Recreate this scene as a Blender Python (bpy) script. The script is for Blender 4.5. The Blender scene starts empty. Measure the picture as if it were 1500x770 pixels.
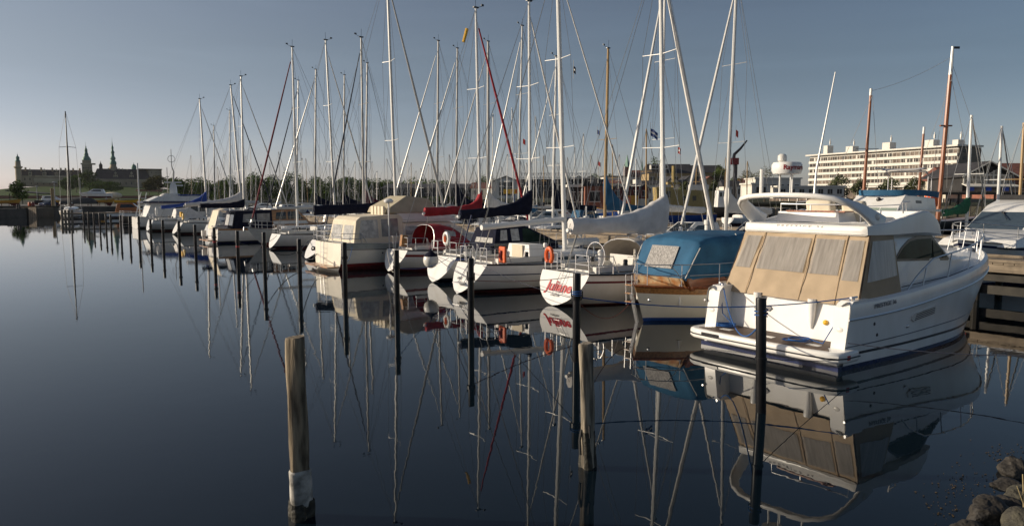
import bpy, math, random
from mathutils import Vector, Matrix
R = math.radians
rng = random.Random(7)
sc = bpy.context.scene
col = sc.collection

# ---------------------------------------------------------------- camera
FPX, HZ, CAMH = 1050.0, 288.0, 3.7          # focal length in photo pixels, horizon row, eye height over the water
PITCH = math.atan((385 - HZ) / FPX)
cd = bpy.data.cameras.new('camera'); cam = bpy.data.objects.new('camera', cd); col.objects.link(cam)
cd.sensor_width = 36; cd.lens = 36 * FPX / 1500; cd.clip_start = .1; cd.clip_end = 20000
cam.location = (0, 0, CAMH); cam.rotation_euler = (math.pi/2 - PITCH, 0, 0)
sc.camera = cam
# ---------------------------------------------------------------- sky, sun, exposure
SUN = Vector((-.997, .08, 0)).normalized(); SUN_EL = R(17); GR0, GR1, SAT = .76, 1.1, (1.02, .6)
w = bpy.data.worlds.new('World'); sc.world = w; w.use_nodes = True
nt = w.node_tree; nt.nodes.clear()
out = nt.nodes.new('ShaderNodeOutputWorld'); bg = nt.nodes.new('ShaderNodeBackground')
sky = nt.nodes.new('ShaderNodeTexSky'); sky.sky_type = 'NISHITA'; sky.sun_disc = False
sky.sun_elevation = SUN_EL; sky.sun_rotation = math.atan2(SUN.x, SUN.y)
sky.air_density = 1.0; sky.dust_density = .7; sky.ozone_density = 2.6; sky.altitude = 0
bg.inputs['Strength'].default_value = .0765
# clear air is brighter towards the sun's side and darker, bluer away from it
tcw = nt.nodes.new('ShaderNodeTexCoord'); dt = nt.nodes.new('ShaderNodeVectorMath'); dt.operation = 'DOT_PRODUCT'
dt.inputs[1].default_value = SUN; nt.links.new(tcw.outputs['Generated'], dt.inputs[0])
ma = nt.nodes.new('ShaderNodeMapRange'); ma.inputs['From Min'].default_value = -1; ma.inputs['From Max'].default_value = 1
ma.inputs['To Min'].default_value = GR0; ma.inputs['To Max'].default_value = GR1
nt.links.new(dt.outputs['Value'], ma.inputs['Value'])
hs_ = nt.nodes.new('ShaderNodeHueSaturation'); nt.links.new(sky.outputs[0], hs_.inputs['Color'])
mb_ = nt.nodes.new('ShaderNodeMapRange'); mb_.inputs['From Min'].default_value = -1; mb_.inputs['From Max'].default_value = 1
mb_.inputs['To Min'].default_value = SAT[0]; mb_.inputs['To Max'].default_value = SAT[1]
nt.links.new(dt.outputs['Value'], mb_.inputs['Value']); nt.links.new(mb_.outputs[0], hs_.inputs['Saturation'])
sp = nt.nodes.new('ShaderNodeSeparateXYZ'); nt.links.new(tcw.outputs['Generated'], sp.inputs[0])
hz_ = nt.nodes.new('ShaderNodeMapRange'); hz_.interpolation_type = 'SMOOTHSTEP'; hz_.inputs['From Min'].default_value = 0; hz_.inputs['From Max'].default_value = .16
hz_.inputs['To Min'].default_value = 1.42; hz_.inputs['To Max'].default_value = 1; nt.links.new(sp.outputs['Z'], hz_.inputs['Value'])
m2 = nt.nodes.new('ShaderNodeMath'); m2.operation = 'MULTIPLY'; nt.links.new(ma.outputs[0], m2.inputs[0]); nt.links.new(hz_.outputs[0], m2.inputs[1])
mx = nt.nodes.new('ShaderNodeVectorMath'); mx.operation = 'SCALE'; nt.links.new(hs_.outputs[0], mx.inputs[0]); nt.links.new(m2.outputs[0], mx.inputs['Scale'])
tn = nt.nodes.new('ShaderNodeVectorMath'); tn.operation = 'MULTIPLY'; tn.inputs[1].default_value = (1.03, .974, .968)
hb0 = nt.nodes.new('ShaderNodeMapRange'); hb0.interpolation_type = 'SMOOTHSTEP'; hb0.inputs['From Min'].default_value = 0; hb0.inputs['From Max'].default_value = .2
hb0.inputs['To Min'].default_value = 1.2; hb0.inputs['To Max'].default_value = 1; nt.links.new(sp.outputs['Z'], hb0.inputs['Value'])
cb = nt.nodes.new('ShaderNodeCombineXYZ'); cb.inputs[0].default_value = 1; cb.inputs[1].default_value = 1; nt.links.new(hb0.outputs[0], cb.inputs[2])
t2_ = nt.nodes.new('ShaderNodeVectorMath'); t2_.operation = 'MULTIPLY'; nt.links.new(mx.outputs[0], t2_.inputs[0]); nt.links.new(cb.outputs[0], t2_.inputs[1])
# thin cirrus streaks
cm = nt.nodes.new('ShaderNodeMapping'); cm.inputs['Scale'].default_value = (1.2, 1.2, 14); cm.inputs['Rotation'].default_value = (.12, .1, .3); nt.links.new(tcw.outputs['Generated'], cm.inputs[0])
cn = nt.nodes.new('ShaderNodeTexNoise'); cn.inputs['Scale'].default_value = 1.6; cn.inputs['Detail'].default_value = 6; cn.inputs['Distortion'].default_value = .6; nt.links.new(cm.outputs[0], cn.inputs['Vector'])
cr_ = nt.nodes.new('ShaderNodeMapRange'); cr_.inputs['From Min'].default_value = .52; cr_.inputs['From Max'].default_value = .78; cr_.inputs['To Min'].default_value = 1; cr_.inputs['To Max'].default_value = 1.08; nt.links.new(cn.outputs['Fac'], cr_.inputs['Value'])
t3_ = nt.nodes.new('ShaderNodeVectorMath'); t3_.operation = 'SCALE'; nt.links.new(t2_.outputs[0], t3_.inputs[0]); nt.links.new(cr_.outputs[0], t3_.inputs['Scale'])
nt.links.new(t3_.outputs[0], tn.inputs[0]); nt.links.new(tn.outputs[0], bg.inputs[0]); nt.links.new(bg.outputs[0], out.inputs[0])
sd = bpy.data.lights.new('sun', 'SUN'); sun = bpy.data.objects.new('sun', sd); col.objects.link(sun)
sd.energy = 4.9; sd.angle = R(.53); sd.color = (1, .865, .68)
sv = Vector((SUN.x*math.cos(SUN_EL), SUN.y*math.cos(SUN_EL), math.sin(SUN_EL)))
sun.rotation_euler = (-sv).to_track_quat('-Z', 'Y').to_euler()
vs = sc.view_settings; vs.view_transform = 'Standard'; vs.look = 'None'; vs.gamma = 1; vs.use_curve_mapping = False
vs.exposure = 0
sc.cycles.use_denoising = True
sc.cycles.max_bounces = 7; sc.cycles.sample_clamp_indirect = 4

# ---------------------------------------------------------------- measuring helpers (photo pixel -> metres)
FW = Vector((0, math.cos(PITCH), -math.sin(PITCH))); UPV = Vector((0, math.sin(PITCH), math.cos(PITCH)))
CAM = Vector((0, 0, CAMH))
def ray(px, py): return FW + Vector((1, 0, 0))*((px-750)/FPX) + UPV*((385-py)/FPX)
def at_z(px, py, z=0.):
    d = ray(px, py); return CAM + d*((z-CAMH)/d.z)
def at_y(px, py, Y):
    d = ray(px, py); return CAM + d*(Y/d.y)
ES, EU, O0 = Vector((-.6006, .7995)), Vector((.7995, .6006)), Vector((1.47, 15.85))   # along the berths, across them, first post
def W(s, u, z=0.): p = O0 + ES*s + EU*u; return Vector((p.x, p.y, z))
def row_s(px, u):                      # where the line u = const of the berths passes behind pixel column px
    d = ray(px, 300); k = d.x/d.y
    a = O0 + EU*u
    return (a.x - k*a.y) / (k*ES.y - ES.x)
def plane_local(org, head, px, py):    # pixel -> (x, z) in the middle plane of a boat
    ax = Vector((math.cos(head), math.sin(head), 0)); n = Vector((-ax.y, ax.x, 0))
    d = ray(px, py); t = (org - CAM).dot(n)/d.dot(n); p = CAM + d*t - org
    return p.dot(ax), p.z

# ---------------------------------------------------------------- materials
MATS = {}
def mat(key, c, rough=.5, metal=0., var=.1, scale=6., bump=0., stretch=(1, 1, 1), spec=.5, coat=0., c2=None, lo=.35, hi=.65, bscale=None, trans=0., clear=False, ior=1.5):
    if key in MATS: return MATS[key]
    m = bpy.data.materials.new(key); m.use_nodes = True; t = m.node_tree; b = t.nodes['Principled BSDF']
    b.inputs['IOR'].default_value = ior; b.inputs['Roughness'].default_value = rough; b.inputs['Metallic'].default_value = metal
    b.inputs['Specular IOR Level'].default_value = spec; b.inputs['Coat Weight'].default_value = coat
    tc = t.nodes.new('ShaderNodeTexCoord'); mp = t.nodes.new('ShaderNodeMapping'); mp.inputs['Scale'].default_value = stretch
    t.links.new(tc.outputs['Object'], mp.inputs[0])
    n = t.nodes.new('ShaderNodeTexNoise'); n.inputs['Scale'].default_value = scale; n.inputs['Detail'].default_value = 5
    t.links.new(mp.outputs[0], n.inputs['Vector'])
    r = t.nodes.new('ShaderNodeValToRGB'); r.color_ramp.elements[0].position = lo; r.color_ramp.elements[1].position = hi
    a = tuple(x*(1-var) for x in c[:3]); z = tuple(min(1, x*(1+var)) for x in c[:3])
    if c2: a, z = c, c2
    r.color_ramp.elements[0].color = (*a, 1); r.color_ramp.elements[1].color = (*z, 1)
    t.links.new(n.outputs['Fac'], r.inputs[0]); t.links.new(r.outputs[0], b.inputs['Base Color'])
    if bump:
        bm_ = t.nodes.new('ShaderNodeBump'); bm_.inputs['Strength'].default_value = 1; bm_.inputs['Distance'].default_value = bump
        src = n
        if bscale:
            src = t.nodes.new('ShaderNodeTexNoise'); src.inputs['Scale'].default_value = bscale; t.links.new(mp.outputs[0], src.inputs['Vector'])
        t.links.new(src.outputs['Fac'], bm_.inputs['Height']); t.links.new(bm_.outputs[0], b.inputs['Normal'])
    if trans:
        tb = t.nodes.new('ShaderNodeBsdfTranslucent'); t.links.new(r.outputs[0], tb.inputs['Color'])
        if clear:
            tb = t.nodes.new('ShaderNodeBsdfTransparent'); tb.inputs['Color'].default_value = (.95, .93, .88, 1)
        ms_ = t.nodes.new('ShaderNodeMixShader'); ms_.inputs[0].default_value = trans
        t.links.new(b.outputs[0], ms_.inputs[1]); t.links.new(tb.outputs[0], ms_.inputs[2])
        t.links.new(ms_.outputs[0], t.nodes['Material Output'].inputs['Surface'])
    MATS[key] = m; return m
gel = mat('gelcoat white', (.755, .735, .69), .22, scale=2.2, stretch=(1, 1, .3), c2=(.82, .81, .78), lo=.3, hi=.6)
gel2 = mat('gelcoat off white', (.7, .68, .63), .3, var=.06, scale=1.5)
cream = mat('cream paint', (.78, .73, .61), .35, var=.05, scale=1.4)
beigehull = mat('beige gelcoat', (.6, .55, .46), .3, var=.05)
greyhull = mat('pale grey gelcoat', (.55, .56, .55), .3, var=.05)
decknon = mat('deck paint', (.62, .61, .57), .6, var=.08, scale=14)
navyp = mat('navy paint', (.01, .018, .07), .25, var=.2)
blackp = mat('black paint', (.012, .012, .015), .3, var=.2)
bluep = mat('blue paint', (.02, .07, .28), .3, var=.15)
redp = mat('dark red paint', (.22, .02, .02), .4, var=.2)
redbot = mat('red antifouling', (.13, .022, .02), .6, var=.25)
navyc = mat('navy canvas', (.007, .009, .024), .9, spec=.2, var=.25, scale=5, bump=.02)
bluec = mat('blue canvas', (.008, .07, .15), .8, scale=1.6, c2=(.02, .115, .225), lo=.35, hi=.65, bump=.03)
redc = mat('red canvas', (.33, .012, .02), .8, var=.2, scale=4, bump=.02)
dredc = mat('wine red canvas', (.14, .01, .02), .8, var=.2, scale=4)
greyc = mat('grey sail cover', (.68, .655, .63), .85, var=.09, scale=3, bump=.02)
whitec = mat('white sailcloth', (.7, .68, .64), .8, var=.07, scale=3, bump=.01)
beigec = mat('beige canvas', (.475, .365, .245), .85, var=.07, scale=2.5, bump=.015, trans=.12)
creamc = mat('cream canvas', (.68, .6, .46), .8, var=.06, scale=2.5, bump=.015)
olivec = mat('weathered olive beige canvas', (.42, .37, .26), .85, var=.1, scale=2, bump=.02)
greenc = mat('green canvas', (.01, .11, .05), .85, var=.2)
blackc = mat('black canvas', (.02, .02, .022), .8, var=.2)
alu = mat('anodised aluminium', (.62, .61, .58), .42, .35, var=.06, scale=3, stretch=(1, 1, .2))
alug = mat('grey aluminium', (.42, .41, .39), .45, .3, var=.08, scale=3, stretch=(1, 1, .2))
whitem = mat('white mast paint', (.8, .79, .75), .35, var=.03)
steel = mat('stainless steel', (.6, .6, .6), .36, .85, var=.04)
wire = mat('rigging wire', (.4, .4, .39), .4, .5, var=.1)
wood = mat('varnished mahogany', (.24, .075, .022), .25, var=.35, scale=3, stretch=(.4, 6, 6), coat=.5)
oak = mat('varnished teak', (.36, .17, .055), .3, var=.3, scale=4, stretch=(.4, 6, 6), coat=.3)
spar = mat('tan wooden spar', (.38, .25, .11), .4, var=.15, scale=4, stretch=(3, 3, .3))
redspar = mat('red brown wooden spar', (.27, .085, .03), .35, var=.2, scale=4, stretch=(3, 3, .3))
glass = mat('dark glass', (.018, .022, .022), .06, var=.3, spec=.6)
gglass = mat('green tinted glass', (.02, .036, .026), .08, var=.5, scale=1.5, spec=.5, ior=1.12)
vinyl = mat('clear vinyl over curtains', (.25, .243, .235), .16, scale=3.2, stretch=(1, 4, .3), c2=(.5, .485, .46), spec=.6, lo=.3, hi=.75, trans=.38, clear=True)
vinyls = mat('backlight toned side vinyl', (.56, .55, .53), .22, scale=3.2, stretch=(4, 1, .3), c2=(.8, .78, .75), lo=.3, hi=.75, trans=.3)  # backlight through the side panels put into this paler colour
vinyl2 = mat('milky vinyl', (.3, .29, .26), .15, scale=6, c2=(.52, .5, .46), spec=.6)
mottled = mat('stained vinyl', (.2, .19, .18), .2, scale=17, stretch=(1, 2.5, .8), c2=(.47, .45, .42), lo=.36, hi=.62)
orange = mat('orange buoy', (.7, .11, .015), .5, var=.12)
yellow = mat('yellow paint', (.75, .42, .02), .45, var=.1)
ochre = mat('ochre hull paint', (.62, .33, .05), .45, var=.12)
rubber = mat('black rubber', (.02, .02, .02), .6, var=.2)
ropeb = mat('blue rope', (.015, .09, .3), .8, var=.25, scale=60)
roped = mat('dark rope', (.025, .03, .05), .8, var=.25, scale=60)
ropew = mat('pale rope', (.45, .42, .36), .85, var=.2, scale=60)
roper = mat('brown rope', (.2, .05, .03), .85, var=.2, scale=60)
postm = mat('black coated steel', (.009, .009, .01), .36, var=.4, scale=5, bump=.002, spec=.25)
LET = mat('red lettering', (.45, .015, .02), .4, var=.05)
LETK = mat('dark lettering', (.05, .05, .06), .4, var=.05)
LETS = mat('grey lettering', (.2, .2, .21), .5, var=.05)

# ---------------------------------------------------------------- mesh builder
class MB:
    def __init__(s): s.v = []; s.f = []; s.m = []
    def add(s, vs_, fs_, m=0):
        o = len(s.v); s.v += [tuple(p) for p in vs_]
        for i, f in enumerate(fs_):
            s.f.append(tuple(o+k for k in f)); s.m.append(m[i] if isinstance(m, (list, tuple)) else m)
        return s
    def box(s, c, d, rz=0., ry=0., rx=0., m=0, taper=1.):
        M = Matrix.Rotation(rz, 3, 'Z') @ Matrix.Rotation(ry, 3, 'Y') @ Matrix.Rotation(rx, 3, 'X')
        c = Vector(c); h = [x/2 for x in d]; vs_ = []
        for z in (-1, 1):
            t = 1 if z < 0 else taper
            for x, y in ((-1, -1), (1, -1), (1, 1), (-1, 1)): vs_.append(c + M @ Vector((x*h[0]*t, y*h[1]*t, z*h[2])))
        return s.add(vs_, [(3, 2, 1, 0), (4, 5, 6, 7), (0, 1, 5, 4), (1, 2, 6, 5), (2, 3, 7, 6), (3, 0, 4, 7)], m)
    def loft(s, rings, closed=True, caps=True, m=0, loop=False):
        n = len(rings[0]); vs_ = [p for r in rings for p in r]; fs_ = []; ms = []
        k = n if closed else n-1
        L = len(rings) if loop else len(rings)-1
        for i in range(L):
            a, b = i*n, ((i+1) % len(rings))*n
            for j in range(k):
                j2 = (j+1) % n; fs_.append((a+j, a+j2, b+j2, b+j)); ms.append(m[j] if isinstance(m, (list, tuple)) else m)
        if caps and closed and not loop:
            fs_.append(tuple(range(n-1, -1, -1))); fs_.append(tuple((len(rings)-1)*n+j for j in range(n)))
            mm = m[0] if isinstance(m, (list, tuple)) else m; ms += [mm, mm]
        return s.add(vs_, fs_, ms)
    def tube(s, pts, r, n=6, m=0, loop=False, flat=1.):
        pts = [Vector(p) for p in pts]; rings = []; L = len(pts); prev = None
        for i, p in enumerate(pts):
            if loop: t = pts[(i+1) % L] - pts[i-1]
            else: t = pts[min(i+1, L-1)] - pts[max(i-1, 0)]
            if t.length < 1e-9: t = Vector((0, 0, 1))
            t.normalize()
            if prev is None:
                a = Vector((0, 0, 1)) if abs(t.z) < .9 else Vector((1, 0, 0))
                prev = t.cross(a).normalized()
            else:
                prev = prev - t*prev.dot(t)
                if prev.length < 1e-6: prev = t.orthogonal()
                prev.normalize()
            q = t.cross(prev); rr = r[i] if isinstance(r, (list, tuple)) else r
            rings.append([p + prev*(rr*math.cos(2*math.pi*j/n)) + q*(rr*flat*math.sin(2*math.pi*j/n)) for j in range(n)])
        return s.loft(rings, True, True, m, loop)
    def lathe(s, prof, c=(0, 0, 0), n=12, m=0):
        c = Vector(c)
        return s.loft([[c + Vector((max(r, 1e-4)*math.cos(2*math.pi*j/n), max(r, 1e-4)*math.sin(2*math.pi*j/n), z)) for j in range(n)] for r, z in prof], True, True, m)
    def ell(s, c, r, nu=12, nv=8, m=0):
        c = Vector(c); rr = []
        for i in range(nv+1):
            a = -math.pi/2 + math.pi*i/nv; k = max(math.cos(a), 1e-3)
            rr.append([c + Vector((r[0]*k*math.cos(2*math.pi*j/nu), r[1]*k*math.sin(2*math.pi*j/nu), r[2]*math.sin(a))) for j in range(nu)])
        return s.loft(rr, True, True, m)
    def prism(s, poly, off, m=0):
        off = Vector(off); n = len(poly); P = [Vector(p) for p in poly]
        return s.add(P + [p+off for p in P], [tuple(range(n-1, -1, -1)), tuple(range(n, 2*n))] + [(i, (i+1) % n, n+(i+1) % n, n+i) for i in range(n)], m)
    def quad(s, *p, m=0): return s.add(p, [tuple(range(len(p)))], m)
    def build(s, name, mats, parent=None, sharp=38):
        me = bpy.data.meshes.new(name); me.from_pydata(s.v, [], s.f)
        if not isinstance(mats, (list, tuple)): mats = [mats]
        for q in mats: me.materials.append(q)
        if len(mats) > 1: me.polygons.foreach_set('material_index', s.m)
        import bmesh
        b = bmesh.new(); b.from_mesh(me); bmesh.ops.recalc_face_normals(b, faces=b.faces); b.to_mesh(me); b.free()
        me.polygons.foreach_set('use_smooth', [True]*len(me.polygons))
        me.set_sharp_from_angle(angle=R(sharp)); me.update()
        o = bpy.data.objects.new(name, me); col.objects.link(o)
        if parent: o.parent = parent
        return o
def thing(name, label, cat, loc=(0, 0, 0), rz=0., group=None):
    o = bpy.data.objects.new(name, None); col.objects.link(o); o.location = loc; o.rotation_euler = (0, 0, rz)
    o.empty_display_size = .2
    return tag(o, label, cat, group)
def tag(o, label, cat, group=None):
    o['label'] = label; o['category'] = cat
    if group: o['group'] = group
    return o
def struct(o): o['kind'] = 'structure'; return o
def one(mb, name, mats, label, cat, group=None, loc=None, rz=0.):     # a thing that is one mesh
    o = tag(mb.build(name, mats), label, cat, group)
    if loc is not None: o.location = loc
    o.rotation_euler = (0, 0, rz); return o
def copy_thing(root, loc, rz, label):
    c = root.copy(); col.objects.link(c); c.location = loc; c.rotation_euler = (0, 0, rz); c['label'] = label
    for ch in list(root.children):
        d = ch.copy(); col.objects.link(d); d.parent = c
        for g in list(ch.children):
            e = g.copy(); col.objects.link(e); e.parent = d
    return c
def text_mesh(txt, size, m, parent=None, name='lettering', bold=0., shear=0., place=None, thick=.003):
    cu = bpy.data.curves.new('tmp', 'FONT'); cu.body = txt; cu.size = size; cu.extrude = thick; cu.offset = bold; cu.shear = shear
    cu.align_x = 'CENTER'; cu.align_y = 'CENTER'; cu.resolution_u = 3
    o = bpy.data.objects.new('tmp', cu); col.objects.link(o)
    bpy.context.view_layer.update()
    me = bpy.data.meshes.new_from_object(o.evaluated_get(bpy.context.evaluated_depsgraph_get()))
    bpy.data.objects.remove(o); bpy.data.curves.remove(cu)
    if place:
        for v in me.vertices: v.co = place(v.co)
    me.materials.clear(); me.materials.append(m); me.name = name
    o = bpy.data.objects.new(name, me); col.objects.link(o)
    if parent: o.parent = parent
    return o
def frame(org, X, Y):
    org, X, Y = Vector(org), Vector(X).normalized(), Vector(Y).normalized(); N = X.cross(Y)
    return lambda c: org + X*c.x + Y*c.y + N*(c.z+.003)
def sag(a, b, d, n=12):
    a, b = Vector(a), Vector(b); return [a.lerp(b, i/n) - Vector((0, 0, d*4*(i/n)*(1-i/n))) for i in range(n+1)]
lerp = lambda a, b, t: a + (b-a)*t
def smooth(t): t = max(0, min(1, t)); return t*t*(3-2*t)

# ================================================================ SETTING
def water_mat():
    m = bpy.data.materials.new('harbour water'); m.use_nodes = True; t = m.node_tree; b = t.nodes['Principled BSDF']
    b.inputs['Base Color'].default_value = (.004, .009, .014, 1); b.inputs['Roughness'].default_value = .015; b.inputs['IOR'].default_value = 1.33
    tc = t.nodes.new('ShaderNodeTexCoord')
    def noise(scale, stretch, rot=0):
        mp = t.nodes.new('ShaderNodeMapping'); mp.inputs['Scale'].default_value = stretch; mp.inputs['Rotation'].default_value = (0, 0, rot)
        t.links.new(tc.outputs['Object'], mp.inputs[0])
        n = t.nodes.new('ShaderNodeTexNoise'); n.inputs['Scale'].default_value = scale; n.inputs['Detail'].default_value = 2
        t.links.new(mp.outputs[0], n.inputs['Vector']); return n
    n1, n2 = noise(2.6, (1, 1, 1)), noise(.3, (1, 1.6, 1), .4)
    mu = t.nodes.new('ShaderNodeMath'); mu.operation = 'MULTIPLY'; mu.inputs[1].default_value = 1.3
    t.links.new(n2.outputs['Fac'], mu.inputs[0])
    ad = t.nodes.new('ShaderNodeMath'); ad.operation = 'ADD'; t.links.new(n1.outputs['Fac'], ad.inputs[0]); t.links.new(mu.outputs[0], ad.inputs[1])
    bp = t.nodes.new('ShaderNodeBump'); bp.inputs['Strength'].default_value = 1; bp.inputs['Distance'].default_value = .0011
    n3 = noise(.07, (1, .5, 1), .6); n3.inputs['Detail'].default_value = 3
    mr = t.nodes.new('ShaderNodeMapRange'); mr.inputs['From Min'].default_value = .4; mr.inputs['From Max'].default_value = .66; mr.inputs['To Min'].default_value = .35; mr.inputs['To Max'].default_value = 1.5
    t.links.new(n3.outputs['Fac'], mr.inputs['Value']); t.links.new(mr.outputs[0], bp.inputs['Strength'])
    mr2 = t.nodes.new('ShaderNodeMapRange'); mr2.inputs['From Min'].default_value = .45; mr2.inputs['From Max'].default_value = .7; mr2.inputs['To Min'].default_value = .008; mr2.inputs['To Max'].default_value = .035
    t.links.new(n3.outputs['Fac'], mr2.inputs['Value']); t.links.new(mr2.outputs[0], b.inputs['Roughness'])
    t.links.new(ad.outputs[0], bp.inputs['Height']); t.links.new(bp.outputs[0], b.inputs['Normal'])
    return m
mb = MB(); mb.quad((-6000, -60, 0), (6000, -60, 0), (6000, 9000, 0), (-6000, 9000, 0)); struct(mb.build('water', water_mat()))

ground_m = mat('gravel and grass', (.05, .048, .036), .95, spec=.1, scale=.04, c2=(.035, .048, .018), lo=.45, hi=.6)
asph = mat('asphalt', (.07, .068, .065), .9, var=.2, scale=.6)
conc = mat('weathered concrete', (.24, .225, .2), .85, var=.3, scale=.8, bump=.01)
concd = mat('dark wet concrete', (.06, .057, .05), .7, var=.35, scale=.7)
grassm = mat('mown grass', (.045, .075, .016), .9, spec=.1, var=.25, scale=.05)
plank = mat('weathered planks', (.24, .19, .135), .8, var=.3, scale=3, stretch=(6, .3, 3))
plankd = mat('shade toned wet timber', (.03, .026, .02), .7, var=.4, scale=2)  # shade under the pier darkened into the timber colour
# land: one sheet behind the harbour basin
edge = [(-900, 150), (-98, 157), (-70, 168), (-64, 250), (-20, 292), (60, 285), (100, 215), (118, 150), (200, 132), (700, 120), (3500, 200), (4500, 6000), (-4500, 6000), (-3500, 160)]
mb = MB(); mb.prism([(x, y, -1) for x, y in edge], (0, 0, 2.35)); struct(mb.build('ground', ground_m))
mb = MB(); mb.prism([(-300, 158, 1.355), (-98, 158.5, 1.355), (-72, 169, 1.355), (-72, 215, 1.355), (-300, 240, 1.355)], (0, 0, .02)); struct(mb.build('quay_pavement', asph))
# quay wall on the left
mb = MB()
mb.box((-499, 152.7, .45), (802, 1.2, 2.2), rz=.0087)
mb.box((-84, 161.6, .45), (31, 1.2, 2.2), rz=.374)
mb.box((-499, 152.0, 1.63), (802, .5, .16), rz=.0087)
one(mb, 'quay_wall', concd, 'long dark concrete quay wall with a flat cap on the far left shore', 'quay wall')
# low far shore
mb = MB(); n = 60
top = [(lerp(-2600, 2600, i/n), 2600, 8 + 10*abs(math.sin(i*1.3)) + 6*math.sin(i*.47)) for i in range(n+1)]
mb.loft([[(x, 2600, 0), (x, 2640, z), (x, 2900, z)] for x, y, z in top], closed=False); struct(mb.build('hills', mat('distant woodland', (.035, .045, .03), .95, var=.3, scale=.02)))

# ---------------------------------------------------------------- foliage
leaf1 = mat('dark green leaves', (.075, .12, .022), .95, spec=.08, var=.5, scale=.35)
leaf2 = mat('spring green leaves', (.075, .105, .025), .95, spec=.08, var=.45, scale=.3)
leaf3 = mat('willow grey green leaves', (.09, .105, .05), .95, spec=.08, var=.4, scale=.5)
leaf4 = mat('olive brown leaves', (.085, .08, .026), .95, spec=.08, var=.45, scale=.3)
bark = mat('bark', (.06, .045, .03), .9, var=.3)
def leaves(mb, c, r, n, size, rg, squash=1.):
    c = Vector(c)
    for _ in range(n):
        while True:
            p = Vector((rg.uniform(-1, 1), rg.uniform(-1, 1), rg.uniform(-1, 1)))
            if .25 < p.length < 1: break
        p = Vector((p.x*r[0], p.y*r[1], p.z*r[2])) + c
        a = Vector((rg.gauss(0, 1), rg.gauss(0, 1), rg.gauss(0, 1))).normalized(); b = a.orthogonal().normalized(); d = a.cross(b)
        s = size*rg.uniform(.5, 1.2)
        mb.quad(p-b*s*.5, p+d*s*.4, p+b*s*.5, p-d*s*.4)
def tree(px, ybase, ytop, Y, wpx, m, label, cat='tree', group=None, dens=1., zb=None, kind='leafy_tree'):
    base = at_y(px, ybase, Y); zt = at_y(px, ytop, Y).z; z0 = base.z if zb is None else zb
    h = zt - z0; w_ = wpx*Y/FPX; rg = random.Random(int(px*7+ytop))
    t = thing(kind, label, cat, (base.x, Y, z0), 0, group)
    k = MB(); k.tube([(0, 0, -.5), (.02*h, 0, h*.2), (-.02*h, .02*h, h*.45), (0, 0, h*.8)], [h*.028, h*.022, h*.015, h*.004], 6)
    for a in range(5):
        an = a*1.3; k.tube([(0, 0, h*(.22+.08*a)), (w_*.16*math.cos(an), w_*.16*math.sin(an), h*(.4+.09*a)), (w_*.33*math.cos(an), w_*.33*math.sin(an), h*(.5+.09*a))], [h*.012, h*.008, h*.003], 5)
    k.build('trunk', bark, t)
    c = MB(); nb = 11; ls = max(.55, Y/FPX*1.9)
    for i in range(nb):
        an = i*2.4; rr = w_*.36*math.sqrt(i/nb); zz = h*(.66 + .3*math.cos(i*1.9)*(1-rr/w_))
        q = w_*rg.uniform(.15, .25)
        leaves(c, (rr*math.cos(an), rr*math.sin(an), zz), (q, q, q*rg.uniform(.7, 1)*min(1.5, h/w_*.9)), int(150*dens), ls*.75, rg)
    leaves(c, (0, 0, h*.6), (w_*.5, w_*.5, h*.42), int(260*dens), ls*.75, rg)
    c.build('crown', m, t); return t
# far tree belt along the shore, reads as one mass
mb = MB(); rg = random.Random(3); k = MB()
pxx = 262
while pxx < 716:
    hgt = 262 - 9*math.exp(-((pxx-430)/120.)**2) + rg.uniform(-4, 6)
    if 340 < pxx < 360 or 655 < pxx < 700: hgt += 5
    Y = rg.uniform(318, 350); b = at_y(pxx, 288, Y); h = at_y(pxx, hgt, Y).z - 1.3; w_ = rg.uniform(6, 10)
    for j in range(11):
        leaves(mb, (b.x+rg.uniform(-.42, .42)*w_, Y+rg.uniform(-3, 3), 1.3 + h*rg.uniform(.12, .82)), (w_*.38, w_*.38, h*.2), 190, .7, rg)
    k.tube([(b.x, Y, 1), (b.x+.2, Y, 1.3+h*.6)], [.3, .1], 5)
    pxx += rg.uniform(7, 15)
for v_ in range(len(k.f)): pass
o = mb.build('tree_belt', leaf1); o['kind'] = 'stuff'; tag(o, 'belt of dark green shore trees reading as one mass behind the far masts', 'trees')
kk = k.build('trunk', bark, o)
# light haze over the harbour
hm = bpy.data.materials.new('haze'); hm.use_nodes = True; ht = hm.node_tree; ht.nodes.clear()
ho = ht.nodes.new('ShaderNodeOutputMaterial'); hv = ht.nodes.new('ShaderNodeVolumePrincipled'); hv.inputs['Color'].default_value = (.9, .93, 1, 1)
hv.inputs['Density'].default_value = .00004; hv.inputs['Anisotropy'].default_value = .2; ht.links.new(hv.outputs[0], ho.inputs['Volume'])
hb_ = MB(); hb_.box((0, 1430, 39.5), (5000, 3000, 83)); hz_o = hb_.build('haze', hm); hz_o['kind'] = 'stuff'
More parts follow.
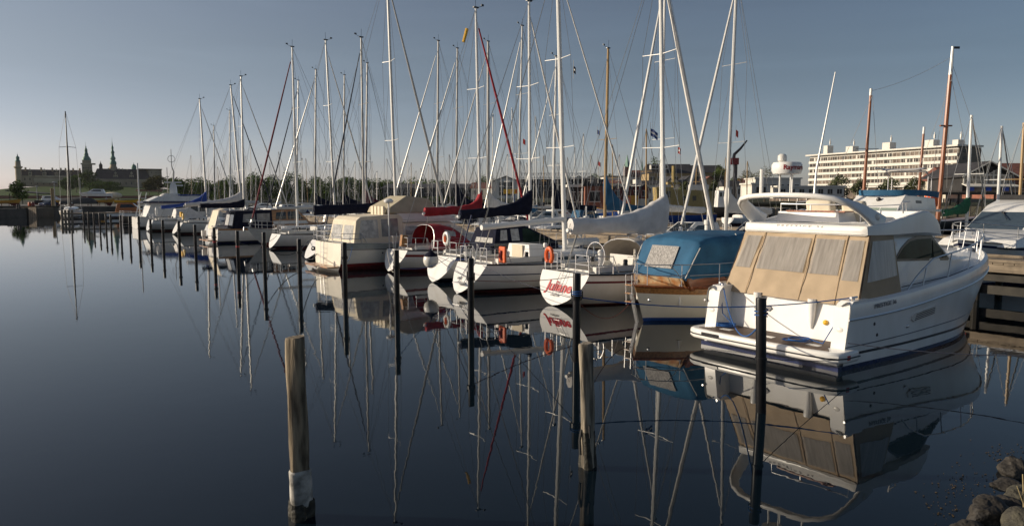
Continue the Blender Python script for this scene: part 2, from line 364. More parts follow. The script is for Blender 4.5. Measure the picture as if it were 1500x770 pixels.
# ================================================================ CASTLE
def rot_frame(px, Y):
    d = ray(px, 300); a = math.atan2(-d.x, d.y); p = at_y(px, 288, Y); return p, a
CP, CA = rot_frame(140, 720.); CL = .593; CV = 720/FPX
stone = mat('castle sandstone', (.36, .3, .21), .9, var=.22, scale=.09)
stone2 = mat('pale sandstone', (.45, .385, .27), .9, var=.2, scale=.12)
slate = mat('dark roof slate', (.05, .043, .042), .8, var=.25, scale=.3)
copper = mat('green copper', (.10, .22, .17), .6, var=.25, scale=.4)
winm = mat('dark window recess', (.02, .02, .022), .4, var=.3)
cz = lambda y: CAMH + (HZ-y)*CV
cx = lambda p: (p-140)*CL
castle = thing('castle', 'old stone castle with dark roofs and green copper spires on the far grassy mound', 'castle', (CP.x, CP.y, 0), CA)
def cbox(name, p0, p1, y0, y1, d0, d1, m, par=castle):
    b = MB(); b.box(((cx(p0)+cx(p1))/2, (d0+d1)/2, (cz(y0)+cz(y1))/2), (cx(p1)-cx(p0), d1-d0, cz(y1)-cz(y0))); return b.build(name, m, par)
def croof(p0, p1, y0, y1, d0, d1, hip=0., par=castle):
    x0, x1, z0, z1, dm = cx(p0), cx(p1), cz(y0), cz(y1), (d0+d1)/2
    b = MB(); b.add([(x0-.4, d0-.6, z0), (x1+.4, d0-.6, z0), (x1+.4, d1+.6, z0), (x0-.4, d1+.6, z0), (x0+hip, dm, z1), (x1-hip, dm, z1)], [(0, 1, 5, 4), (2, 3, 4, 5), (1, 2, 5), (3, 0, 4), (3, 2, 1, 0)])
    return b.build('roof', slate, par)
def cwins(par, p0, p1, y, wp, hp, d, n):
    for i in range(n):
        p = lerp(p0, p1, i/(n-1) if n > 1 else .5); b = MB(); b.box((cx(p), d-.05, cz(y)), (wp*CL, .3, hp*CV)); b.build('window', winm, par)
def gable(p, wp, y0, y1, d, par=castle):
    b = MB(); x = cx(p); w2 = wp*CL/2; z0, z1 = cz(y0), cz(y1); m_ = (z0+z1)/2
    b.prism([(x-w2, d, z0), (x+w2, d, z0), (x+w2, d, m_), (x+w2*.6, d, m_), (x+w2*.6, d, lerp(m_, z1, .55)), (x+w2*.25, d, lerp(m_, z1, .6)), (x, d, z1), (x-w2*.25, d, lerp(m_, z1, .6)), (x-w2*.6, d, lerp(m_, z1, .55)), (x-w2*.6, d, m_), (x-w2, d, m_)], (0, 5, 0))
    g = b.build('gable', stone2, par); b = MB()
    for zz in (.25, .55):
        for sx in (-.35, .35): b.box((x+sx*w2, d-.05, lerp(z0, z1, zz)), (.7, .3, 1.5))
    b.build('window', winm, g)
def spire(p, prof, par=castle, d=0., n=8, m=copper, name='spire'):
    b = MB(); b.lathe([(r*CL, cz(y)) for r, y in prof], (cx(p), d, 0), n); return b.build(name, m, par, 50)
# left (kitchen) wing
lw = cbox('wing_wall', 36, 121, 274, 258.5, 4, 18, stone); croof(36, 121, 258.5, 249.5, 4, 18)
cwins(lw, 42, 118, 263.5, 1.3, 3.4, 4, 12); cwins(lw, 42, 118, 269.5, 1.0, 2.2, 4, 10)
for p in (49.5, 69, 86, 104): gable(p, 5, 259, 248, 3.2)
for p in (43, 64.5, 80, 92, 98.5, 109.5, 119): cbox('chimney', p-1.2, p+1.2, 256, 246.8, 9, 12, stone2)
cbox('outer_wall', 56, 108, 269, 262.4, -14, -10, stone2); cbox('parapet', 57.5, 106, 260.8, 258.6, -9.8, -8, stone2)
# corner tower
b = MB(); b.lathe([(4.6*CL, cz(274)), (4.3*CL, cz(249)), (6.2*CL, cz(247.5)), (6.2*CL, cz(246)), (4*CL, cz(245.9)), (3.6*CL, cz(239.5))], (cx(34), 3, 0), 12); b.build('corner_tower', stone, castle, 30)
spire(34, [(4.1, 239.5), (3.5, 238), (2.6, 237.6), (2.4, 235.2), (3, 235), (2.2, 232.6), (.9, 231.8), (.7, 230.3), (.2, 229), (.1, 227)], d=3, name='copper_dome')
# great square tower
tw = cbox('square_tower', 122.3, 137.5, 274, 241.5, 0, 9.5, stone); cbox('gallery', 120.8, 142.5, 241.5, 239.8, -.9, 10.4, stone2); cbox('tower_drum', 123.3, 136.3, 239.8, 235.5, 1, 8.5, stone)
cwins(tw, 125, 135, 246.5, 1.1, 1.8, 0, 4)
spire(129.6, [(6.9, 235.6), (6.9, 234.6), (5.4, 231.5), (3.6, 229.3), (3.2, 227.4), (3.5, 227), (2.3, 224.4), (2.1, 221.4), (2.5, 221), (1.5, 218.6), (.9, 217.4), (.8, 216), (.25, 214.2), (.1, 209)], d=4.7)
# church wing, right
rw = cbox('wing_wall', 137.5, 226, 278, 262.4, -6, 10, stone); croof(137.5, 224, 262.4, 247.2, -6, 10, 4.)
cwins(rw, 152, 220, 268.5, 1.2, 3.6, -6, 9)
cbox('cornice', 137.5, 223, 263.6, 262.5, -6.6, -6.02, stone2)
for p in (171, 195): gable(p, 6.5, 262, 250.5, -5)
b = MB(); b.lathe([(2.6*CL, cz(250)), (2.6*CL, cz(243)), (3*CL, cz(242.6)), (1.8*CL, cz(240.4)), (.7*CL, cz(239)), (.1, cz(236))], (cx(150), 3, 0), 8); b.build('stair_turret', slate, castle)
b = MB(); b.lathe([(6.5*CL, cz(250)), (6*CL, cz(244.5)), (5*CL, cz(244.3)), (4.6*CL, cz(240.5))], (cx(168.5), 4, 0), 8); b.build('tower_drum', stone, castle, 30)
for p, y in ((161, 247), (177, 247.2), (182, 247.4), (189, 248)): cbox('chimney', p-1, p+1, 254, y-.8, 1, 3.5, stone)
spire(168.5, [(4.9, 240.6), (5.3, 239.3), (4.7, 236.4), (3.2, 235), (3.3, 234), (4.3, 233), (3.9, 230.2), (2.5, 229), (2.3, 224.2), (3.1, 223.7), (2.6, 221.8), (1.7, 220.6), (1.5, 217.8), (2.1, 217.4), (1.5, 214.6), (.9, 213.6), (.5, 208.8), (.2, 207), (.1, 201)], d=4)
b = MB(); b.lathe([(4*CL, cz(250)), (3.8*CL, cz(245.3)), (4.1*CL, cz(245)), (3.7*CL, cz(242.4)), (2.3*CL, cz(240.6)), (.8*CL, cz(239.7)), (.4*CL, cz(238.4)), (.1, cz(237))], (cx(200), 8, 0), 12, 0); b.build('copper_dome', copper, castle, 50)
# right block
bk = cbox('bastion_block', 221.5, 242, 275, 247.6, -2, 14, stone); cbox('cornice', 206, 243, 247.6, 246.4, -3, 15, slate)
cbox('block_wing', 205, 221.5, 262, 247.6, 4, 14, stone); cwins(bk, 226, 240, 252, .9, 1.6, -2, 3)
# mound: grass slopes with a low red brick revetment
mb = MB()
prof = [(-250, 1.4, 285.2), (-170, 3, 0), (-120, 6.4, 0), (-60, 9.5, 0), (-20, 13, 0), (60, 13.5, 0)]
mb.loft([[(cx(p)*(1.0), d, z*sc_ + .02) for d, z, _ in prof] for p, sc_ in ((-40, .6), (-5, .7), (20, .85), (60, 1), (110, 1.05), (180, 1.05), (230, .95), (262, .8), (300, .4))], closed=False)
o = struct(mb.build('castle_mound', grassm)); o.location = (CP.x, CP.y, 0); o.rotation_euler = (0, 0, CA)
brick = mat('red brick', (.25, .10, .065), .85, var=.25, scale=1.5)
b = MB(); b.box((cx(120), -205, 2.6), (150, 2, 3.6)); b.box((cx(214), -75, 9), (22, 2, 3)); 
one(b, 'rampart_wall', brick, 'low red brick rampart wall at the foot of the castle mound', 'wall', None, (CP.x, CP.y, 0), CA)
for i, (px, yb, yt, Y, wd, m_, lab) in enumerate([
    (112, 281, 258, 560, 24, leaf1, 'dark round tree left of the tall dark mast in front of the castle'),
    (131, 280, 252, 545, 24, leaf2, 'tallest round green tree below the square castle tower'),
    (98, 284, 263, 520, 17, leaf1, 'bushy tree beside the tall dark mast, lower than its neighbours'),
    (146, 285, 267, 480, 34, leaf1, 'wide dark shrubby tree under the church spire'),
    (163, 284, 267, 500, 26, leaf1, 'low spreading tree right of the wide shrubby one on the castle lawn'),
    (232, 283, 259, 430, 26, leaf4, 'brownish tree in front of the right castle block'),
    (219, 284, 266, 420, 16, leaf4, 'small brownish bush tree left of the larger brown tree by the castle block'),
    (252, 284, 262, 415, 18, leaf1, 'dark tree behind the radar mast of the white work boat')]):
    tree(px, yb, yt, Y, wd*1.35, m_, lab, group='trees below the castle', dens=2.)
tree(27, 291, 268, 190, 27, leaf1, 'round dark tree standing alone on the left quay', zb=1.35)
mb = MB(); rg = random.Random(9)
for i in range(26): leaves(mb, (lerp(-330, -255, i/25), 330+rg.uniform(-4, 4), 4), (4, 4, 2.6), 60, 1.4, rg)
o = mb.build('hedge', leaf1); tag(o, 'dark clipped hedge at the left edge of the far shore', 'hedge')

# ================================================================ TOWN
plaster = mat('white plaster', (.68, .65, .58), .8, var=.06, scale=.5)
plaster2 = mat('cream plaster', (.55, .5, .4), .8, var=.1, scale=.5)
ybrick = mat('yellow brick', (.34, .25, .13), .85, var=.18, scale=1.2)
rooft = mat('red roof tiles', (.17, .065, .045), .85, var=.25, scale=.8)
roofd = mat('dark roof felt', (.035, .033, .035), .75, var=.3, scale=.6)
redwood = mat('falun red boards', (.17, .028, .02), .8, var=.25, scale=1)
blackw = mat('tarred boards', (.025, .023, .022), .7, var=.3, scale=1)
pane = mat('window panes', (.03, .027, .025), .3, spec=.2, scale=.6, c2=(.07, .06, .052))
pane2 = mat('curtained panes', (.08, .058, .045), .35, spec=.2, scale=.5, c2=(.24, .19, .15))
awn = mat('blue painted panel', (.03, .08, .38), .6, var=.15)
def gz(px, y, Y): return at_y(px, y, Y)
# hotel ------------------------------------------------------------
HA, HB = Vector((156, 380, 0)), Vector((187, 304, 0)); hv = (HB-HA); HLn = hv.length; hrot = math.atan2(hv.y, hv.x)
hotel = thing('hotel', 'long white hotel block with five rows of windows and white roof boxes', 'hotel', HA, hrot)
b = MB(); b.box((HLn/2, 7.3, 12.2), (HLn, 13.4, 24.4)); b.build('wall', plaster, hotel)
b = MB(); b.box((HLn+.15, 7.5, 12.4), (.3, 13.6, 24.2)); b.build('end_wall', mat('shade toned end render', (.2, .17, .13), .85, var=.1), hotel)  # end wall's shade put into its colour, against the sunlit white front
b = MB(); b.box((HLn/2, 6.6, 25.1), (HLn+2, 16.2, .7)); b.build('roof', plaster, hotel)
rg = random.Random(4)
for f in range(5):
    z0 = 10.3 + f*2.95
    for i in range(18):
        x0, x1 = HLn*(i/18)+.25, HLn*((i+1)/18)-.1
        b = MB(); b.box(((x0+x1)/2, .55, z0+.75), (x1-x0, .1, 1.75), m=0)
        nm = rg.choice((2, 3)); cur = rg.random()
        for k_ in range(nm+1): b.box((lerp(x0, x1, k_/nm), .47, z0+.75), (.12, .1, 1.5), m=1)
        if cur < .55: b.box((lerp(x0, x1, rg.uniform(.2, .8)), .49, z0+.75), ((x1-x0)*rg.uniform(.2, .5), .03, 1.5), m=2)
        if cur > .7: b.box((lerp(x0, x1, rg.uniform(.2, .8)), .48, z0+.75), (rg.uniform(.4, 1.), .03, 1.5), m=3)
        b.build('window', [pane if rg.random() < .7 else pane2, plaster, pane2, plaster], hotel)
    b = MB(); b.box((HLn/2, .2, z0-.72), (HLn, .5, 1.25)); b.build('balcony_front', plaster, hotel)
    b = MB(); b.box((HLn+.33, 4, z0+.7), (.1, 2., 1.4)); b.build('end_window', pane, hotel)
for fx, wd, hh in ((.085, 2.6, 4.5), (.27, 4.2, 3.2), (.53, 4.2, 3.6), (.8, 4.2, 3.2), (.95, 2.6, 2.4)):
    b = MB(); b.box((HLn*fx, 6, 25.45+hh/2), (wd, 4, hh)); q = b.build('stair_head', plaster, hotel)
    b = MB(); b.tube([(HLn*fx+1, 6, 25.4+hh), (HLn*fx+1, 6, 28.8+hh)], .2, 5); b.box((HLn*fx+1, 6, 27+hh), (.6, .6, 1.6)); b.build('antenna', alug, q)
b = MB(); b.box((HLn*.45, -9, 8.1), (HLn*1.3, 10, .6)); b.build('podium_roof', plaster, hotel)
b = MB(); b.box((HLn*.45, -8, 4.5), (HLn*1.25, 9, 7)); b.build('podium_wall', pane2, hotel)
for i in range(16):
    b = MB(); b.box((lerp(-6, HLn*1.05, i/15), -12.7, 4.5), (.5, .5, 7)); b.build('column', plaster, hotel)

def house(label, px0, px1, ye, yr, yb, Y, dep, wall, roof, ridge='x', nw=4, rows=1, cat='house', name='house', over=.4, wm=pane, turn=0., zb=None, wh=None):
    c = gz((px0+px1)/2, 288, Y); s = Y/FPX; wd = (px1-px0)*s
    z0 = gz(px0, yb, Y).z if zb is None else zb; ze = gz(px0, ye, Y).z; zr = gz(px0, yr, Y).z
    t = thing(name, label, cat, (c.x, Y, z0), turn); he, hr = ze-z0, zr-z0
    b = MB(); h = wd/2
    if ridge == 'y': b.prism([(-h, 0, -.5), (h, 0, -.5), (h, 0, he), (0, 0, hr-.05), (-h, 0, he)], (0, dep, 0))
    else: b.box((0, dep/2, he/2-.25), (wd, dep, he+.5))
    b.build('wall', wall, t)
    b = MB(); o = over; th = .25
    if abs(hr-he) < .6: b.box((0, dep/2, he+.2), (wd+2*o, dep+2*o, .4))
    elif ridge == 'y':
        k = (hr-he)/h
        for sg in (-1, 1): b.prism([(sg*(h+o), -o, he-o*k+.02), (0, -o, hr+.02), (0, -o, hr+th), (sg*(h+o), -o, he-o*k+th)], (0, dep+2*o, 0))
    else:
        k = (hr-he)/(dep/2)
        b.add([(-h-o, -o, he-o*k), (h+o, -o, he-o*k), (h+o, dep+o, he-o*k), (-h-o, dep+o, he-o*k), (-h*.96, dep/2, hr), (h*.96, dep/2, hr)], [(0, 1, 5, 4), (2, 3, 4, 5), (1, 2, 5), (3, 0, 4), (3, 2, 1, 0)])
    b.build('roof', roof, t)
    for r in range(rows):
        for i in range(nw):
            x = lerp(-h, h, (i+.5)/nw); z = he*((r+.5)/rows)+.1; ww, hh = wd/nw*.5, min(1.5, he/rows*.5) if wh is None else wh
            b = MB(); b.box((x, -.02, z), (ww, .1, hh)); f = b.build('window', wm, t)
            b = MB(); b.box((x, -.06, z), (.08, .1, hh)); b.box((x, -.04, z-hh/2-.05), (ww+.15, .14, .1)); b.box((x, -.04, z+hh/2+.05), (ww+.15, .14, .1)); b.build('frame', plaster, f)
    return t
T = SUNTURN = .35
house('long black tarred shed with a low dark roof behind the far pontoons', 560, 692, 275, 268.5, 286, 280, 18, blackw, roofd, 'x', 9, cat='shed', name='shed')
t = house('white gabled hall with a large gridded window behind the yellow boat lift', 722, 760, 266, 258.5, 288, 232, 30, plaster, roofd, 'y', 1, wh=4.2, cat='hall', name='hall')
b = MB()
for i in range(7): b.box((lerp(-3.3, 3.3, i/6), -.12, 3.2), (.14, .12, 3.4))
for i in range(3): b.box((0, -.12, 1.6+1.6*i), (6.6, .12, .14))
b.build('window_grid', plaster, t)
t = house('long flat dark building with a pale lattice truss along its roof edge', 758, 884, 264, 264, 288, 245, 16, roofd, roofd, 'x', 14, cat='building', name='flat_roofed_building')
b = MB(); n = 26; zt = 6.3
for i in range(n):
    xa, xb_ = lerp(-14.6, 10, i/n), lerp(-14.6, 10, (i+1)/n); b.tube([(xa, -.6, zt), ((xa+xb_)/2, -.6, zt+1.5)], .07, 4); b.tube([((xa+xb_)/2, -.6, zt+1.5), (xb_, -.6, zt)], .07, 4)
b.box((-2.3, -.6, zt+1.55), (24.8, .2, .2)); b.box((-2.3, -.6, zt), (24.8, .2, .2)); b.build('roof_truss', plaster, t)
for i in range(5):
    b = MB(); b.tube([(-12+4.5*i, -1, 0), (-12+4.5*i, -1, zt)], .12, 6); b.build('column', plaster, t)
t = house('small red brick shed with a flat roof on the far quay beside black boards', 857, 886, 272.5, 272.5, 305, 112, 6, brick, roofd, 'x', 1, cat='shed', name='brick_shed', wm=blackw)
house('black boarded shed with a pale roof edge adjoining the red brick shed', 834, 856.5, 274, 272.8, 305, 114, 6, blackw, plaster, 'x', 2, cat='shed', name='shed')
# church
p = gz(918, 288, 700); k = 700/FPX
ch = thing('church', 'distant brick church with a pointed green copper spire', 'church', (p.x, 700, 0))
zc = lambda y: CAMH+(288-y)*k
b = MB(); b.box((0, 0, zc(245)/2), (8.6*k, 8.6*k, zc(245))); b.build('tower', brick, ch)
b = MB(); b.lathe([(5.6*k, zc(245.2)), (2.6*k, zc(238)), (.15, zc(227.5))], n=4); b.build('spire', copper, ch, 20)
b = MB(); b.box((14*k, 6, zc(257)/2), (21*k, 14, zc(257))); b.build('nave_wall', brick, ch)
b = MB(); b.prism([(4.4*k, -2, zc(257)), (4.4*k, 14, zc(257)), (4.4*k, 6, zc(249.5))], (20.5*k, 0, 0)); b.build('nave_roof', rooft, ch)
b = MB(); b.lathe([(1.2*k, zc(250)), (.9*k, zc(243)), (.1, zc(234))], (23.7*k, 6, 0), 8); b.build('small_spire', copper, ch)
house('white two storey row with a line of windows left of the church', 884, 932, 259, 257.5, 290, 300, 10, plaster, roofd, 'x', 9, 2)
house('pale gabled house left of the white two storey row', 853, 880, 265, 258, 290, 290, 10, plaster2, roofd, 'y', 2)
house('white low building right of the church with a blue gable window', 932, 962, 262, 259.5, 290, 290, 10, plaster, roofd, 'x', 5)
t = house('large yellow brick house with a broad dark hipped roof on the hill', 950, 1018, 253, 239, 290, 262, 15, ybrick, roofd, 'x', 6, 2)
for x in (-6.2, -3.0): 
    b = MB(); b.box((x, 2, 11.2), (2.8, 3, 1.6)); q = b.build('dormer', plaster, t); b = MB(); b.box((x, .48, 11.2), (2.3, .1, 1.)); b.build('window', pane, q)
house('tall yellow brick wing with a dark roof behind the white gabled cottages', 1006, 1062, 252, 241, 290, 285, 14, ybrick, roofd, 'x', 5, 2)
for px, lab in ((985, 'white gabled cottage with a dark roof, left one of two beside the yellow house'), (1009, 'white gabled cottage with a dark roof, right one of two beside the yellow house')):
    house(lab, px-13, px+14, 271, 258.5, 292, 205, 9, plaster2, roofd, 'y', 3)
house('dark low cottage with white window and blue door behind the yellow wheelhouse', 1012, 1034, 275, 263, 292, 200, 9, plaster, roofd, 'x', 3)
for i, px in enumerate((892, 905, 918, 931, 944)):
    house('small falun red harbour shed, %s of five in a row under the church' % ('leftmost', 'second from left', 'middle', 'second from right', 'rightmost')[i], px-6, px+6, 276, 270.5, 292, 172, 4, redwood, roofd, 'y', 1, cat='shed', name='harbour_shed')
house('white cube shaped harbour building with one square window', 1101, 1128, 270, 269.5, 288, 190, 10, plaster, plaster, 'x', 1, wh=1.7, cat='building', name='harbour_building')
house('long low white harbour building in front of the hotel podium', 1140, 1236, 274, 273, 288, 196, 10, plaster, plaster, 'x', 7, cat='building', name='harbour_building')
house('upper white terrace building with wide glazing left of the hotel', 1106, 1172, 262, 261, 274, 230, 10, plaster, plaster, 'x', 6, cat='building', name='terrace_building', zb=4)
# far building roofs at right
house('dark building with a red tiled roof right of the hotel', 1388, 1428, 263, 243, 288, 190, 14, plaster2, rooft, 'x', 5, 2)
house('long brown red tiled roof building behind the glazed restaurant', 1462, 1540, 257, 237, 288, 175, 14, brick, rooft, 'x', 6)
for px0, px1, ye, yr, Y, wl, rf, rd, n_, lab in [
    (690, 720, 275, 267, 250, plaster, rooft, 'x', 3, 'small white house with a red roof left of the gabled hall'),
    (838, 858, 264, 258, 300, plaster2, roofd, 'y', 2, 'cream gabled house above the black boarded shed'),
    (886, 912, 268, 263, 240, plaster, rooft, 'x', 4, 'low white house with a red roof just right of the tan mast'),
    (942, 968, 270, 264, 235, plaster, roofd, 'x', 4, 'low white house with a dark roof left of the yellow wheelhouse mast'),
    (1060, 1088, 272, 264, 215, plaster, roofd, 'x', 3, 'white cottage with a dark roof at the foot of the crane'),
    (1086, 1106, 268, 261, 260, plaster2, rooft, 'x', 2, 'cream house with a red roof right of the crane'),
    (1030, 1048, 266, 259, 240, ybrick, rooft, 'y', 2, 'yellow brick gabled house right of the white cottages')]:
    house(lab, px0, px1, ye, yr, 290, Y, 8, wl, rf, rd, n_)
# restaurant on piles ----------------------------------------------
Yr = 130; kr = Yr/FPX; p = gz(1443, 288, Yr)
rs = thing('restaurant', 'black roofed restaurant with a glazed gable and white framing standing on a timber deck', 'restaurant', (p.x, Yr, 0), -.12)
zr = lambda y: CAMH + (288-y)*kr
xr = lambda q: (q-1443)*kr
tan_ = mat('warm glazing', (.16, .14, .11), .12, scale=1, c2=(.38, .35, .3))
b = MB(); b.prism([(xr(1411), 0, zr(281)), (xr(1477), 0, zr(281)), (xr(1477), 0, zr(257.5)), (0, 0, zr(240)), (xr(1411), 0, zr(257.5))], (0, 14, 0)); b.build('wall', blackw, rs)
b = MB()
b.box((xr(1444), -.06, (zr(270)+zr(257))/2), (xr(1476)-xr(1412), .1, zr(257)-zr(270))); b.build('glazing', tan_, rs)
b = MB(); b.prism([(xr(1420), -.02, zr(257)), (xr(1443)-.3, -.02, zr(257)), (xr(1433), -.02, zr(250))], (0, -.06, 0)); b.prism([(xr(1445), -.02, zr(257)), (xr(1468), -.02, zr(257)), (xr(1456), -.02, zr(249.5))], (0, -.06, 0)); b.build('gable_glazing', tan_, rs)
b = MB()
for q in (1412, 1420, 1428, 1443, 1452, 1458, 1467, 1476): b.box((xr(q), -.2, (zr(270)+zr(250 if 1420 < q < 1467 else 257))/2), (.22, .16, zr(250 if 1420 < q < 1467 else 257)-zr(270)))
b.box((xr(1444), -.2, zr(257)), (8.1, .18, .2)); b.box((xr(1444), -.2, zr(263)), (8.1, .1, .1))
b.box((0, -.2, (zr(256)+zr(240))/2), (.22, .16, zr(240)-zr(256)))
b.tube([(xr(1445), -.2, zr(256)), (xr(1460), -.2, zr(247))], .09, 4); b.tube([(xr(1441), -.2, zr(256)), (xr(1428), -.2, zr(247))], .09, 4)
b.build('white_framing', plaster, rs)
for sg, q in ((-1, 1405.5), (1, 1482)):
    b = MB(); b.prism([(xr(q), -1.4, zr(260)), (0, -1.4, zr(238)), (0, -1.4, zr(236.6)), (xr(q), -1.4, zr(258.4))], (0, 17, 0)); ro = b.build('roof', roofd, rs)
    b = MB(); b.prism([(xr(q), -1.5, zr(260.3)), (0, -1.5, zr(238.4)), (0, -1.5, zr(236.6)), (xr(q), -1.5, zr(258.4))], (0, .08, 0)); b.build('bargeboard', plaster, ro)
b = MB(); b.prism([(xr(1410), 0, zr(270)), (xr(1477), 0, zr(270)), (xr(1477), -3.4, zr(274.2)), (xr(1406), -3.4, zr(274.2))], (0, 0, .15)); b.build('awning', plaster, rs)
for i in range(9):
    b = MB(); b.box((lerp(xr(1407), xr(1476), (i+.5)/9), -3.3, (zr(280)+zr(274.4))/2), (.93, .08, zr(274.4)-zr(280))); b.build('screen_panel', awn if i % 3 == 0 else pane2, rs)
# timber deck on piles
dk = thing('timber_deck', 'timber waterfront deck on many piles under the glazed restaurant', 'deck', (p.x, Yr-6, 0), -.12)
b = MB(); b.box((0, 5, zr(283.6)), (30, 14, .35)); b.build('deck_planks', plankd, dk)
b = MB()
for z in (zr(280.6), zr(282)): b.box((0, -1.95, z), (30, .08, .1))
for i in range(21): b.box((-15+1.5*i, -1.95, (zr(280.4)+zr(283.4))/2), (.1, .1, zr(280.4)-zr(283.4)))
b.build('railing', plank, dk)
for i in range(16):
    b = MB(); b.tube([(-14.5+1.93*i, -1.6, -.6), (-14.5+1.93*i, -1.6, zr(284.6))], .16, 7); b.build('pile', plank if i % 3 else plankd, dk)
b = MB()
for i in range(0, 15, 2): b.tube([(-14.5+1.93*i, -1.75, .5), (-14.5+1.93*(i+1), -1.75, 3.2)], .07, 4)
b.build('brace', plankd, dk)
# trees of the town
for px, yb, yt, Y, wd, m_, lab in [
    (1228, 285, 258, 205, 34, leaf3, 'grey green willow left of the small willow by the first wooden mast'),
    (1258, 285, 264, 208, 24, leaf3, 'small willow just left of the first red brown wooden mast'),
    (1302, 285, 263, 206, 34, leaf3, 'willow between the two tall red brown wooden masts'),
    (1338, 285, 262, 203, 28, leaf3, 'willow left of the tallest wooden mast with the white top'),
    (1392, 285, 259, 201, 20, leaf3, 'willow just right of the tallest wooden mast by the hotel end'),
    (1052, 286, 244, 270, 28, leaf2, 'bright green tree between the yellow brick wing and the tall white mast'),
    (958, 270, 233, 300, 34, leaf1, 'dark green tree rising behind the yellow brick house on the hill'),
    (1120, 280, 247, 330, 56, leaf4, 'broad brown green tree left of the hotel'),
    (1092, 280, 252, 325, 30, leaf4, 'brownish tree beside the crane, left of the broad brown green one'),
    (1046, 288, 266, 190, 16, leaf3, 'small willow by the cottages, left of the crane'),
    (870, 283, 256, 420, 30, leaf1, 'dark tree above the red brick shed'),
    (893, 283, 257, 430, 22, leaf1, 'dark tree above the white two storey row'), (706, 284, 260, 290, 26, leaf2, 'green tree left of the white gabled hall'), (948, 284, 256, 320, 26, leaf2, 'green tree right of the church'), (1003, 286, 268, 190, 20, leaf3, 'small grey green tree between the two white gabled cottages'), (1074, 286, 262, 230, 26, leaf2, 'green tree directly behind the crane foot'), (828, 284, 258, 330, 24, leaf1, 'dark tree left of the black boarded shed')]:
    tree(px, yb, yt, Y, wd, m_, lab, zb=1.3)
mb = MB(); rg = random.Random(12)
for i in range(30):
    q = gz(lerp(1216, 1290, i/29), 285, 198); leaves(mb, (q.x, 198, 2.2), (1.2, 1, 1.2), 40, .5, rg)
tag(mb.build('hedge', leaf1), 'low dark hedge in front of the willows below the hotel', 'hedge')
# crane, boat lift
p = gz(1076, 288, 200); k = 200/FPX
cr = thing('crane', 'dark harbour crane with a slanted jib between the white mast and the brown tree', 'crane', (p.x, 200, 0))
b = MB(); b.tube([(0, 0, 0), (0, 0, 3.7+50*k)], .6, 8); b.build('column', blackp, cr)
b = MB(); b.box((-.4, 0, 3.7+51*k), (2.2, 1.6, 1.8)); b.build('cab', redp, cr)
b = MB(); b.tube([(-.6, 0, 3.7+52*k), (-.4, 0, 3.7+61*k), (1.2, 0, 3.7+69*k), (3, 0, 3.7+81*k)], [.5, .45, .35, .2], 6); b.build('jib', blackp, cr)
p = gz(748, 288, 118); k = 118/FPX
lf = thing('boat_lift', 'yellow beamed boat lift with blue legs on the far quay', 'boat lift', (p.x, 118, 0))
b = MB(); b.box((0, 0, 3.7+11*k-.4), (2.4, .9, .75)); b.build('beam', yellow, lf)
for x in (-.7, .55):
    b = MB(); b.box((x, 0, 2.4), (.28, .5, 4.)); b.build('leg', bluep, lf)
b = MB(); b.box((.9, -.02, 3.7+10*k-.3), (.25, .95, .5)); b.build('warning_plate', orange, lf)

# ================================================================ QUAYS AND PIERS
# main pier between the two rows of boats
S0, S1, U0, U1, ZD = -14., 116., 17.6, 20.2, 1.42
head0 = math.atan2(EU.y, EU.x)
pier = thing('pier', 'long grey timber pier on piles between the two rows of boats', 'pier', W(0, 0), head0)   # local x = across (u), y = along (s)
Ls = S1-S0; mid = (S0+S1)/2
b = MB()
n = 400
for i in range(n): b.box(((U0+U1)/2, S0+Ls*(i+.5)/n, ZD-.03+rng.uniform(-.006, .006)), (U1-U0, Ls/n*.93, .06))
b.build('deck_planks', plank, pier)
for u in (U0+.05, U1-.05):
    b = MB(); b.box((u, mid, ZD-.2), (.12, Ls, .26)); b.build('edge_beam', plank, pier)
    b = MB(); b.box((u, mid, ZD+.06), (.14, Ls, .1)); b.build('kerb', plank, pier)
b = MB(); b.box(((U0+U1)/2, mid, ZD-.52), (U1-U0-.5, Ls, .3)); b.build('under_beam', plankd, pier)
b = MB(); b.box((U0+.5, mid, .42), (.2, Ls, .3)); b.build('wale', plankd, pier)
for i in range(32):
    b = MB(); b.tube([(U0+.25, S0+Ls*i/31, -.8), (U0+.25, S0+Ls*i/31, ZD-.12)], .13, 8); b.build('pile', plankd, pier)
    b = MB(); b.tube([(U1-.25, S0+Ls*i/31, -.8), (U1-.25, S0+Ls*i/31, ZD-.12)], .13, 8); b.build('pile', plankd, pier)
# second far pontoon
pon = thing('pontoon', 'far pontoon between the distant rows of small boats', 'pontoon', W(0, 0), head0)
b = MB(); b.box((50, 45, .55), (2.2, 170, .25)); b.build('deck', plank, pon)
b = MB(); b.box((50, 45, .2), (1.8, 168, .5)); b.build('float', concd, pon)
pon2 = thing('pontoon', 'farthest pontoon before the sheds, seen as a thin pale line', 'pontoon', W(0, 0), head0)
b = MB(); b.box((74, 70, .55), (2.2, 190, .25)); b.build('deck', plank, pon2); b = MB(); b.box((74, 70, .2), (1.8, 188, .5)); b.build('float', concd, pon2)
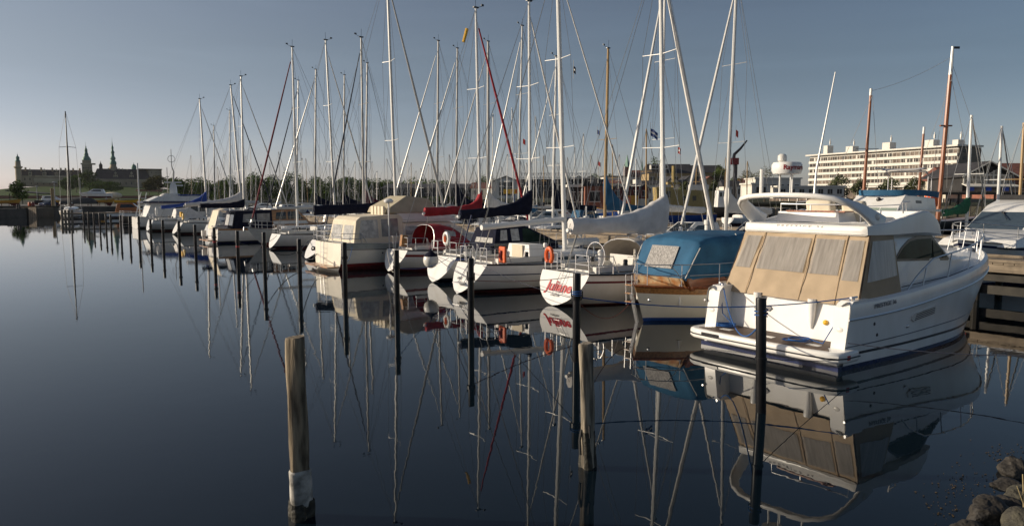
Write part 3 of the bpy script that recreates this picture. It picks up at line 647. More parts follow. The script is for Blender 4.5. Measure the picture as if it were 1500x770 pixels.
# timber quay of the working boats right
qr = thing('timber_quay', 'timber faced quay with pale piles behind the blue hulled work boat', 'quay', (0, 0, 0))
a, c = gz(820, 300, 112), gz(1120, 300, 108)
b = MB(); b.prism([(a.x-6, a.y, -1), (c.x+4, c.y, -1), (c.x+4, c.y+42, -1), (a.x-6, a.y+42, -1)], (0, 0, 3.)); b.build('quay_body', conc, qr)
for i in range(40):
    q = lerp(a.x-6, c.x+4, i/39); yy = lerp(a.y, c.y, i/39)
    b = MB(); b.box((q, yy-.12, .5), (.45, .2, 3)); b.build('face_timber', plank if i % 2 else plankd, qr)
def bin_(px, y, Y, m, lab, d=(1.2, 1, 1.1)):
    p = gz(px, y, Y); b = MB(); x, yy, z = d
    t = thing('fish_bin', lab, 'bin', (p.x, Y, 2.0))
    b.box((0, 0, z*.5), (x, yy, z), taper=1.08); b.build('tub', m, t); b = MB(); b.box((0, 0, z+.04), (x*1.14, yy*1.14, .08)); b.build('rim', m, t)
bin_(906, 296, 110, orange, 'orange bin on the working quay right of the tan mast'); bin_(911, 294, 112, redp, 'dark red bin beside the orange one on the working quay'); bin_(926, 290, 111, ochre, 'ochre net bin on the working quay below the church', (1.6, 1.2, 1.8)); bin_(898, 289, 113, yellow, 'yellow bin on the working quay just right of the tan mast', (.8, .8, 1.9)); bin_(938, 292, 112, plaster, 'white bin on the working quay left of the yellow wheelhouse', (2.2, 1.2, 1.3))
# pedestals on the pier
def pedestal(px, lab, u=U0+.6, h=1.15):
    s = row_s(px, u); p = W(s, u, ZD)
    t = thing('power_pedestal', lab, 'power post', p, head0, 'power pedestals on the pier')
    b = MB(); b.lathe([(.13, 0), (.13, h-.25), (.17, h-.22), (.17, h-.02), (.12, h)], n=12); b.build('column', whitem, t)
    b = MB(); b.lathe([(.035, h), (.035, h+.55), (.02, h+.57)], n=8); b.build('light_pole', whitem, t)
pedestal(731, 'white power pedestal on the pier just above the navy boom cover')
pedestal(859, 'white power pedestal on the pier left of the sagging grey sail cover')
pedestal(1037, 'white power pedestal on the pier behind the blue canopy')
pedestal(612, 'white power pedestal on the pier left of the red boom cover')
# pier head at the far end
ph = W(112, 3.2); t = thing('landing_pier', 'wooden pier head faced with upright pale boards at the far end of the post row', 'pier', ph, head0)
for i in range(4):
    b = MB(); b.box((-3.4+.42*i, 0, .55), (.3, .25, 2.4)); b.build('upright_board', plank, t)
b = MB(); b.box((6, 1.3, 1.2), (19, 2.6, .2)); b.build('deck', plank, t)
b = MB(); b.box((6, .3, .35), (19, .3, .3)); b.build('wale', plankd, t)
# ---------------------------------------------------------------- far left quay furniture
p = at_z(45, 318); bl = thing('mooring_dolphin', 'square timber clad mooring block standing in the water in front of the left quay', 'mooring block', (p.x, p.y+1.6, 0), -.28)
b = MB(); b.box((.2, 0, .75), (4.1, 3.2, 1.9)); b.build('core', concd, bl)
for i in range(9):
    if i in (3, 4): continue
    b = MB(); b.box((-1.7+.45*i, -1.7, .75), (.38, .25, 2.1)); b.build('upright_board', plank, bl)
b = MB(); b.box((-2.1, 0, .7), (.25, 3.4, 2.2)); b.build('side_board', ochre, bl)
for x in (-2.05, -1.6):
    b = MB(); b.tube([(x, -1.95, -1), (x, -1.95, 2.3)], .16, 8); b.build('pile', blackp, bl)
p = at_z(14, 320)
tag(one(MB().box((0, 0, .7), (6, 3, 1.7)), 'landing_stage', concd, 'low dark landing stage left of the timber clad block', 'landing stage', None, (p.x-5.5, p.y+9, 0), .1), 'low dark landing stage left of the timber clad block', 'landing stage')
def lamp(px, yt, Y, lab, r=.09):
    b0 = gz(px, 300, Y); h = at_y(px, yt, Y).z-1.37
    t = thing('street_lamp', lab, 'street lamp', (b0.x, Y, 1.37)); b = MB(); b.tube([(0, 0, 0), (0, 0, h)], r, 7); b.build('pole', alug, t)
    b = MB(); b.lathe([(.1, h), (.5, h+.12), (.15, h+.32)], n=10); b.build('lamp_head', alug, t)
lamp(81, 268, 166, 'grey street lamp on the left quay beside the parked car'); lamp(55, 274, 210, 'thin street lamp behind the lone round quay tree'); lamp(119, 262, 240, 'dark lamp post in front of the castle trees')
for px, lab in ((76.5, 'left of the two pale quay posts'), (79, 'right of the two pale quay posts')):
    b0 = gz(px, 300, 161); one(MB().tube([(0, 0, 0), (0, 0, 4.2)], .17, 7), 'quay_post', spar, 'tall pale wooden post beside the car, ' + lab, 'post', 'pale posts on the left quay', (b0.x, 161, 1.37))
# parked car
p = gz(71, 300, 168); car = thing('parked_car', 'dark blue parked car facing the water on the left quay', 'car', (p.x, 168, 1.375), R(-100))
b = MB(); b.loft([[(x, y*.86, z) for y, z in ((-h, .3), (h, .3), (h, z1*.8), (h*.93, z1), (-h*.93, z1), (-h, z1*.8))] for x, h, z1 in ((2.1, .8, .62), (1.95, .95, .8), (.9, 1, .95), (-1.7, 1, .98), (-2.05, .95, .85), (-2.12, .85, .6))]); b.build('body', navyp, car)
b = MB(); b.loft([[(x, -y, z), (x, y, z)] for x, y, z in ((1.0, .8, .93), (.35, .68, 1.42), (-1., .68, 1.45), (-1.8, .76, .95))], closed=False); b.loft([[(1.0, s_*.8, .93), (.35, s_*.68, 1.42), (-1., s_*.68, 1.45), (-1.8, s_*.76, .95)] for s_ in (-1, -.99)], closed=True); b.loft([[(1.0, s_*.8, .93), (.35, s_*.68, 1.42), (-1., s_*.68, 1.45), (-1.8, s_*.76, .95)] for s_ in (.99, 1)], closed=True); b.build('greenhouse', glass, car)
for x in (1.3, -1.3):
    for y in (-.82, .82):
        b = MB(); b.loft([[(x+.31*math.cos(a), y+d, .31+.31*math.sin(a)) for a in [2*math.pi*i/14 for i in range(14)]] for d in (-.1, .1)]); b.build('wheel', rubber, car)
for y in (-.6, .6):
    b = MB(); b.ell((2.0, y, .68), (.08, .2, .1)); b.build('headlight', whitem, car)
for px, m_, lab in ((41.5, orange, 'orange barrel on the left quay edge beside the lone tree'), (46, redp, 'dark red barrel right of the orange one on the left quay edge')):
    p = gz(px, 300, 158); t = one(MB().lathe([(.3, 0), (.34, .1), (.36, .55), (.34, 1.), (.3, 1.1)], n=12), 'barrel', m_, lab, 'barrel', None, (p.x, 158.5, 1.375))

# ================================================================ BOATS: shared builders
class Hull:
    def __init__(s, par, L, B, fs, fb, fm=None, bs=.8, tr=0., rake=1., zk0=.05, zk=-.45, ga=2.4, gb=.55, tm=.42, pw=2.0, side=gel, strake=None, cove=None, boot=navyp, bottom=redbot, deck=decknon, cockpit=None, canoe=False, rail=blackp, railr=.03, hz=(.20, .12), N=26, camber=.06, cove_z=(.13, .18), strake_h=.07, stern_row=1.):
        s.L, s.B, s.tr, s.rake, s.par = L, B, tr, rake, par
        fm = min(fs, fb)*.93 if fm is None else fm
        s.fs, s.fb, s.fm, s.bs, s.tm, s.pw, s.canoe = fs, fb, fm, bs, tm, pw, canoe
        ts = [i/N for i in range(N+1)]
        if canoe: ts = [0, .01, .025, .05] + ts[2:]
        ts = ts[:-1] + [.985, 1.]
        rings = []
        for t in ts:
            h, z0 = s.hbt(t), s.zst(t)
            k = lerp(zk0, zk, smooth(t/.35)) if t < .6 else lerp(zk, -.12, smooth((t-.6)/.4))
            a = lerp(ga, 1.25, smooth((t-.45)/.55)); b_ = lerp(gb, .8, smooth((t-.5)/.5))
            if canoe: a = lerp(1.3, a, smooth(t/.3)); k = lerp(-.1, zk, smooth(t/.3))
            zl = [z0, z0-strake_h, z0-cove_z[0]-.001, z0-cove_z[1]-.002, lerp(z0, hz[0], .45), lerp(z0, hz[0], .7), lerp(z0, hz[0], .88), hz[0], hz[1], .0, -.2, k]
            pts = []
            last = z0
            for z in zl:
                z = max(min(z, last), k); last = z
                q = (z0-z)/(z0-k) if z0-k > 1e-6 else 1
                y = h*max(0., 1-q**a)**b_
                pts.append((s.xt(t, q, canoe), y, z))
            rings.append([(x, y, z) for x, y, z in pts] + [(x, -y, z) for x, y, z in pts[-2::-1]])
        order = [strake or side, side, cove or side, side, side, side, side, boot, bottom, bottom, bottom]
        ms = []; idx = [0]*11
        for i, m_ in enumerate(order):
            if m_ not in ms: ms.append(m_)
            idx[i] = ms.index(m_)
        b = MB(); b.loft(rings, closed=False, m=idx + idx[::-1])
        if not canoe: b.add(rings[0], [tuple(range(len(rings[0])))], ms.index(side))
        s.obj = b.build('hull', ms, par, 30)
        b = MB(); P = []
        cw = cockpit[2] if cockpit else B*.25
        for t in ts:
            x = s.xt(t, 0, canoe); h = s.hbt(t); z = s.zst(t) - .015; cwx = min(cw, h*.92)
            P.append([(x, h-.01, z), (x, cwx, z+camber*.6), (x, 0, z+camber), (x, -cwx, z+camber*.6), (x, -h+.01, z)])
        for i in range(len(P)-1):
            for j in range(4):
                xm = (P[i][0][0]+P[i+1][0][0])/2
                if cockpit and cockpit[0] < xm < cockpit[1] and j in (1, 2): continue
                b.quad(P[i][j], P[i+1][j], P[i+1][j+1], P[i][j+1])
        s.deck = b.build('deck', deck, par, 60)
        if cockpit:
            x0, x1, c = cockpit; z = s.zs(x0)
            b = MB(); b.quad((x0-.3, -c, z-.5), (x1+.3, -c, z-.5), (x1+.3, c, z-.5), (x0-.3, c, z-.5), m=0)
            for sg in (-1, 1):
                b.box(((x0+x1)/2, sg*(c-.02), z-.2), (x1-x0+.6, .04, .62), m=1)
                b.box(((x0+x1)/2, sg*(c-.24), z-.24), (x1-x0+.5, .42, .06), m=0)
                b.box(((x0+x1)/2, sg*(c+.1), z+.13), (x1-x0+.3, .18, .2), m=1)
            b.box((x1+.2, 0, z+.0), (.06, 2*c, 1.), m=1); b.box((x0-.2, 0, z-.2), (.06, 2*c, .6), m=1)
            b.build('cockpit', [oak, gel2], par)
        if rail:
            b = MB()
            for sg in (-1, 1): b.tube([(s.xt(t, 0, canoe), sg*s.hbt(t), s.zst(t)+.012) for t in ts[:-1]], railr, 5)
            b.build('toe_rail', rail, par)
    def xt(s, t, q, canoe=False):
        xs = s.tr*(1-q) if not canoe else s.tr*q
        return xs + t*(s.L - s.rake*q**1.2 - xs)
    def hbt(s, t):
        if t <= s.tm:
            if s.canoe: return s.B/2*max(0., 1-((s.tm-t)/s.tm)**2.4)
            return s.B/2*(s.bs+(1-s.bs)*math.sin(math.pi/2*t/s.tm))
        return s.B/2*max(0.004, 1-((t-s.tm)/(1-s.tm))**s.pw)
    def zst(s, t):
        return s.fm + (s.fs-s.fm)*max(0, 1-t/.4)**2 + (s.fb-s.fm)*max(0, (t-.4)/.6)**2
    def t(s, x): x0 = 0 if s.canoe else s.tr; return max(0, min(1, (x-x0)/(s.L-x0)))
    def hb(s, x): return s.hbt(s.t(x))
    def zs(s, x): return s.zst(s.t(x))

def trunk(H, x0, x1, w0, w1, h, m=gel, win=glass, wins=((.12, .45), (.52, .8)), slope=.9, name='coachroof', hs=None):
    b = MB(); R_ = []
    def sec(x):
        t = (x-x0)/(x1-x0); w_ = lerp(w0, w1, t**1.5); z = H.zs(x) - .02; k = h*(1-.25*t)
        k *= smooth(min(1, (x1-x)/slope + .04)); return w_, z, k
    for i in range(15):
        x = lerp(x0, x1, i/14); w_, z, k = sec(x); w_ = min(w_, H.hb(x)*.86)
        R_.append([(x, -w_, z), (x, -w_*.95, z+k*.75), (x, -w_*.84, z+k*.97), (x, -w_*.4, z+k*1.12), (x, 0, z+k*1.15), (x, w_*.4, z+k*1.12), (x, w_*.84, z+k*.97), (x, w_*.95, z+k*.75), (x, w_, z)])
    b.loft(R_); tr_ = b.build(name, m, H.par, 50)
    for a, c in wins:
        xa, xb_ = lerp(x0, x1, a), lerp(x0, x1, c)
        for sg in (-1, 1):
            b = MB(); top, bot = [], []
            for j in range(7):
                x = lerp(xa, xb_, j/6); w_, z, k = sec(x); w_ = min(w_, H.hb(x)*.86)
                e = .12 if j in (0, 6) else 0
                top.append((x, sg*(lerp(w_, w_*.95, .86)+.012), z+k*(.64-e))); bot.append((x, sg*(lerp(w_, w_*.95, .35)+.012), z+k*(.28+e)))
            b.add(top+bot, [(j, j+1, 7+j+1, 7+j) for j in range(6)]); b.build('cabin_window', win, tr_)
    return tr_

def sprayhood(H, x0, x1, w_, h, m, z=None, vin=True, name='sprayhood', n=9):
    z = H.zs(x0)+.12 if z is None else z; b = MB(); R_ = []
    for x, k in ((x0, 1.), (lerp(x0, x1, .3), 1.03), (lerp(x0, x1, .6), .9), (lerp(x0, x1, .85), .6), (x1, .3)):
        R_.append([(x - .18*(1-math.sin(a))*(1 if x < x1 else 0), -w_*math.cos(a)*(abs(math.cos(a))**-.25 if abs(math.cos(a)) > .05 else 1), z + h*k*math.sin(a)**.6) for a in [math.pi*j/n for j in range(n+1)]])
    b.loft(R_, closed=False); o = b.build(name, m, H.par, 60)
    b = MB(); b.tube([(p[0], p[1], p[2]) for p in R_[0]], .018, 5); b.build('hoop', steel, o)
    if vin:
        b = MB()
        def lift(p): return (p[0]+.012, p[1], p[2]+.016)
        b.loft([[lift(p) for p in R_[2][3:7]], [lift(p) for p in R_[3][3:7]]], closed=False); b.build('clear_window', vinyl2, o)
        for sl in ((1, 3), (7, 9)):
            b = MB(); sg = -1 if sl[0] == 1 else 1
            b.loft([[(p[0], p[1]*1.012+sg*.004, p[2]) for p in R_[1][sl[0]:sl[1]]], [(p[0], p[1]*1.012+sg*.004, p[2]) for p in R_[2][sl[0]:sl[1]]]], closed=False); b.build('clear_window', vinyl2, o)
    return o

def pushpit(H, xf=1.5, h=.62, gate=.5):
    x0 = H.xt(.0, 0) + .06
    for sg in (-1, 1):
        b = MB()
        P = [(xf, H.hb(xf)-.05), (lerp(x0, xf, .4), H.hb(lerp(x0, xf, .4))-.05), (x0, H.hb(x0)-.1), (x0, gate)]
        zz = [H.zs(q[0]) for q in P]
        for k in (h, h*.5): b.tube([(q[0], sg*q[1], z+k) for q, z in zip(P, zz)], .016, 6)
        for q, z in zip(P, zz): b.tube([(q[0], sg*q[1], z), (q[0], sg*q[1], z+h)], .015, 6)
        b.tube([(xf, sg*(H.hb(xf)-.05), H.zs(xf)+h), (xf+.25, sg*(H.hb(xf)-.04), H.zs(xf)+.05)], .015, 5)
        b.build('pushpit', steel, H.par)
def pulpit(H, h=.62, back=1.3):
    b = MB(); L = H.L
    for sg in (-1, 1):
        P = [(L-back, sg*(H.hb(L-back)-.03)), (L-.55*back, sg*(H.hb(L-.55*back)-.02)), (L-.1, sg*.12)]
        b.tube([(x, y, H.zs(x)+h) for x, y in P] + [(L+.05, 0, H.zs(L)+h)], .016, 6)
        b.tube([(x, y, H.zs(x)+h*.5) for x, y in P], .012, 5)
        for x, y in P[:2]: b.tube([(x, y, H.zs(x)), (x, y, H.zs(x)+h)], .015, 5)
        b.tube([(P[2][0]-.15, P[2][1], H.zs(L)), (P[2][0], P[2][1], H.zs(L)+h)], .015, 5)
    return b.build('pulpit', steel, H.par)
def lifelines(H, x0, x1, h=.6, step=1.7):
    n = max(2, int((x1-x0)/step))
    for sg in (-1, 1):
        P = [(lerp(x0, x1, i/n), sg*(H.hb(lerp(x0, x1, i/n))-.05)) for i in range(n+1)]
        for x, y in P[1:-1]:
            b = MB(); b.tube([(x, y, H.zs(x)), (x, y, H.zs(x)+h)], .014, 5); b.build('stanchion', steel, H.par)
        b = MB()
        for k in (h, h*.52): b.tube([(x, y, H.zs(x)+k) for x, y in P], .007, 4)
        b.build('lifeline', wire, H.par)
def horseshoe(par, c, rot, m=orange, ring=False):
    M = Matrix.Rotation(rot, 3, 'Z'); b = MB(); c = Vector(c)
    A = [2*math.pi*i/16 for i in range(16)] if ring else [R(-60) + R(300)*i/16 for i in range(17)]
    P = [c + M @ Vector((0, .19*math.cos(a+math.pi/2*0), .25*math.sin(a + math.pi/2*0) if ring else .28*math.sin(a))) for a in A]
    if not ring: P = [c + M @ Vector((0, .17*math.sin(a), .26*math.cos(a))) for a in [R(-150)+R(300)*i/16 for i in range(17)]]
    b.tube(P, .075, 8, loop=ring); return b.build('life_ring' if ring else 'horseshoe_buoy', m, par)

def cover_sections(xm, zb0, xe, zb1, h0, h1, wdt, rg, m, par, name='sail_cover', pw=2.6, wr=.02):
    """sail cover along a boom: mast end (xm) -> outer end (xe)"""
    import mathutils.noise as mn
    b = MB(); R_ = []; n = 34; sd_ = rg.uniform(0, 50)
    for i in range(n+1):
        f = i/n; x = lerp(xm, xe, f); zb = lerp(zb0, zb1, f) - .06; h = h1 + (h0-h1)*(1-f)**pw; ww = wdt*(1-.35*f)
        drop = .07*math.sin(f*9)*wr*10
        ring = []
        for j in range(16):
            a = 2*math.pi*j/16; y = ww*math.sin(a)*(1 if math.cos(a) < 0 else .8); z = zb + h*(.5-.5*math.cos(a)) - (.08+drop)*(1-abs(math.sin(a)))*(1 if math.cos(a) > 0 else 0)
            tie = .22*max(0, math.cos(2*math.pi*(abs(xm-x)/.85)))**10
            q = mn.noise(Vector((x*2.4 + z*1.7 + sd_, z*2.2, y*2))); q2 = mn.noise(Vector((x*6 - z*5 + sd_, z*3, y*5)))
            y *= 1 - tie*.6; y += math.copysign(q*.055*(wr/.012)**.5 + q2*.022, math.sin(a)); z += q*.05*(1-tie) - tie*.05*(1 if math.cos(a) < 0 else -1)
            ring.append((x, y, z))
        R_.append(ring)
    b.loft(R_); return b.build(name, m, par, 70)

def rig(H, xm, xt, zt, mm=alu, r=.075, spr=(.38, .68), jib=None, boom=None, backstay=True, fs_top=.96, rg=None, vane=True, zdeck=None, thin=.011, spr_len=.3, spr_m=None, foot=None, boomm=None):
    par = H.par; rg = rg or random.Random(int(zt*100)); zd = H.zs(xm)+.1 if zdeck is None else zdeck
    P = lambda f: (lerp(xm, xt, f), 0, lerp(zd, zt, f))
    b = MB(); b.tube([P(0), P(.5), P(.9), P(1)], [r, r, r*.85, r*.7], 8); mast = b.build('mast', mm, par)
    b = MB(); tips = []
    hbm = max(.5, H.hb(xm)*.92)
    for f in spr:
        p = P(f); k = spr_len*H.B*(1-.25*f); c_ = MB()
        c_.tube([(p[0]-.12, -k, p[2]+.03), (p[0], 0, p[2]), (p[0]-.12, k, p[2]+.03)], .017, 5); c_.build('spreader', spr_m or mm, par)
        tips.append((p[0]-.12, k, p[2]+.03))
    ch = (xm-.25, hbm, H.zs(xm))
    for sg in (-1, 1):
        path = [ch] + tips + [P(.97)]
        b.tube([(x, y*sg, z) for x, y, z in path], thin, 4)
        b.tube([(ch[0]+.45, ch[1]*sg, ch[2]), P(spr[0])] if spr else [ch, P(.6)], thin*.9, 4)
        if len(tips) > 1: b.tube([(tips[0][0], tips[0][1]*sg, tips[0][2]), P(spr[1])], thin*.9, 4)
    if backstay: b.tube([(H.xt(0, 0)+.1, 0, H.zs(0)+.05), P(1)], thin, 4)
    ft = P(fs_top)
    if foot is None: foot = (H.L-.12, 0, H.zs(H.L)+.05)
    b.tube([foot, ft], thin, 4)
    for f in (.3, .5): b.tube([(xm+.2, .12, zd), P(f+.4)], thin*.7, 4)
    b.build('rigging', wire, par)
    if jib:
        jm, jr = jib; a = Vector(foot).lerp(Vector(ft), .045); e = Vector(foot).lerp(Vector(ft), .955); c_ = MB(); n = 14
        c_.tube([a.lerp(e, i/n) for i in range(n+1)], [jr*(.8+.5*math.sin(math.pi*min(1, .25+.75*(1-i/n)))) * (1 - .55*i/n) for i in range(n+1)], 7); c_.build('furled_jib', jm, par)
        c_ = MB(); c_.tube([Vector(foot).lerp(Vector(ft), .02), Vector(foot).lerp(Vector(ft), .035)], .1, 8); c_.build('furling_drum', steel, par)
    if vane:
        c_ = MB(); p = P(1); c_.tube([p, (p[0], .05, p[2]+.55)], .012, 4); c_.tube([p, (p[0]+.4, 0, p[2]+.14)], .012, 4); c_.box((p[0]+.42, 0, p[2]+.2), (.16, .03, .1)); c_.box((p[0], 0, p[2]+.03), (.3, .12, .07)); c_.build('masthead_gear', blackp, par)
    if boom:
        zb, ln = boom['z'], boom['len']; ze = zb + boom.get('rise', 0.); xb_ = lerp(xm, xt, (zb-zd)/(zt-zd))
        c_ = MB(); c_.tube([(xb_-.05, 0, zb), (xb_-ln, 0, ze)], boom.get('r', .07), 8); c_.build('boom', boomm or mm, par)
        c_ = MB(); c_.tube([(xb_-ln+.05, 0, ze), P(1)], thin*.8, 4); c_.tube([(xb_-ln*.9, 0, ze-.05), (max(.5, xb_-ln*1.0), 0, H.zs(.5)+.2)], .02, 5); c_.build('topping_lift', ropew, par)
        if boom.get('cover'):
            cover_sections(xb_+.04, zb, xb_-ln*.97, ze, boom.get('h0', 1.), boom.get('h1', .3), boom.get('w', .2), rg, boom['cover'], par, wr=boom.get('wr', .012), pw=boom.get('pw', 5.))
    return mast

def sailboat(label, org, head, L, B, mast, fs=1.05, fb=1.3, tr=.5, jib=None, jibfoot=None, boom=None, hull=None, hood=None, near=True, group='sailboats in the marina', top_ext=1., r=.08, mm=alu, spr=(.36, .66), trunk_=True, cockpit=True, wheel=False, lines=True, thin=.011, backstay=True, deckcol=None, coach=gel, boomm=None, zk0=.05):
    t = thing('sailboat', label, 'sailboat', org, head, group); rg = random.Random(int(abs(org.x*91+org.y*37)))
    xm = plane_local(org, head, mast[0], 300)[0]; xt, zt = plane_local(org, head, *mast[1])
    if top_ext != 1.: z0 = 1.3; xt = xm+(xt-xm)*top_ext; zt = z0+(zt-z0)*top_ext
    foot = None
    if jibfoot:
        fx, fz = plane_local(org, head, *jibfoot); k = (zt*.95-fz); ux = (fx - lerp(xm, xt, .95))/k
        zf = fb+.15; fx = fx + ux*(fz-zf); fx = max(min(fx, xm+5.), xm+2.2); foot = (fx, 0, zf); L = fx+.25 if L is None else max(L, fx+.2)
    if L is None: L = xm+4.2
    kw = dict(bs=.78, tr=tr, rake=1.25, zk0=zk0); kw.update(hull or {})
    H = Hull(t, L, B, fs, fb, cockpit=(tr+.75, tr+2.6, B*.22) if cockpit else None, **kw)
    H.xm = xm
    if trunk_: trunk(H, tr+3.0, xm+1.9, B*.34, B*.24, .42, coach)
    if hood: sprayhood(H, tr+2.4, tr+3.9, B*.34, .75, hood)
    if near:
        pushpit(H); pulpit(H); lifelines(H, tr+1.5, L-1.25)
    rig(H, xm, xt, zt, mm, r, spr, jib, boom, foot=foot, rg=rg, zdeck=H.zs(xm)+(.35 if trunk_ else .1), thin=thin, backstay=backstay, boomm=boomm)
    if near:
        for sg in (-1, 1):
            b = MB(); b.lathe([(.09, 0), (.075, .08), (.085, .16), (.06, .2)], (tr+2.0, sg*(B*.22+.13), H.zs(1)+.22), 10); b.build('winch', blackp, t)
    return t, H

def cabin(par, name, prof, wb, wt, m, tumble=None):
    zs_ = [p[1] for p in prof]; z0, z1 = min(zs_), max(zs_); wf = lambda z: lerp(wb, wt, (z-z0)/(z1-z0))
    n = len(prof); A = [(x, -wf(z), z) for x, z in prof]; C_ = [(x, wf(z), z) for x, z in prof]
    b = MB(); b.add(A+C_, [tuple(range(n)), tuple(range(2*n-1, n-1, -1))] + [(i, n+i, n+(i+1) % n, (i+1) % n) for i in range(n)])
    o = b.build(name, m, par, 25); o_w = wf
    bv = o.modifiers.new('bevel', 'BEVEL'); bv.width = .035; bv.segments = 2; bv.limit_method = 'ANGLE'; bv.angle_limit = R(30)
    return o, wf
def panel(par, name, poly, wf, m, sides=(-1, 1), off=.008):
    for sg in sides:
        b = MB(); b.prism([(x, sg*(wf(z)+off), z) for x, z in poly], (0, sg*-.006, 0)); b.build(name, m, par)
def cross(par, name, p0, p1, wf, f0, f1, m, off=.01, m0=.06):
    """panel lying on the strip of a cabin between profile points p0 and p1, from width fraction f0 to f1"""
    (x0, z0), (x1, z1) = p0, p1; d = Vector((x1-x0, 0, z1-z0)); n = Vector((d.z, 0, -d.x)).normalized()*off
    if d.x < 0: d_ = -d
    else: d_ = d
    if (d_.z > 0) != (n.x < 0): n = -n
    q0, q1 = (x0+d.x*m0, z0+d.z*m0), (x1-d.x*m0, z1-d.z*m0)
    b = MB(); P = []
    for (x, z), fs_ in ((q0, (f0, f1)), (q1, (f1, f0))):
        for f in fs_: P.append(Vector((x, f*wf(z), z)) + n)
    b.prism(P, -n*.6); return b.build(name, m, par)
def fender(par, c, m=whitem, r=.13, h=.55):
    b = MB(); b.lathe([(.02, h*.62), (.04, h*.55), (r, h*.4), (r, -h*.4), (.04, -h*.55)], c, 10); return b.build('fender', m, par)

# ================================================================ BIG WHITE MOTOR YACHT, nearest berth
def motor_yacht_near():
    org = Vector((5.88, 16.40, 0)); hd = R(36)
    t = thing('motor_yacht', 'large white motor yacht with a beige canvas cockpit enclosure and arched radar hoop, nearest berth', 'motor yacht', org, hd)
    L = 11.25; N = 30
    def hs(x):                                   # half beam at the sheer
        return 1.88 + .1*smooth(x/3) if x < 5 else 1.98*(1-((x-5)/(L-5))**2.0)
    def zs(x): return 1.46 + .62*smooth((x-.4)/(L-1.2))
    rings = []; xs = [.12, .3, .6] + [lerp(1, L, i/(N-1)) for i in range(N)]
    for x in xs:
        f = max(0, (x-1)/(L-1)); z0 = zs(x); h = hs(min(x, L-.01)); fl = lerp(.04, .5, f**2.2); rk = 1.5*f**3
        row = []
        for z, kind in ((z0-.10, 0), (z0+.0, 1), (z0-.05, 2), (z0-.18, 3), (z0-.36, 4), (lerp(z0-.36, .34, .35), 5), (lerp(z0-.36, .34, .7), 5), (.36, 5), (.30, 5), (.2, 5), (.1, 5), (-.05, 5), (-.45, 6)):
            q = max(0, (z0-.3-z)/(z0-.3+.1)); y = h*(1-fl*q)
            if kind == 0: y = h - .24
            if kind == 1: y = h - .12
            if kind == 2: y = h - .03
            if kind == 6: y *= .55
            y = max(y, .0)
            ax_ = x - rk*q
            if x < .5: ax_ += (.5-x)*0 + max(0, z-.45)*.12*(1 if x < .2 else 0)
            row.append((ax_, y, z))
        rings.append(row)
    ms = [gel, gel, gel, gel, gel, gel, gel, blackp, gel, gel, navyp, navyp]
    idx = [0, 0, 0, 0, 0, 0, 0, 1, 0, 0, 2, 2]
    b = MB()
    for sg in (-1, 1): b.loft([[(x, sg*y, z) for x, y, z in r_] for r_ in rings], closed=False, m=idx)
    # quarters: inner faces and caps of the two stern wings
    for sg in (-1, 1):
        o_, i_ = 1.84, 1.52
        b.prism([(.12, sg*(o_), .3), (.12+.0, sg*o_, .45), (.26, sg*o_, 1.34), (.4, sg*o_, 1.47), (1.0, sg*o_, 1.49), (1.0, sg*o_, .3)], (0, -sg*(o_-i_), 0))
    b.box((.55, 0, .02), (1.1, 3.5, .56)); 
    hull = b.build('hull', [gel, blackp, navyp], t, 35)
    b = MB(); b.box((.6, 0, -.02), (1.3, 3.62, .26)); b.build('antifouled_bottom', navyp, t)
    # bathing platform
    def plat(o, z0, z1, m, name):
        P = []; c = .35
        pts = [(.42, -2.02), (-.1, -2.02), (-.3, -1.95), (-.42, -1.75), (-.48, -1.2), (-.5, 0), (-.48, 1.2), (-.42, 1.75), (-.3, 1.95), (-.1, 2.02), (.42, 2.02)]
        pts = [(x*1. + (o if x < .3 else 0), y*(1-o/2)) for x, y in pts]
        b = MB(); b.prism([(x, y, z0) for x, y in pts], (0, 0, z1-z0)); return b.build(name, m, t), pts
    pl, pts = plat(0., .22, .46, gel, 'swim_platform')
    bv = pl.modifiers.new('bevel', 'BEVEL'); bv.width = .06; bv.segments = 3; bv.limit_method = 'ANGLE'; bv.angle_limit = R(50)
    b = MB(); b.tube([(x-.012, y*1.004, .335) for x, y in pts], .016, 6); b.build('rub_strip', blackp, pl)
    teak = mat('grey brown teak deck', (.05, .03, .021), .65, scale=4, stretch=(.6, 22, 1), c2=(.125, .08, .055), lo=.42, hi=.58)
    b = MB(); b.prism([(.68, -1.5, .462), (.05, -1.5, .462), (-.26, -1.72, .462), (-.38, -1.2, .462), (-.4, 0, .462), (-.38, 1.2, .462), (-.26, 1.72, .462), (.05, 1.5, .462), (.68, 1.5, .462)], (0, 0, .012)); b.build('teak_deck', teak, pl)
    for y in (-1.2, -.05, 1.1):
        b = MB(); b.box((.02, y, .476), (.16, .3, .008)); b.build('hatch_handle', gel2, pl)
    b = MB(); b.box((-.49, 1.2, .385), (.03, .5, .06)); b.build('vent_slot', blackp, pl)
    # transom wall of the cockpit
    b = MB(); b.prism([(.66, -1.53, .44), (.78, -1.53, 1.3), (.95, -1.53, 1.3), (.95, -1.53, .44)], (0, 3.06, 0)); tw_ = b.build('transom_wall', gel, t)
    for y in (.72, -.72):
        b = MB(); b.lathe([(.03, .7), (.06, .85), (.085, 1.1), (.1, 1.32), (.1, 1.38)], (.68, y, 0), 10); b.build('moulded_post', gel, tw_)
    b = MB(); b.lathe([(.11, -.012), (.11, .012)], (0, 0, 0), 4); o = b.build('star_emblem', LETK, tw_); o.location = (.715, .42, 1.02); o.rotation_euler = (0, R(-82), 0); o.scale = (.75, .75, .4)
    b = MB(); b.ell((.70, -1.05, .88), (.05, .06, .06)); b.build('shower_valve', yellow, tw_)
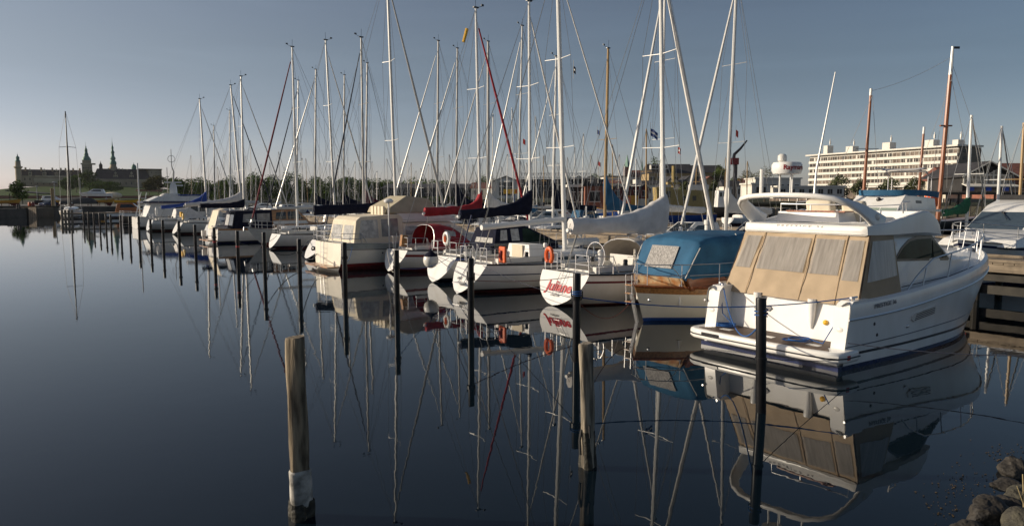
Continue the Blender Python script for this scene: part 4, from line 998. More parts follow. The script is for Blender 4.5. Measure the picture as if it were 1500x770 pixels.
    for sg in (-1, 1):
        b = MB(); b.ell((.2, sg*1.68, .85), (.03, .1, .07)); b.build('fairlead', gel2, hull)
        b = MB(); b.tube([(.5, sg*1.72, 1.53), (.75, sg*1.72, 1.53)], .028, 6); b.tube([(.62, sg*1.72, 1.47), (.62, sg*1.72, 1.53)], .03, 6); b.build('cleat', steel, hull)
    # rubbing strake, boot line
    b = MB()
    for sg in (-1, 1):
        P = []
        for i in range(26):
            x = lerp(.14, L-.02, i/25); f = max(0, (x-1)/(L-1)); z = zs(x)-.36
            q = max(0, (zs(x)-.3-z)/(zs(x)-.2)); P.append((x-1.5*f**3*q, sg*(hs(x)*(1-lerp(.04, .5, f**2.2)*q)+.012), z))
        b.tube(P, .026, 6)
    b.build('rubbing_strake', steel, hull)
    b = MB()
    for sg in (-1, 1):
        P = []
        for i in range(26):
            x = lerp(.14, L-.02, i/25); f = max(0, (x-1)/(L-1)); z = .50+.22*f
            q = max(0, (zs(x)-.3-z)/(zs(x)-.2)); P.append((x-1.5*f**3*q, sg*(hs(x)*(1-lerp(.04, .5, f**2.2)*q)+.003), z))
        b.tube(P, .011, 4)
    b.build('pin_stripe', LETK, hull)
    def side_pt(x, z, o=.012, sg=-1):
        f = max(0, (x-1)/(L-1)); q = max(0, (zs(x)-.3-z)/(zs(x)-.2)); return Vector((x-1.5*f**3*q, sg*(hs(x)*(1-lerp(.04, .5, f**2.2)*q)+o), z))
    for sg in (-1, 1):
        b = MB(); b.prism([side_pt(x, z, .0, sg) for x, z in ((2.75, .86), (2.9, .80), (3.9, .9), (4.02, .98), (4.02, 1.05), (3.9, 1.1), (2.85, 1.0), (2.75, .95))], (0, sg*.03, 0)); v_ = b.build('engine_vent', gel2, hull)
        for k in range(4):
            b = MB(); b.prism([side_pt(2.88+.02*k, .835+.043*k, .032, sg), side_pt(3.88, .93+.043*k-.02, .032, sg), side_pt(3.88, .945+.043*k-.02, .032, sg), side_pt(2.88+.02*k, .852+.043*k, .032, sg)], (0, sg*.006, 0)); b.build('louvre', blackp, v_)
        P0 = side_pt(9.0, 1.22, .01, sg); b = MB(); b.prism([side_pt(9.0+.16*math.cos(a), 1.25+.09*math.sin(a)+.03*math.cos(a), .01, sg) for a in [2*math.pi*i/14 for i in range(14)]], (0, sg*.012, 0)); b.build('porthole', glass, hull)
        for x, z in ((1.2, .92), (1.35, .66), (2.6, .72), (2.66, .72)):
            b = MB(); b.ell(side_pt(x, z, 0, sg), (.04, .02, .04), 8, 6); b.build('through_hull', blackp if x < 2 else steel, hull)
    # danish flag sticker on the platform edge
    b = MB(); b.box((-.02, -2.022, .34), (.12, .006, .1)); q = b.build('flag_sticker', LET, pl)
    # foredeck and side decks
    b = MB(); P = []
    for i in range(25):
        x = lerp(.9, L-.03, i/24); h = max(.02, hs(x)-.24*min(1, hs(x)/.5)); z = zs(x)-.1; P.append([(x, h, z), (x, h*.5, z+.05), (x, 0, z+.07), (x, -h*.5, z+.05), (x, -h, z)])
    b.loft(P, closed=False); b.build('deck', gel, t, 60)
    # saloon and foredeck trunk
    prof = [(2.35, 1.35), (2.35, 2.8), (4.6, 2.8), (5.75, 2.12), (7.6, 2.05), (9.3, 1.86), (9.7, 1.6), (9.7, 1.35)]
    wfun = lambda x, z: lerp(1.66, 1.5, max(0, (z-1.4)/1.4)) * (1 if x < 4.6 else max(.3, 1-((x-4.6)/6.2)**2*1.05))
    def ztop(x):
        for (x0, z0), (x1, z1) in zip(prof[1:-1], prof[2:]):
            if x0 <= x <= x1 and x1 > x0: return lerp(z0, z1, (x-x0)/(x1-x0))
        return prof[-2][1]
    sal = MB(); R_ = []
    for x in [2.35, 3, 3.6, 4.2, 4.6, 4.9, 5.2, 5.5, 5.75, 6.1, 6.6, 7.1, 7.6, 8.2, 8.8, 9.3, 9.5, 9.7]:
        zt_ = ztop(x); zz = [lerp(1.35, zt_, f) for f in (0, .25, .5, .75, .93)]
        R_.append([(x, -wfun(x, z), z) for z in zz] + [(x, -wfun(x, zt_)*.96, zt_), (x, 0, zt_+.03), (x, wfun(x, zt_)*.96, zt_)] + [(x, wfun(x, z), z) for z in zz[::-1]])
    sal.loft(R_); so = sal.build('saloon', gel, t, 30)
    W_ = [(2.62, 2.2), (5.42, 2.08), (5.5, 2.12), (4.55, 2.74), (3.75, 2.74), (3.35, 2.68), (2.98, 2.5), (2.72, 2.3)]
    for sg in (-1, 1):
        b = MB(); b.prism([(x, sg*(wfun(x, z)+.004), z) for x, z in W_], (0, sg*.014, 0)); wf_ = b.build('side_window', blackp, so)
        cx_ = sum(p[0] for p in W_)/8; cz_ = sum(p[1] for p in W_)/8
        for k, (xa, xb_) in enumerate(((2.5, 4.5), (4.56, 5.02), (5.08, 5.6))):
            W2 = [(lerp(cx_, x, .91), lerp(cz_, z, .78)) for x, z in W_]
            # clip polygon to [xa, xb]
            def clip(P, f):
                out_ = []
                for i in range(len(P)):
                    a, c = P[i], P[(i+1) % len(P)]; fa, fc = f(a), f(c)
                    if fa >= 0: out_.append(a)
                    if fa*fc < 0: out_.append((lerp(a[0], c[0], fa/(fa-fc)), lerp(a[1], c[1], fa/(fa-fc))))
                return out_
            Q = clip(clip(W2, lambda p: p[0]-xa), lambda p: xb_-p[0])
            if len(Q) > 2:
                b = MB(); b.prism([(x, sg*(wfun(x, z)+.02), z) for x, z in Q], (0, sg*.004, 0)); b.build('pane', gglass, wf_)
    b = MB(); b.box((2.62, -1.555, 2.6), (.12, .05, .12)); b.build('vent_box', gel, so)
    for f0, f1 in ((-.9, -.34), (-.3, .3), (.34, .9)):
        b = MB(); b.prism([(4.72, f0*1.4, 2.755), (4.72, f1*1.4, 2.755), (5.68, f1*1.5, 2.195), (5.68, f0*1.5, 2.195)], (.012, 0, .02)); b.build('windscreen_pane', glass, so)
    # hard top with flybridge coaming
    R_ = []
    for x, w_, z0, z1, zi in ((1.28, 1.5, 2.86, 2.95, 2.95), (1.32, 1.6, 2.82, 3.04, 3.04), (1.6, 1.66, 2.81, 3.08, 3.07), (2.1, 1.68, 2.8, 3.1, 3.06), (2.6, 1.68, 2.79, 3.18, 3.05), (3.1, 1.68, 2.785, 3.25, 3.05), (3.5, 1.67, 2.78, 3.31, 3.05), (3.8, 1.66, 2.77, 3.355, 3.06), (3.86, 1.66, 2.77, 3.36, 3.34), (4.1, 1.66, 2.76, 3.34, 3.35), (4.4, 1.65, 2.75, 3.25, 3.27), (4.65, 1.63, 2.74, 3.12, 3.14), (4.85, 1.6, 2.73, 2.96, 2.97), (4.97, 1.57, 2.72, 2.82, 2.82), (5.02, 1.55, 2.71, 2.74, 2.74)):
        dz = z1-z0
        R_.append([(x, -w_*.96, z0), (x, -w_, z0+dz*.12), (x, -w_*.995, z0+dz*.6), (x, -w_*.985, z0+dz*.95), (x, -w_*.97, z1), (x, -w_*.93, z1), (x, -w_*.9, zi), (x, w_*.9, zi), (x, w_*.93, z1), (x, w_*.97, z1), (x, w_*.985, z0+dz*.95), (x, w_*.995, z0+dz*.6), (x, w_, z0+dz*.12), (x, w_*.96, z0)])
    b = MB(); b.loft(R_); top = b.build('hard_top', gel, t, 32)
    b = MB(); b.box((2.35, .25, 3.21), (.9, 1.7, .24), taper=.94); o = b.build('flybridge_seat_base', gel, t)
    b = MB(); b.box((2.7, .35, 3.36), (.25, .7, .55), ry=-.25); b.box((2.75, -.5, 3.34), (.25, .55, .5), ry=-.25); o = b.build('flybridge_seat', creamc, t)
    bv = o.modifiers.new('bevel', 'BEVEL'); bv.width = .07; bv.segments = 3
    b = MB(); b.box((2.1, .05, 3.345), (.42, 1.55, .035)); b.build('teak_table', wood, t)
    b = MB(); b.tube([(1.95, 1.0, 3.1), (1.95, 1.0, 3.52), (2.0, -1.05, 3.5), (2.0, -1.05, 3.1)], .017, 6); b.tube([(1.98, .2, 3.1), (1.98, .2, 3.51)], .017, 6); b.build('grab_rail', steel, t)
    b = MB(); P = [(2.1, sg_*1.35, 3.1) for sg_ in (-1,)] + [(2.5, -1.38, 3.5), (3.4, -1.42, 3.58), (4.0, -1.2, 3.55), (4.3, -.6, 3.5)]
    b.tube([(3.3, -1.4, 3.3), (3.25, -1.4, 3.56), (3.8, -1.3, 3.58), (4.25, -.9, 3.5), (4.45, 0, 3.45), (4.25, .9, 3.5), (3.8, 1.3, 3.58), (3.25, 1.4, 3.56), (3.3, 1.4, 3.3)], .018, 6)
    b.tube([(4.0, -1.15, 3.2), (3.95, -1.15, 3.55)], .016, 6); b.build('flybridge_rail', steel, t)
    b = MB(); b.tube([(3.3+.02*math.cos(a), .1+.2*math.cos(a), 3.5+.2*math.sin(a)) for a in [2*math.pi*i/18 for i in range(18)]], .016, 6, loop=True)
    for k in range(3): b.tube([(3.32, .1, 3.5), (3.3, .1+.2*math.cos(k*2.1), 3.5+.2*math.sin(k*2.1))], .012, 4)
    b.build('steering_wheel', blackp, t)
    # radar hoop
    half = [(2.0, 1.55, 3.02, .62), (1.7, 1.55, 3.17, .5), (1.4, 1.52, 3.32, .41), (1.1, 1.46, 3.46, .35), (.85, 1.36, 3.57, .3), (.62, 1.15, 3.66, .26), (.48, .85, 3.71, .23), (.42, .5, 3.73, .21)]
    path = [(x, -y, z, w_) for x, y, z, w_ in half] + [(.4, 0, 3.74, .2)] + half[::-1]
    b = MB(); R_ = []
    pv = [Vector(p[:3]) for p in path]
    for i, p in enumerate(path):
        tdir = (pv[min(i+1, len(pv)-1)]-pv[max(i-1, 0)]).normalized(); s_ = tdir.cross(Vector((1, 0, 0)))
        A1 = (Vector((1, 0, 0)) - tdir*tdir.x).normalized(); A2 = tdir.cross(A1)
        R_.append([pv[i] + A1*(p[3]*.43*math.copysign(abs(math.cos(a))**.6, math.cos(a))) + A2*(.06*math.copysign(abs(math.sin(a))**.6, math.sin(a))) for a in [2*math.pi*k/14 for k in range(14)]])
    b.loft(R_); hoop = b.build('radar_arch', gel, t, 60)
    for sg in (-1, 1):
        b = MB(); b.ell((1.72, sg*1.6, 3.24), (.09, .02, .09)); b.build('loudspeaker', gel2, hoop)
    # radome on posts, aerials
    rc = Vector((.46, -.1, 0))
    b = MB()
    for dx, dy in ((-.08, -.16), (.08, -.1), (-.02, .16), (.06, .2)): b.tube([(rc.x+dx, rc.y+dy, 3.7), (rc.x+dx, rc.y+dy, 4.22)], .02, 6)
    b.build('radar_post', whitem, hoop)
    b = MB(); b.lathe([(.16, 4.2), (.3, 4.22), (.335, 4.3), (.335, 4.42), (.3, 4.48), (.1, 4.5)], rc, 24); rd = b.build('radome', gel, hoop, 50)
    cylp = lambda a0: (lambda c: Vector((rc.x + .338*math.cos(a0 + c.x/.338), rc.y + .338*math.sin(a0 + c.x/.338), 4.36 + c.y)))
    text_mesh('Raymarine', .15, LET, rd, 'lettering', .004, place=cylp(R(180+36+22+16)), thick=.002)
    b = MB(); b.lathe([(.07, 4.5), (.1, 4.53), (.1, 4.64), (.06, 4.68)], (rc.x+.05, rc.y+.16, 0), 12); b.build('beacon', gel2, hoop)
    b = MB(); b.tube([(.5, -.78, 3.7), (.55, -.78, 4.3), (.95, -.9, 6.45)], [.035, .024, .014], 6); b.build('whip_aerial', whitem, hoop)
    b = MB(); b.tube([(.55, .62, 3.72), (.55, .62, 4.35)], .045, 8); b.build('aerial_stub', whitem, hoop)
    # canvas cockpit enclosure
    zt, zb = 2.83, 1.32
    T = [(1.38, -1.6, zt), (1.36, 1.6, zt), (2.42, 1.62, zt), (2.42, -1.62, zt)]
    Bt = [(.72, -1.75, zb), (.72, 1.75, zb), (2.52, 1.82, 1.48), (2.52, -1.82, 1.48)]
    def pt(fu, fv, bow=.07):            # aft face: fu 0 starboard..1 port, fv 0 top..1 bottom
        p = Vector(T[0]).lerp(Vector(T[1]), fu).lerp(Vector(Bt[0]).lerp(Vector(Bt[1]), fu), fv)
        k = math.sin(math.pi*fu); return p + Vector((-bow*k*(.4+.6*fv), 0, -.06*math.sin(math.pi*fu)*fv*0))
    def ps(fu, fv, sg):                 # side faces
        a, c = (T[0], T[3]) if sg < 0 else (T[1], T[2]); d, e = (Bt[0], Bt[3]) if sg < 0 else (Bt[1], Bt[2])
        p = Vector(a).lerp(Vector(c), fu).lerp(Vector(d).lerp(Vector(e), fu), fv); return p + Vector((0, sg*.03*math.sin(math.pi*fu), 0))
    rg = random.Random(5); nu, nv = 44, 16
    import mathutils.noise as mn
    def J(p, fv):
        q = mn.noise(Vector((p.x*1.5, p.y*1.6, p.z*1.3+p.y*1.2)))*.035 + mn.noise(Vector((p.x*5+p.z*4, p.y*5-p.z*3, p.z*2)))*.012
        return p + Vector((-q, q*.4*(1 if p.y > 0 else -1), rg.uniform(-.003, .003))) 
    b = MB()
    b.loft([[J(pt(i/nu, j/nv), j/nv) for i in range(nu+1)] for j in range(nv+1)], closed=False)
    cv = b.build('canvas_aft', beigec, t, 80)
    for sg in (-1, 1):
        b = MB(); b.loft([[J(ps(i/14, j/nv, sg), 0) for i in range(15)] for j in range(nv+1)], closed=False); cs = b.build('canvas_side', beigec, t, 80)
        b = MB(); n_ = Vector((0, sg*.022, 0)); b.loft([[ps(lerp(.12, .92, i/8), lerp(.08, .68, j/6), sg)+n_ for i in range(9)] for j in range(7)], closed=False); b.build('clear_panel', vinyls, cs)
        b = MB(); b.tube([ps(.02, j/8, sg)+n_*.6 for j in range(9)], .012, 5); b.build('zip', mat('brown zip', (.06, .035, .02), .7), cs)
    na = (Vector(T[1])-Vector(T[0])).cross(Vector(Bt[0])-Vector(T[0])).normalized()
    if na.x > 0: na = -na
    for a, c in ((.02, .13), (.16, .37), (.41, .79), (.83, .965)):
        b = MB(); b.loft([[pt(lerp(a, c, i/10) + (.012*(j/8) if a > .7 else 0), lerp(.075, .60 if a > .1 else .66, j/8)) + na*.026 for i in range(11)] for j in range(9)], closed=False)
        b.build('clear_panel', vinyl, cv, 80)
    for f in (.145, .39, .81):
        b = MB(); b.tube([pt(f, j/8)+na*.02 for j in range(9)], .014, 5, flat=.5); b.build('seam', mat('beige canvas seam', (.4, .29, .18), .85), cv)
    # guard rails
    for sg in (-1, 1):
        b = MB(); P = []
        for i in range(20):
            f = i/19; x = lerp(2.75, L-.35, f); P.append((x, sg*max(.16, hs(min(x+.05, L))-.16), zs(x)-.05 + .62*min(1, (f/.16))**.7))
        b.tube(P + [(L-.1, 0, zs(L)+.57)], .02, 7)
        for x in (3.7, 5., 6.4, 7.8, 9.2, 10.3, L-.5):
            f = (x-2.75)/(L-.35-2.75); b.tube([(x-.2, sg*max(.1, hs(x)-.14), zs(x)-.06), (x, sg*max(.16, hs(min(x+.05, L))-.16), zs(x)-.05+.62*min(1, (f/.16))**.7)], .016, 6)
        b.build('guard_rail', steel, t)
    b = MB(); b.tube([(2.6, -1.78, 1.62), (5, -1.8, 1.72), (8, -1.5, 1.92), (9.6, -.85, 2.0), (10.6, -.3, 2.04)], .011, 5); b.build('deck_line', roped, t)
    b = MB(); b.box((10.6, 0, 2.06), (.9, .3, .08)); b.tube([(10.9, 0, 2.08), (11.3, 0, 2.0), (11.42, 0, 1.8)], .04, 6); b.build('anchor_roller', steel, t)
    # lettering
    tf = frame((1.295, .05, 2.975), (0, -1, 0), (.18, 0, 1)); text_mesh('P R E S T I G E   3 6', .12, LETS, top, 'lettering', 0, 0, lambda c: tf(Vector((c.x*1.25+.0, c.y, c.z))))
    p1, p2 = side_pt(1.05, 1.3, .006), side_pt(2.1, 1.36, .006)
    tf2 = frame((p1+p2)/2, p2-p1, (0, 0, 1)); text_mesh('PRESTIGE 36', .13, LETS, hull, 'lettering', .002, 0, lambda c: tf2(Vector((c.x*1.25, c.y, c.z))))
    return t
motor_yacht_near()

# ================================================================ WOODEN MOTOR SAILER WITH BLUE CANOPY
def blue_canopy_boat():
    org = W(2.75, 4.75); hd = head0 + R(1)
    t = thing('motor_boat', 'cream double ended motor boat with varnished trim under a big blue canopy', 'motor boat', org, hd)
    H = Hull(t, 8.6, 3.1, 1.08, 1.35, 1.0, canoe=True, tr=.42, rake=.8, zk=-.5, ga=3.2, gb=.5, side=cream, strake=oak, strake_h=.2, cove_z=(.3, .34), boot=bluep, bottom=bluep, hz=(.11, .06), deck=oak, rail=wood, railr=.04, cockpit=(1.3, 3.2, .85), tm=.38)
    # cabin sides
    o, wf = cabin(t, 'cabin', [(1.2, .95), (1.05, 1.32), (2.9, 1.5), (6.4, 1.62), (6.9, 1.25), (6.9, .95)], 1.12, 1.02, wood)
    panel(o, 'porthole_window', [(2.9, 1.2), (3.6, 1.22), (3.7, 1.3), (3.6, 1.38), (2.9, 1.36), (2.8, 1.28)], wf, glass)
    b = MB(); b.prism([(1.11, -1.0, 1.0), (1.11, 1.0, 1.0), (1.0, .95, 1.32), (1.0, -.95, 1.32)], (-.03, 0, 0)); b.build('worn_aft_board', mat('worn orange board', (.3, .12, .03), .6, scale=4, c2=(.42, .33, .2)), o)
    # canopy
    R_ = []
    for x, w_, zt, rb in ((1.0, .98, 1.31, .1), (1.52, 1.1, 2.3, .2), (1.6, 1.12, 2.4, .22), (1.9, 1.16, 2.5, .3), (2.7, 1.2, 2.56, .38), (3.6, 1.2, 2.58, .38), (4.4, 1.2, 2.55, .38), (5.0, 1.18, 2.5, .36), (5.25, 1.15, 2.42, .3), (5.7, 1.05, 1.95, .2), (6.0, .95, 1.6, .1)):
        zb = 1.3 if x > 1.1 else 1.28; zb = min(zb, zt-.05); dz = zt-zb
        R_.append([(x, -w_*1.03, zb), (x, -w_*1.02, zb+dz*.5), (x, -w_, zt-rb*dz*.55), (x, -w_*.9, zt-rb*dz*.15), (x, -w_*.65, zt), (x, 0, zt+.05), (x, w_*.65, zt), (x, w_*.9, zt-rb*dz*.15), (x, w_, zt-rb*dz*.55), (x, w_*1.02, zb+dz*.5), (x, w_*1.03, zb)])
    rg = random.Random(2)
    R2 = []
    for i in range(len(R_)-1):
        for k in range(3): R2.append([Vector(a).lerp(Vector(c), k/3) for a, c in zip(R_[i], R_[i+1])])
    R2.append(R_[-1])
    import mathutils.noise as mn
    R3 = []
    for r_ in R2:
        fine_ = []
        for a, c in zip(r_[:-1], r_[1:]):
            for k in range(3): fine_.append(Vector(a).lerp(Vector(c), k/3))
        fine_.append(Vector(r_[-1])); R3.append([p + Vector((mn.noise(p*1.4)*.03 + mn.noise(Vector((p.x*4+p.z*5, p.y*3, p.z*2)))*.014, mn.noise(p*1.6+Vector((9, 0, 0)))*.03, (mn.noise(p*1.3+Vector((0, 7, 0)))*.045 + mn.noise(Vector((p.x*5, p.y*2.5+p.x*2, 3)))*.018))) for p in fine_])
    b = MB(); b.loft(R3, closed=False); cv = b.build('canopy', bluec, t, 70)
    P0, P1 = Vector((1.12, 0, 1.55)), Vector((1.455, 0, 2.2)); nn = Vector((-(P1-P0).z, 0, (P1-P0).x)).normalized()
    b = MB(); b.prism([P0+Vector((0, -.42, 0))+nn*.03, P0+Vector((0, .62, 0))+nn*.03, P1+Vector((0, .6, 0))+nn*.03, P1+Vector((0, -.44, 0))+nn*.03], nn*.006); b.build('clear_window', mottled, cv)
    for sg in (-1, 1):
        b = MB(); b.tube([(1.02, sg*1.01, 1.33), (1.3, sg*1.09, 1.85), (1.54, sg*1.12, 2.2)], .014, 5); b.tube([(3.4, sg*1.0, 2.57), (3.45, sg*1.2, 2.3), (3.65, sg*1.25, 1.35)], .014, 5); b.build('zip', whitec, cv)
    # stern rail
    b = MB()
    for z in (1.72, 1.4):
        b.tube([(3.6, 1.4, z), (2.2, 1.33, z), (1.2, 1.05, z), (.5, .55, z), (.22, .0, z), (.5, -.55, z), (1.2, -1.05, z), (2.2, -1.33, z), (3.6, -1.4, z)], .015, 6)
    for x, y in ((.3, .2), (.3, -.2), (1.0, .9), (1.0, -.9), (2.2, 1.33), (2.2, -1.33), (3.6, 1.4), (3.6, -1.4)): b.tube([(x, y, 1.05), (x, y, 1.72)], .014, 5)
    b.tube([(.7, -.7, 1.72), (.9, -.8, 1.5), (1.2, -.9, 1.1)], .014, 5); b.build('stern_rail', steel, t)
    pulpit(H); lifelines(H, 3.6, 7.3, .66)
    b = MB()
    for y in (.12, .36): b.tube([(.02, y, .5), (-.02, y, 1.4), (.35, y, 1.42)], .012, 6)
    lad = b.build('boarding_ladder', steel, t)
    for z in (.6, .85, 1.1):
        b = MB(); b.box((.0, .24, z), (.07, .26, .025)); b.build('rung', oak, lad)
    b = MB(); b.box((.02, 0, .3), (.06, .1, 1.2), ry=-.3); b.ell((.12, -.45, .72), (.05, .06, .05)); b.build('rudder_fitting', steel, t)
    b = MB(); b.tube([(7.1, 0, 1.2), (7.1, 0, 2.4)], .03, 6); b.build('bow_staff', whitem, t)
blue_canopy_boat()

# ================================================================ FRONT ROW SAILING BOATS
# red lettered boat
t, H = sailboat('white sailboat with red name lettering on its transom and a sagging grey sail cover', W(6.75, 4.95), head0+R(-2), None, 3.4, (974.5, (968, -8)), fs=1.12, fb=1.35, tr=.55, jib=(whitec, .1), jibfoot=(1041, 316),
    boom=dict(z=2.45, len=4.75, cover=greyc, h0=1.45, h1=.48, w=.24, rise=.1, wr=.03, pw=3.), top_ext=1.18, mm=whitem, r=.085, hull=dict(bs=.74, cove=dredc, strake=gel2, boot=gel, bottom=redbot, hz=(.1, .06), zk0=.02, cove_z=(.2, .27), ga=2.1, gb=.62), thin=.012)
# transom lettering
def transom_frame(H, yc, z, f=1.): 
    z0, k = H.zst(0), .03; q = (z0-z)/(z0-k); x = H.tr*(1-q); d = Vector((H.tr, 0, z0-k)).normalized()
    return frame((x-.012, yc, z), (0, -1, 0), d)
tf = transom_frame(H, .0, .62)
text_mesh('Juliane', .52, LET, H.obj, 'name_lettering', .014, .12, lambda c: tf(Vector((c.x*.98, c.y*1.0, c.z))))
tf = transom_frame(H, .05, .34); text_mesh('LYNETTEN', .1, LETK, H.obj, 'port_lettering', 0, 0, tf)
horseshoe(t, (.6, .95, 1.62), 0., orange)
sprayhood(H, 3.3, 4.75, 1.15, 1.0, mat('pale grey beige canvas', (.55, .5, .44), .85, var=.08), vin=True)
b = MB(); b.tube([(1.95+.0*math.cos(a), .48*math.cos(a), 1.62+.48*math.sin(a)) for a in [2*math.pi*i/28 for i in range(28)]], .018, 6, loop=True)
for k in range(5): b.tube([(1.95, 0, 1.62), (1.95, .47*math.cos(k*1.2566), 1.62+.47*math.sin(k*1.2566))], .01, 4)
b.tube([(1.95, 0, 1.62), (2.1, 0, 1.6)], .03, 6); b.build('steering_wheel', steel, t)
b = MB(); b.lathe([(.12, .7), (.1, 1.5), (.13, 1.75), (.08, 1.82)], (2.2, 0, 0), 10); b.build('binnacle', gel, t)
b = MB()
for y in (-.22, .12): b.tube([(.1, y, .42), (.3, y, .82), (.5, y, 1.15), (.62, y, 1.75), (.8, y, 1.75), (.85, y, 1.2)], .009, 5)
for k in range(3): b.tube([(.14+.13*k, -.22, .5+.26*k), (.14+.13*k, .12, .5+.26*k)], .008, 5)
b.build('stern_ladder', steel, t)
b = MB(); b.lathe([(.07, 0), (.08, .1), (.05, .16)], (.65, 1.25, 1.9), 10); b.tube([(.65, 1.25, 1.2), (.65, 1.25, 1.9)], .014, 5); b.build('gps_mushroom', whitem, t)
for x, y in ((3.0, -.9), (3.1, -.75), (4.9, -1.2)):
    b = MB(); b.tube([(x, y, 1.85), (x+.03, y, 1.5), (x-.03, y-.04, 1.3), (x+.03, y, 1.25)], [.03, .06, .07, .03], 7); b.build('coiled_rope', ropew, t)

# white boat with orange horseshoe cushion, rolled boom
t, H = sailboat('white sailboat with an orange rescue cushion on its rail and a bare white boom', W(11.3, 4.0), head0+R(-1), None, 3.3, (828, (817.5, -6)), fs=1.13, fb=1.35, tr=.7, jib=(whitec, .04), jibfoot=(900, 230), boom=dict(z=2.75, len=4.2, rise=-.25, r=.11), top_ext=1.15, mm=whitem, r=.1, hull=dict(bs=.62, cove=navyp, cove_z=(.34, .38), boot=blackp, bottom=redbot, hz=(.16, .1), zk0=.0, ga=1.9, gb=.7))
b = MB(); b.box((1.25, -1.28, 1.52), (.09, .42, .62)); o = b.build('rescue_cushion', orange, t); bv = o.modifiers.new('bevel', 'BEVEL'); bv.width = .04; bv.segments = 2
b = MB(); b.tube([(1.19, -1.28, 1.68), (1.18, -1.22, 1.45), (1.19, -1.3, 1.32)], [.05, .07, .04], 8); b.build('strobe_light', redp, o)
b = MB()
for y in (-.2, .2): b.tube([(.15, y, .35), (.42, y, .75), (.7, y, 1.15), (.8, y, 1.7), (1.0, y, 1.2)], .016, 5)
for k in range(4): b.tube([(.2+.14*k, -.2, .42+.2*k), (.2+.14*k, .2, .42+.2*k)], .013, 5)
b.box((.1, 0, .42), (.3, .5, .04)); b.build('stern_ladder', steel, t)
tf = transom_frame(H, .32, .55); text_mesh('LINE', .14, LETK, H.obj, 'name_lettering', .002, 0, tf)
b = MB(); b.box((3.3, 0, 1.52), (.8, 1.6, .55), taper=.85); o = b.build('companionway_box', gel, t); b = MB(); b.box((2.88, .0, 1.52), (.03, .7, .5)); b.build('hatch_board', creamc, o)
b = MB(); b.tube([(5.6, .2, 1.75), (7.6, .4, 1.72)], .16, 8); b.build('rolled_sail_bag', whitec, t)

# navy hooded boat
t, H = sailboat('white sailboat with a blue sheer band, navy sprayhood and long navy boom cover', W(15.0, 5.1), head0, None, 3.3, (777, (775, 2)), fs=1.12, fb=1.35, tr=.55, jib=(whitec, .055), jibfoot=(824, 233), boom=dict(z=3.02, len=4.1, cover=navyc, h0=1.15, h1=.36, w=.17, rise=-.2), mm=whitem, r=.075, hull=dict(bs=.66, strake=bluep, strake_h=.14, boot=blackp, bottom=navyp, zk0=.02, ga=1.9, gb=.68), hood=None)
o, wf = cabin(t, 'deck_tent', [(2.5, 1.2), (2.85, 2.3), (4.5, 2.36), (6.3, 1.6), (6.3, 1.2)], 1.1, .8, navyc)
panel(o, 'clear_window', [(2.95, 1.75), (3.05, 2.2), (3.4, 2.22), (3.35, 1.75)], wf, vinyl2); panel(o, 'green_window', [(4.2, 1.5), (4.3, 2.25), (4.6, 2.25), (6.0, 1.56)], wf, gglass); panel(o, 'clear_window', [(3.6, 1.72), (3.6, 2.24), (4.05, 2.26), (4.05, 1.72)], wf, vinyl2); panel(o, 'mesh_panel', [(2.5, 1.28), (2.62, 1.62), (4.0, 1.62), (4.0, 1.28)], wf, mat('black mesh', (.03, .03, .03), .9, scale=40, c2=(.16, .16, .15)))
cross(o, 'clear_window', (2.5, 1.2), (2.85, 2.3), wf, -.8, .6, vinyl2, m0=.4)
horseshoe(t, (.95, .35, 1.85), 0, whitem, True)
b = MB(); b.tube([(.88, .35, 1.7), (.86, .33, 1.95)], .05, 7); b.build('strobe_light', orange, t)
bf = thing('ball_fender', 'big white ball fender hanging at the stern of the navy hooded sailboat', 'fender', W(14.5, 4.75, 1.02))
MB().ell((0, 0, 0), (.33, .33, .34), 20, 14).build('ball', gel2, bf)
MB().lathe([(.3, .17), (.24, .26), (.12, .345), (.05, .42), (.03, .5)], n=16).build('cap', navyc, bf)
b = MB(); b.tube([(.9, -.9, 1.2), (1.5, -.85, 2.9)], .03, 6); b.build('gantry_leg', navyp, t)
# red trimmed boat
t, H = sailboat('white sailboat with red stripes, red sprayhood, red boom cover and a red furled headsail', W(19.9, 5.5), head0, None, 3.2, (704, (697, 12)), fs=1.1, fb=1.3, tr=.5, jib=(redc, .075), jibfoot=(770, 308), boom=dict(z=2.95, len=3.5, cover=redc, h0=1.25, h1=.36, w=.19, rise=-.1, pw=11), mm=whitem, r=.08, hull=dict(bs=.66, cove=redp, cove_z=(.18, .3), boot=redp, bottom=redbot, hz=(.22, .12), ga=1.9, gb=.7), hood=None)
sprayhood(H, 2.1, 4.2, 1.15, 1.12, redc)
b = MB(); b.box((.6, -.5, 1.55), (.3, .2, .55), ry=.15); b.build('wicker_locker', oak, t)
b = MB()
for y in (-.2, .2): b.tube([(.15, y, .45), (.5, y, 1.1), (.6, y, 1.9)], .016, 5)
b.build('stern_ladder', steel, t)
b = MB(); b.tube([(.6, 1.0, 1.1), (.6, 1.02, 3.4)], .04, 6); o = b.build('radar_pole', alu, t); b = MB(); b.lathe([(.18, 3.38), (.24, 3.44), (.24, 3.52), (.12, 3.6)], (.6, 1.02, 0), 14); b.build('radome', gel, o)

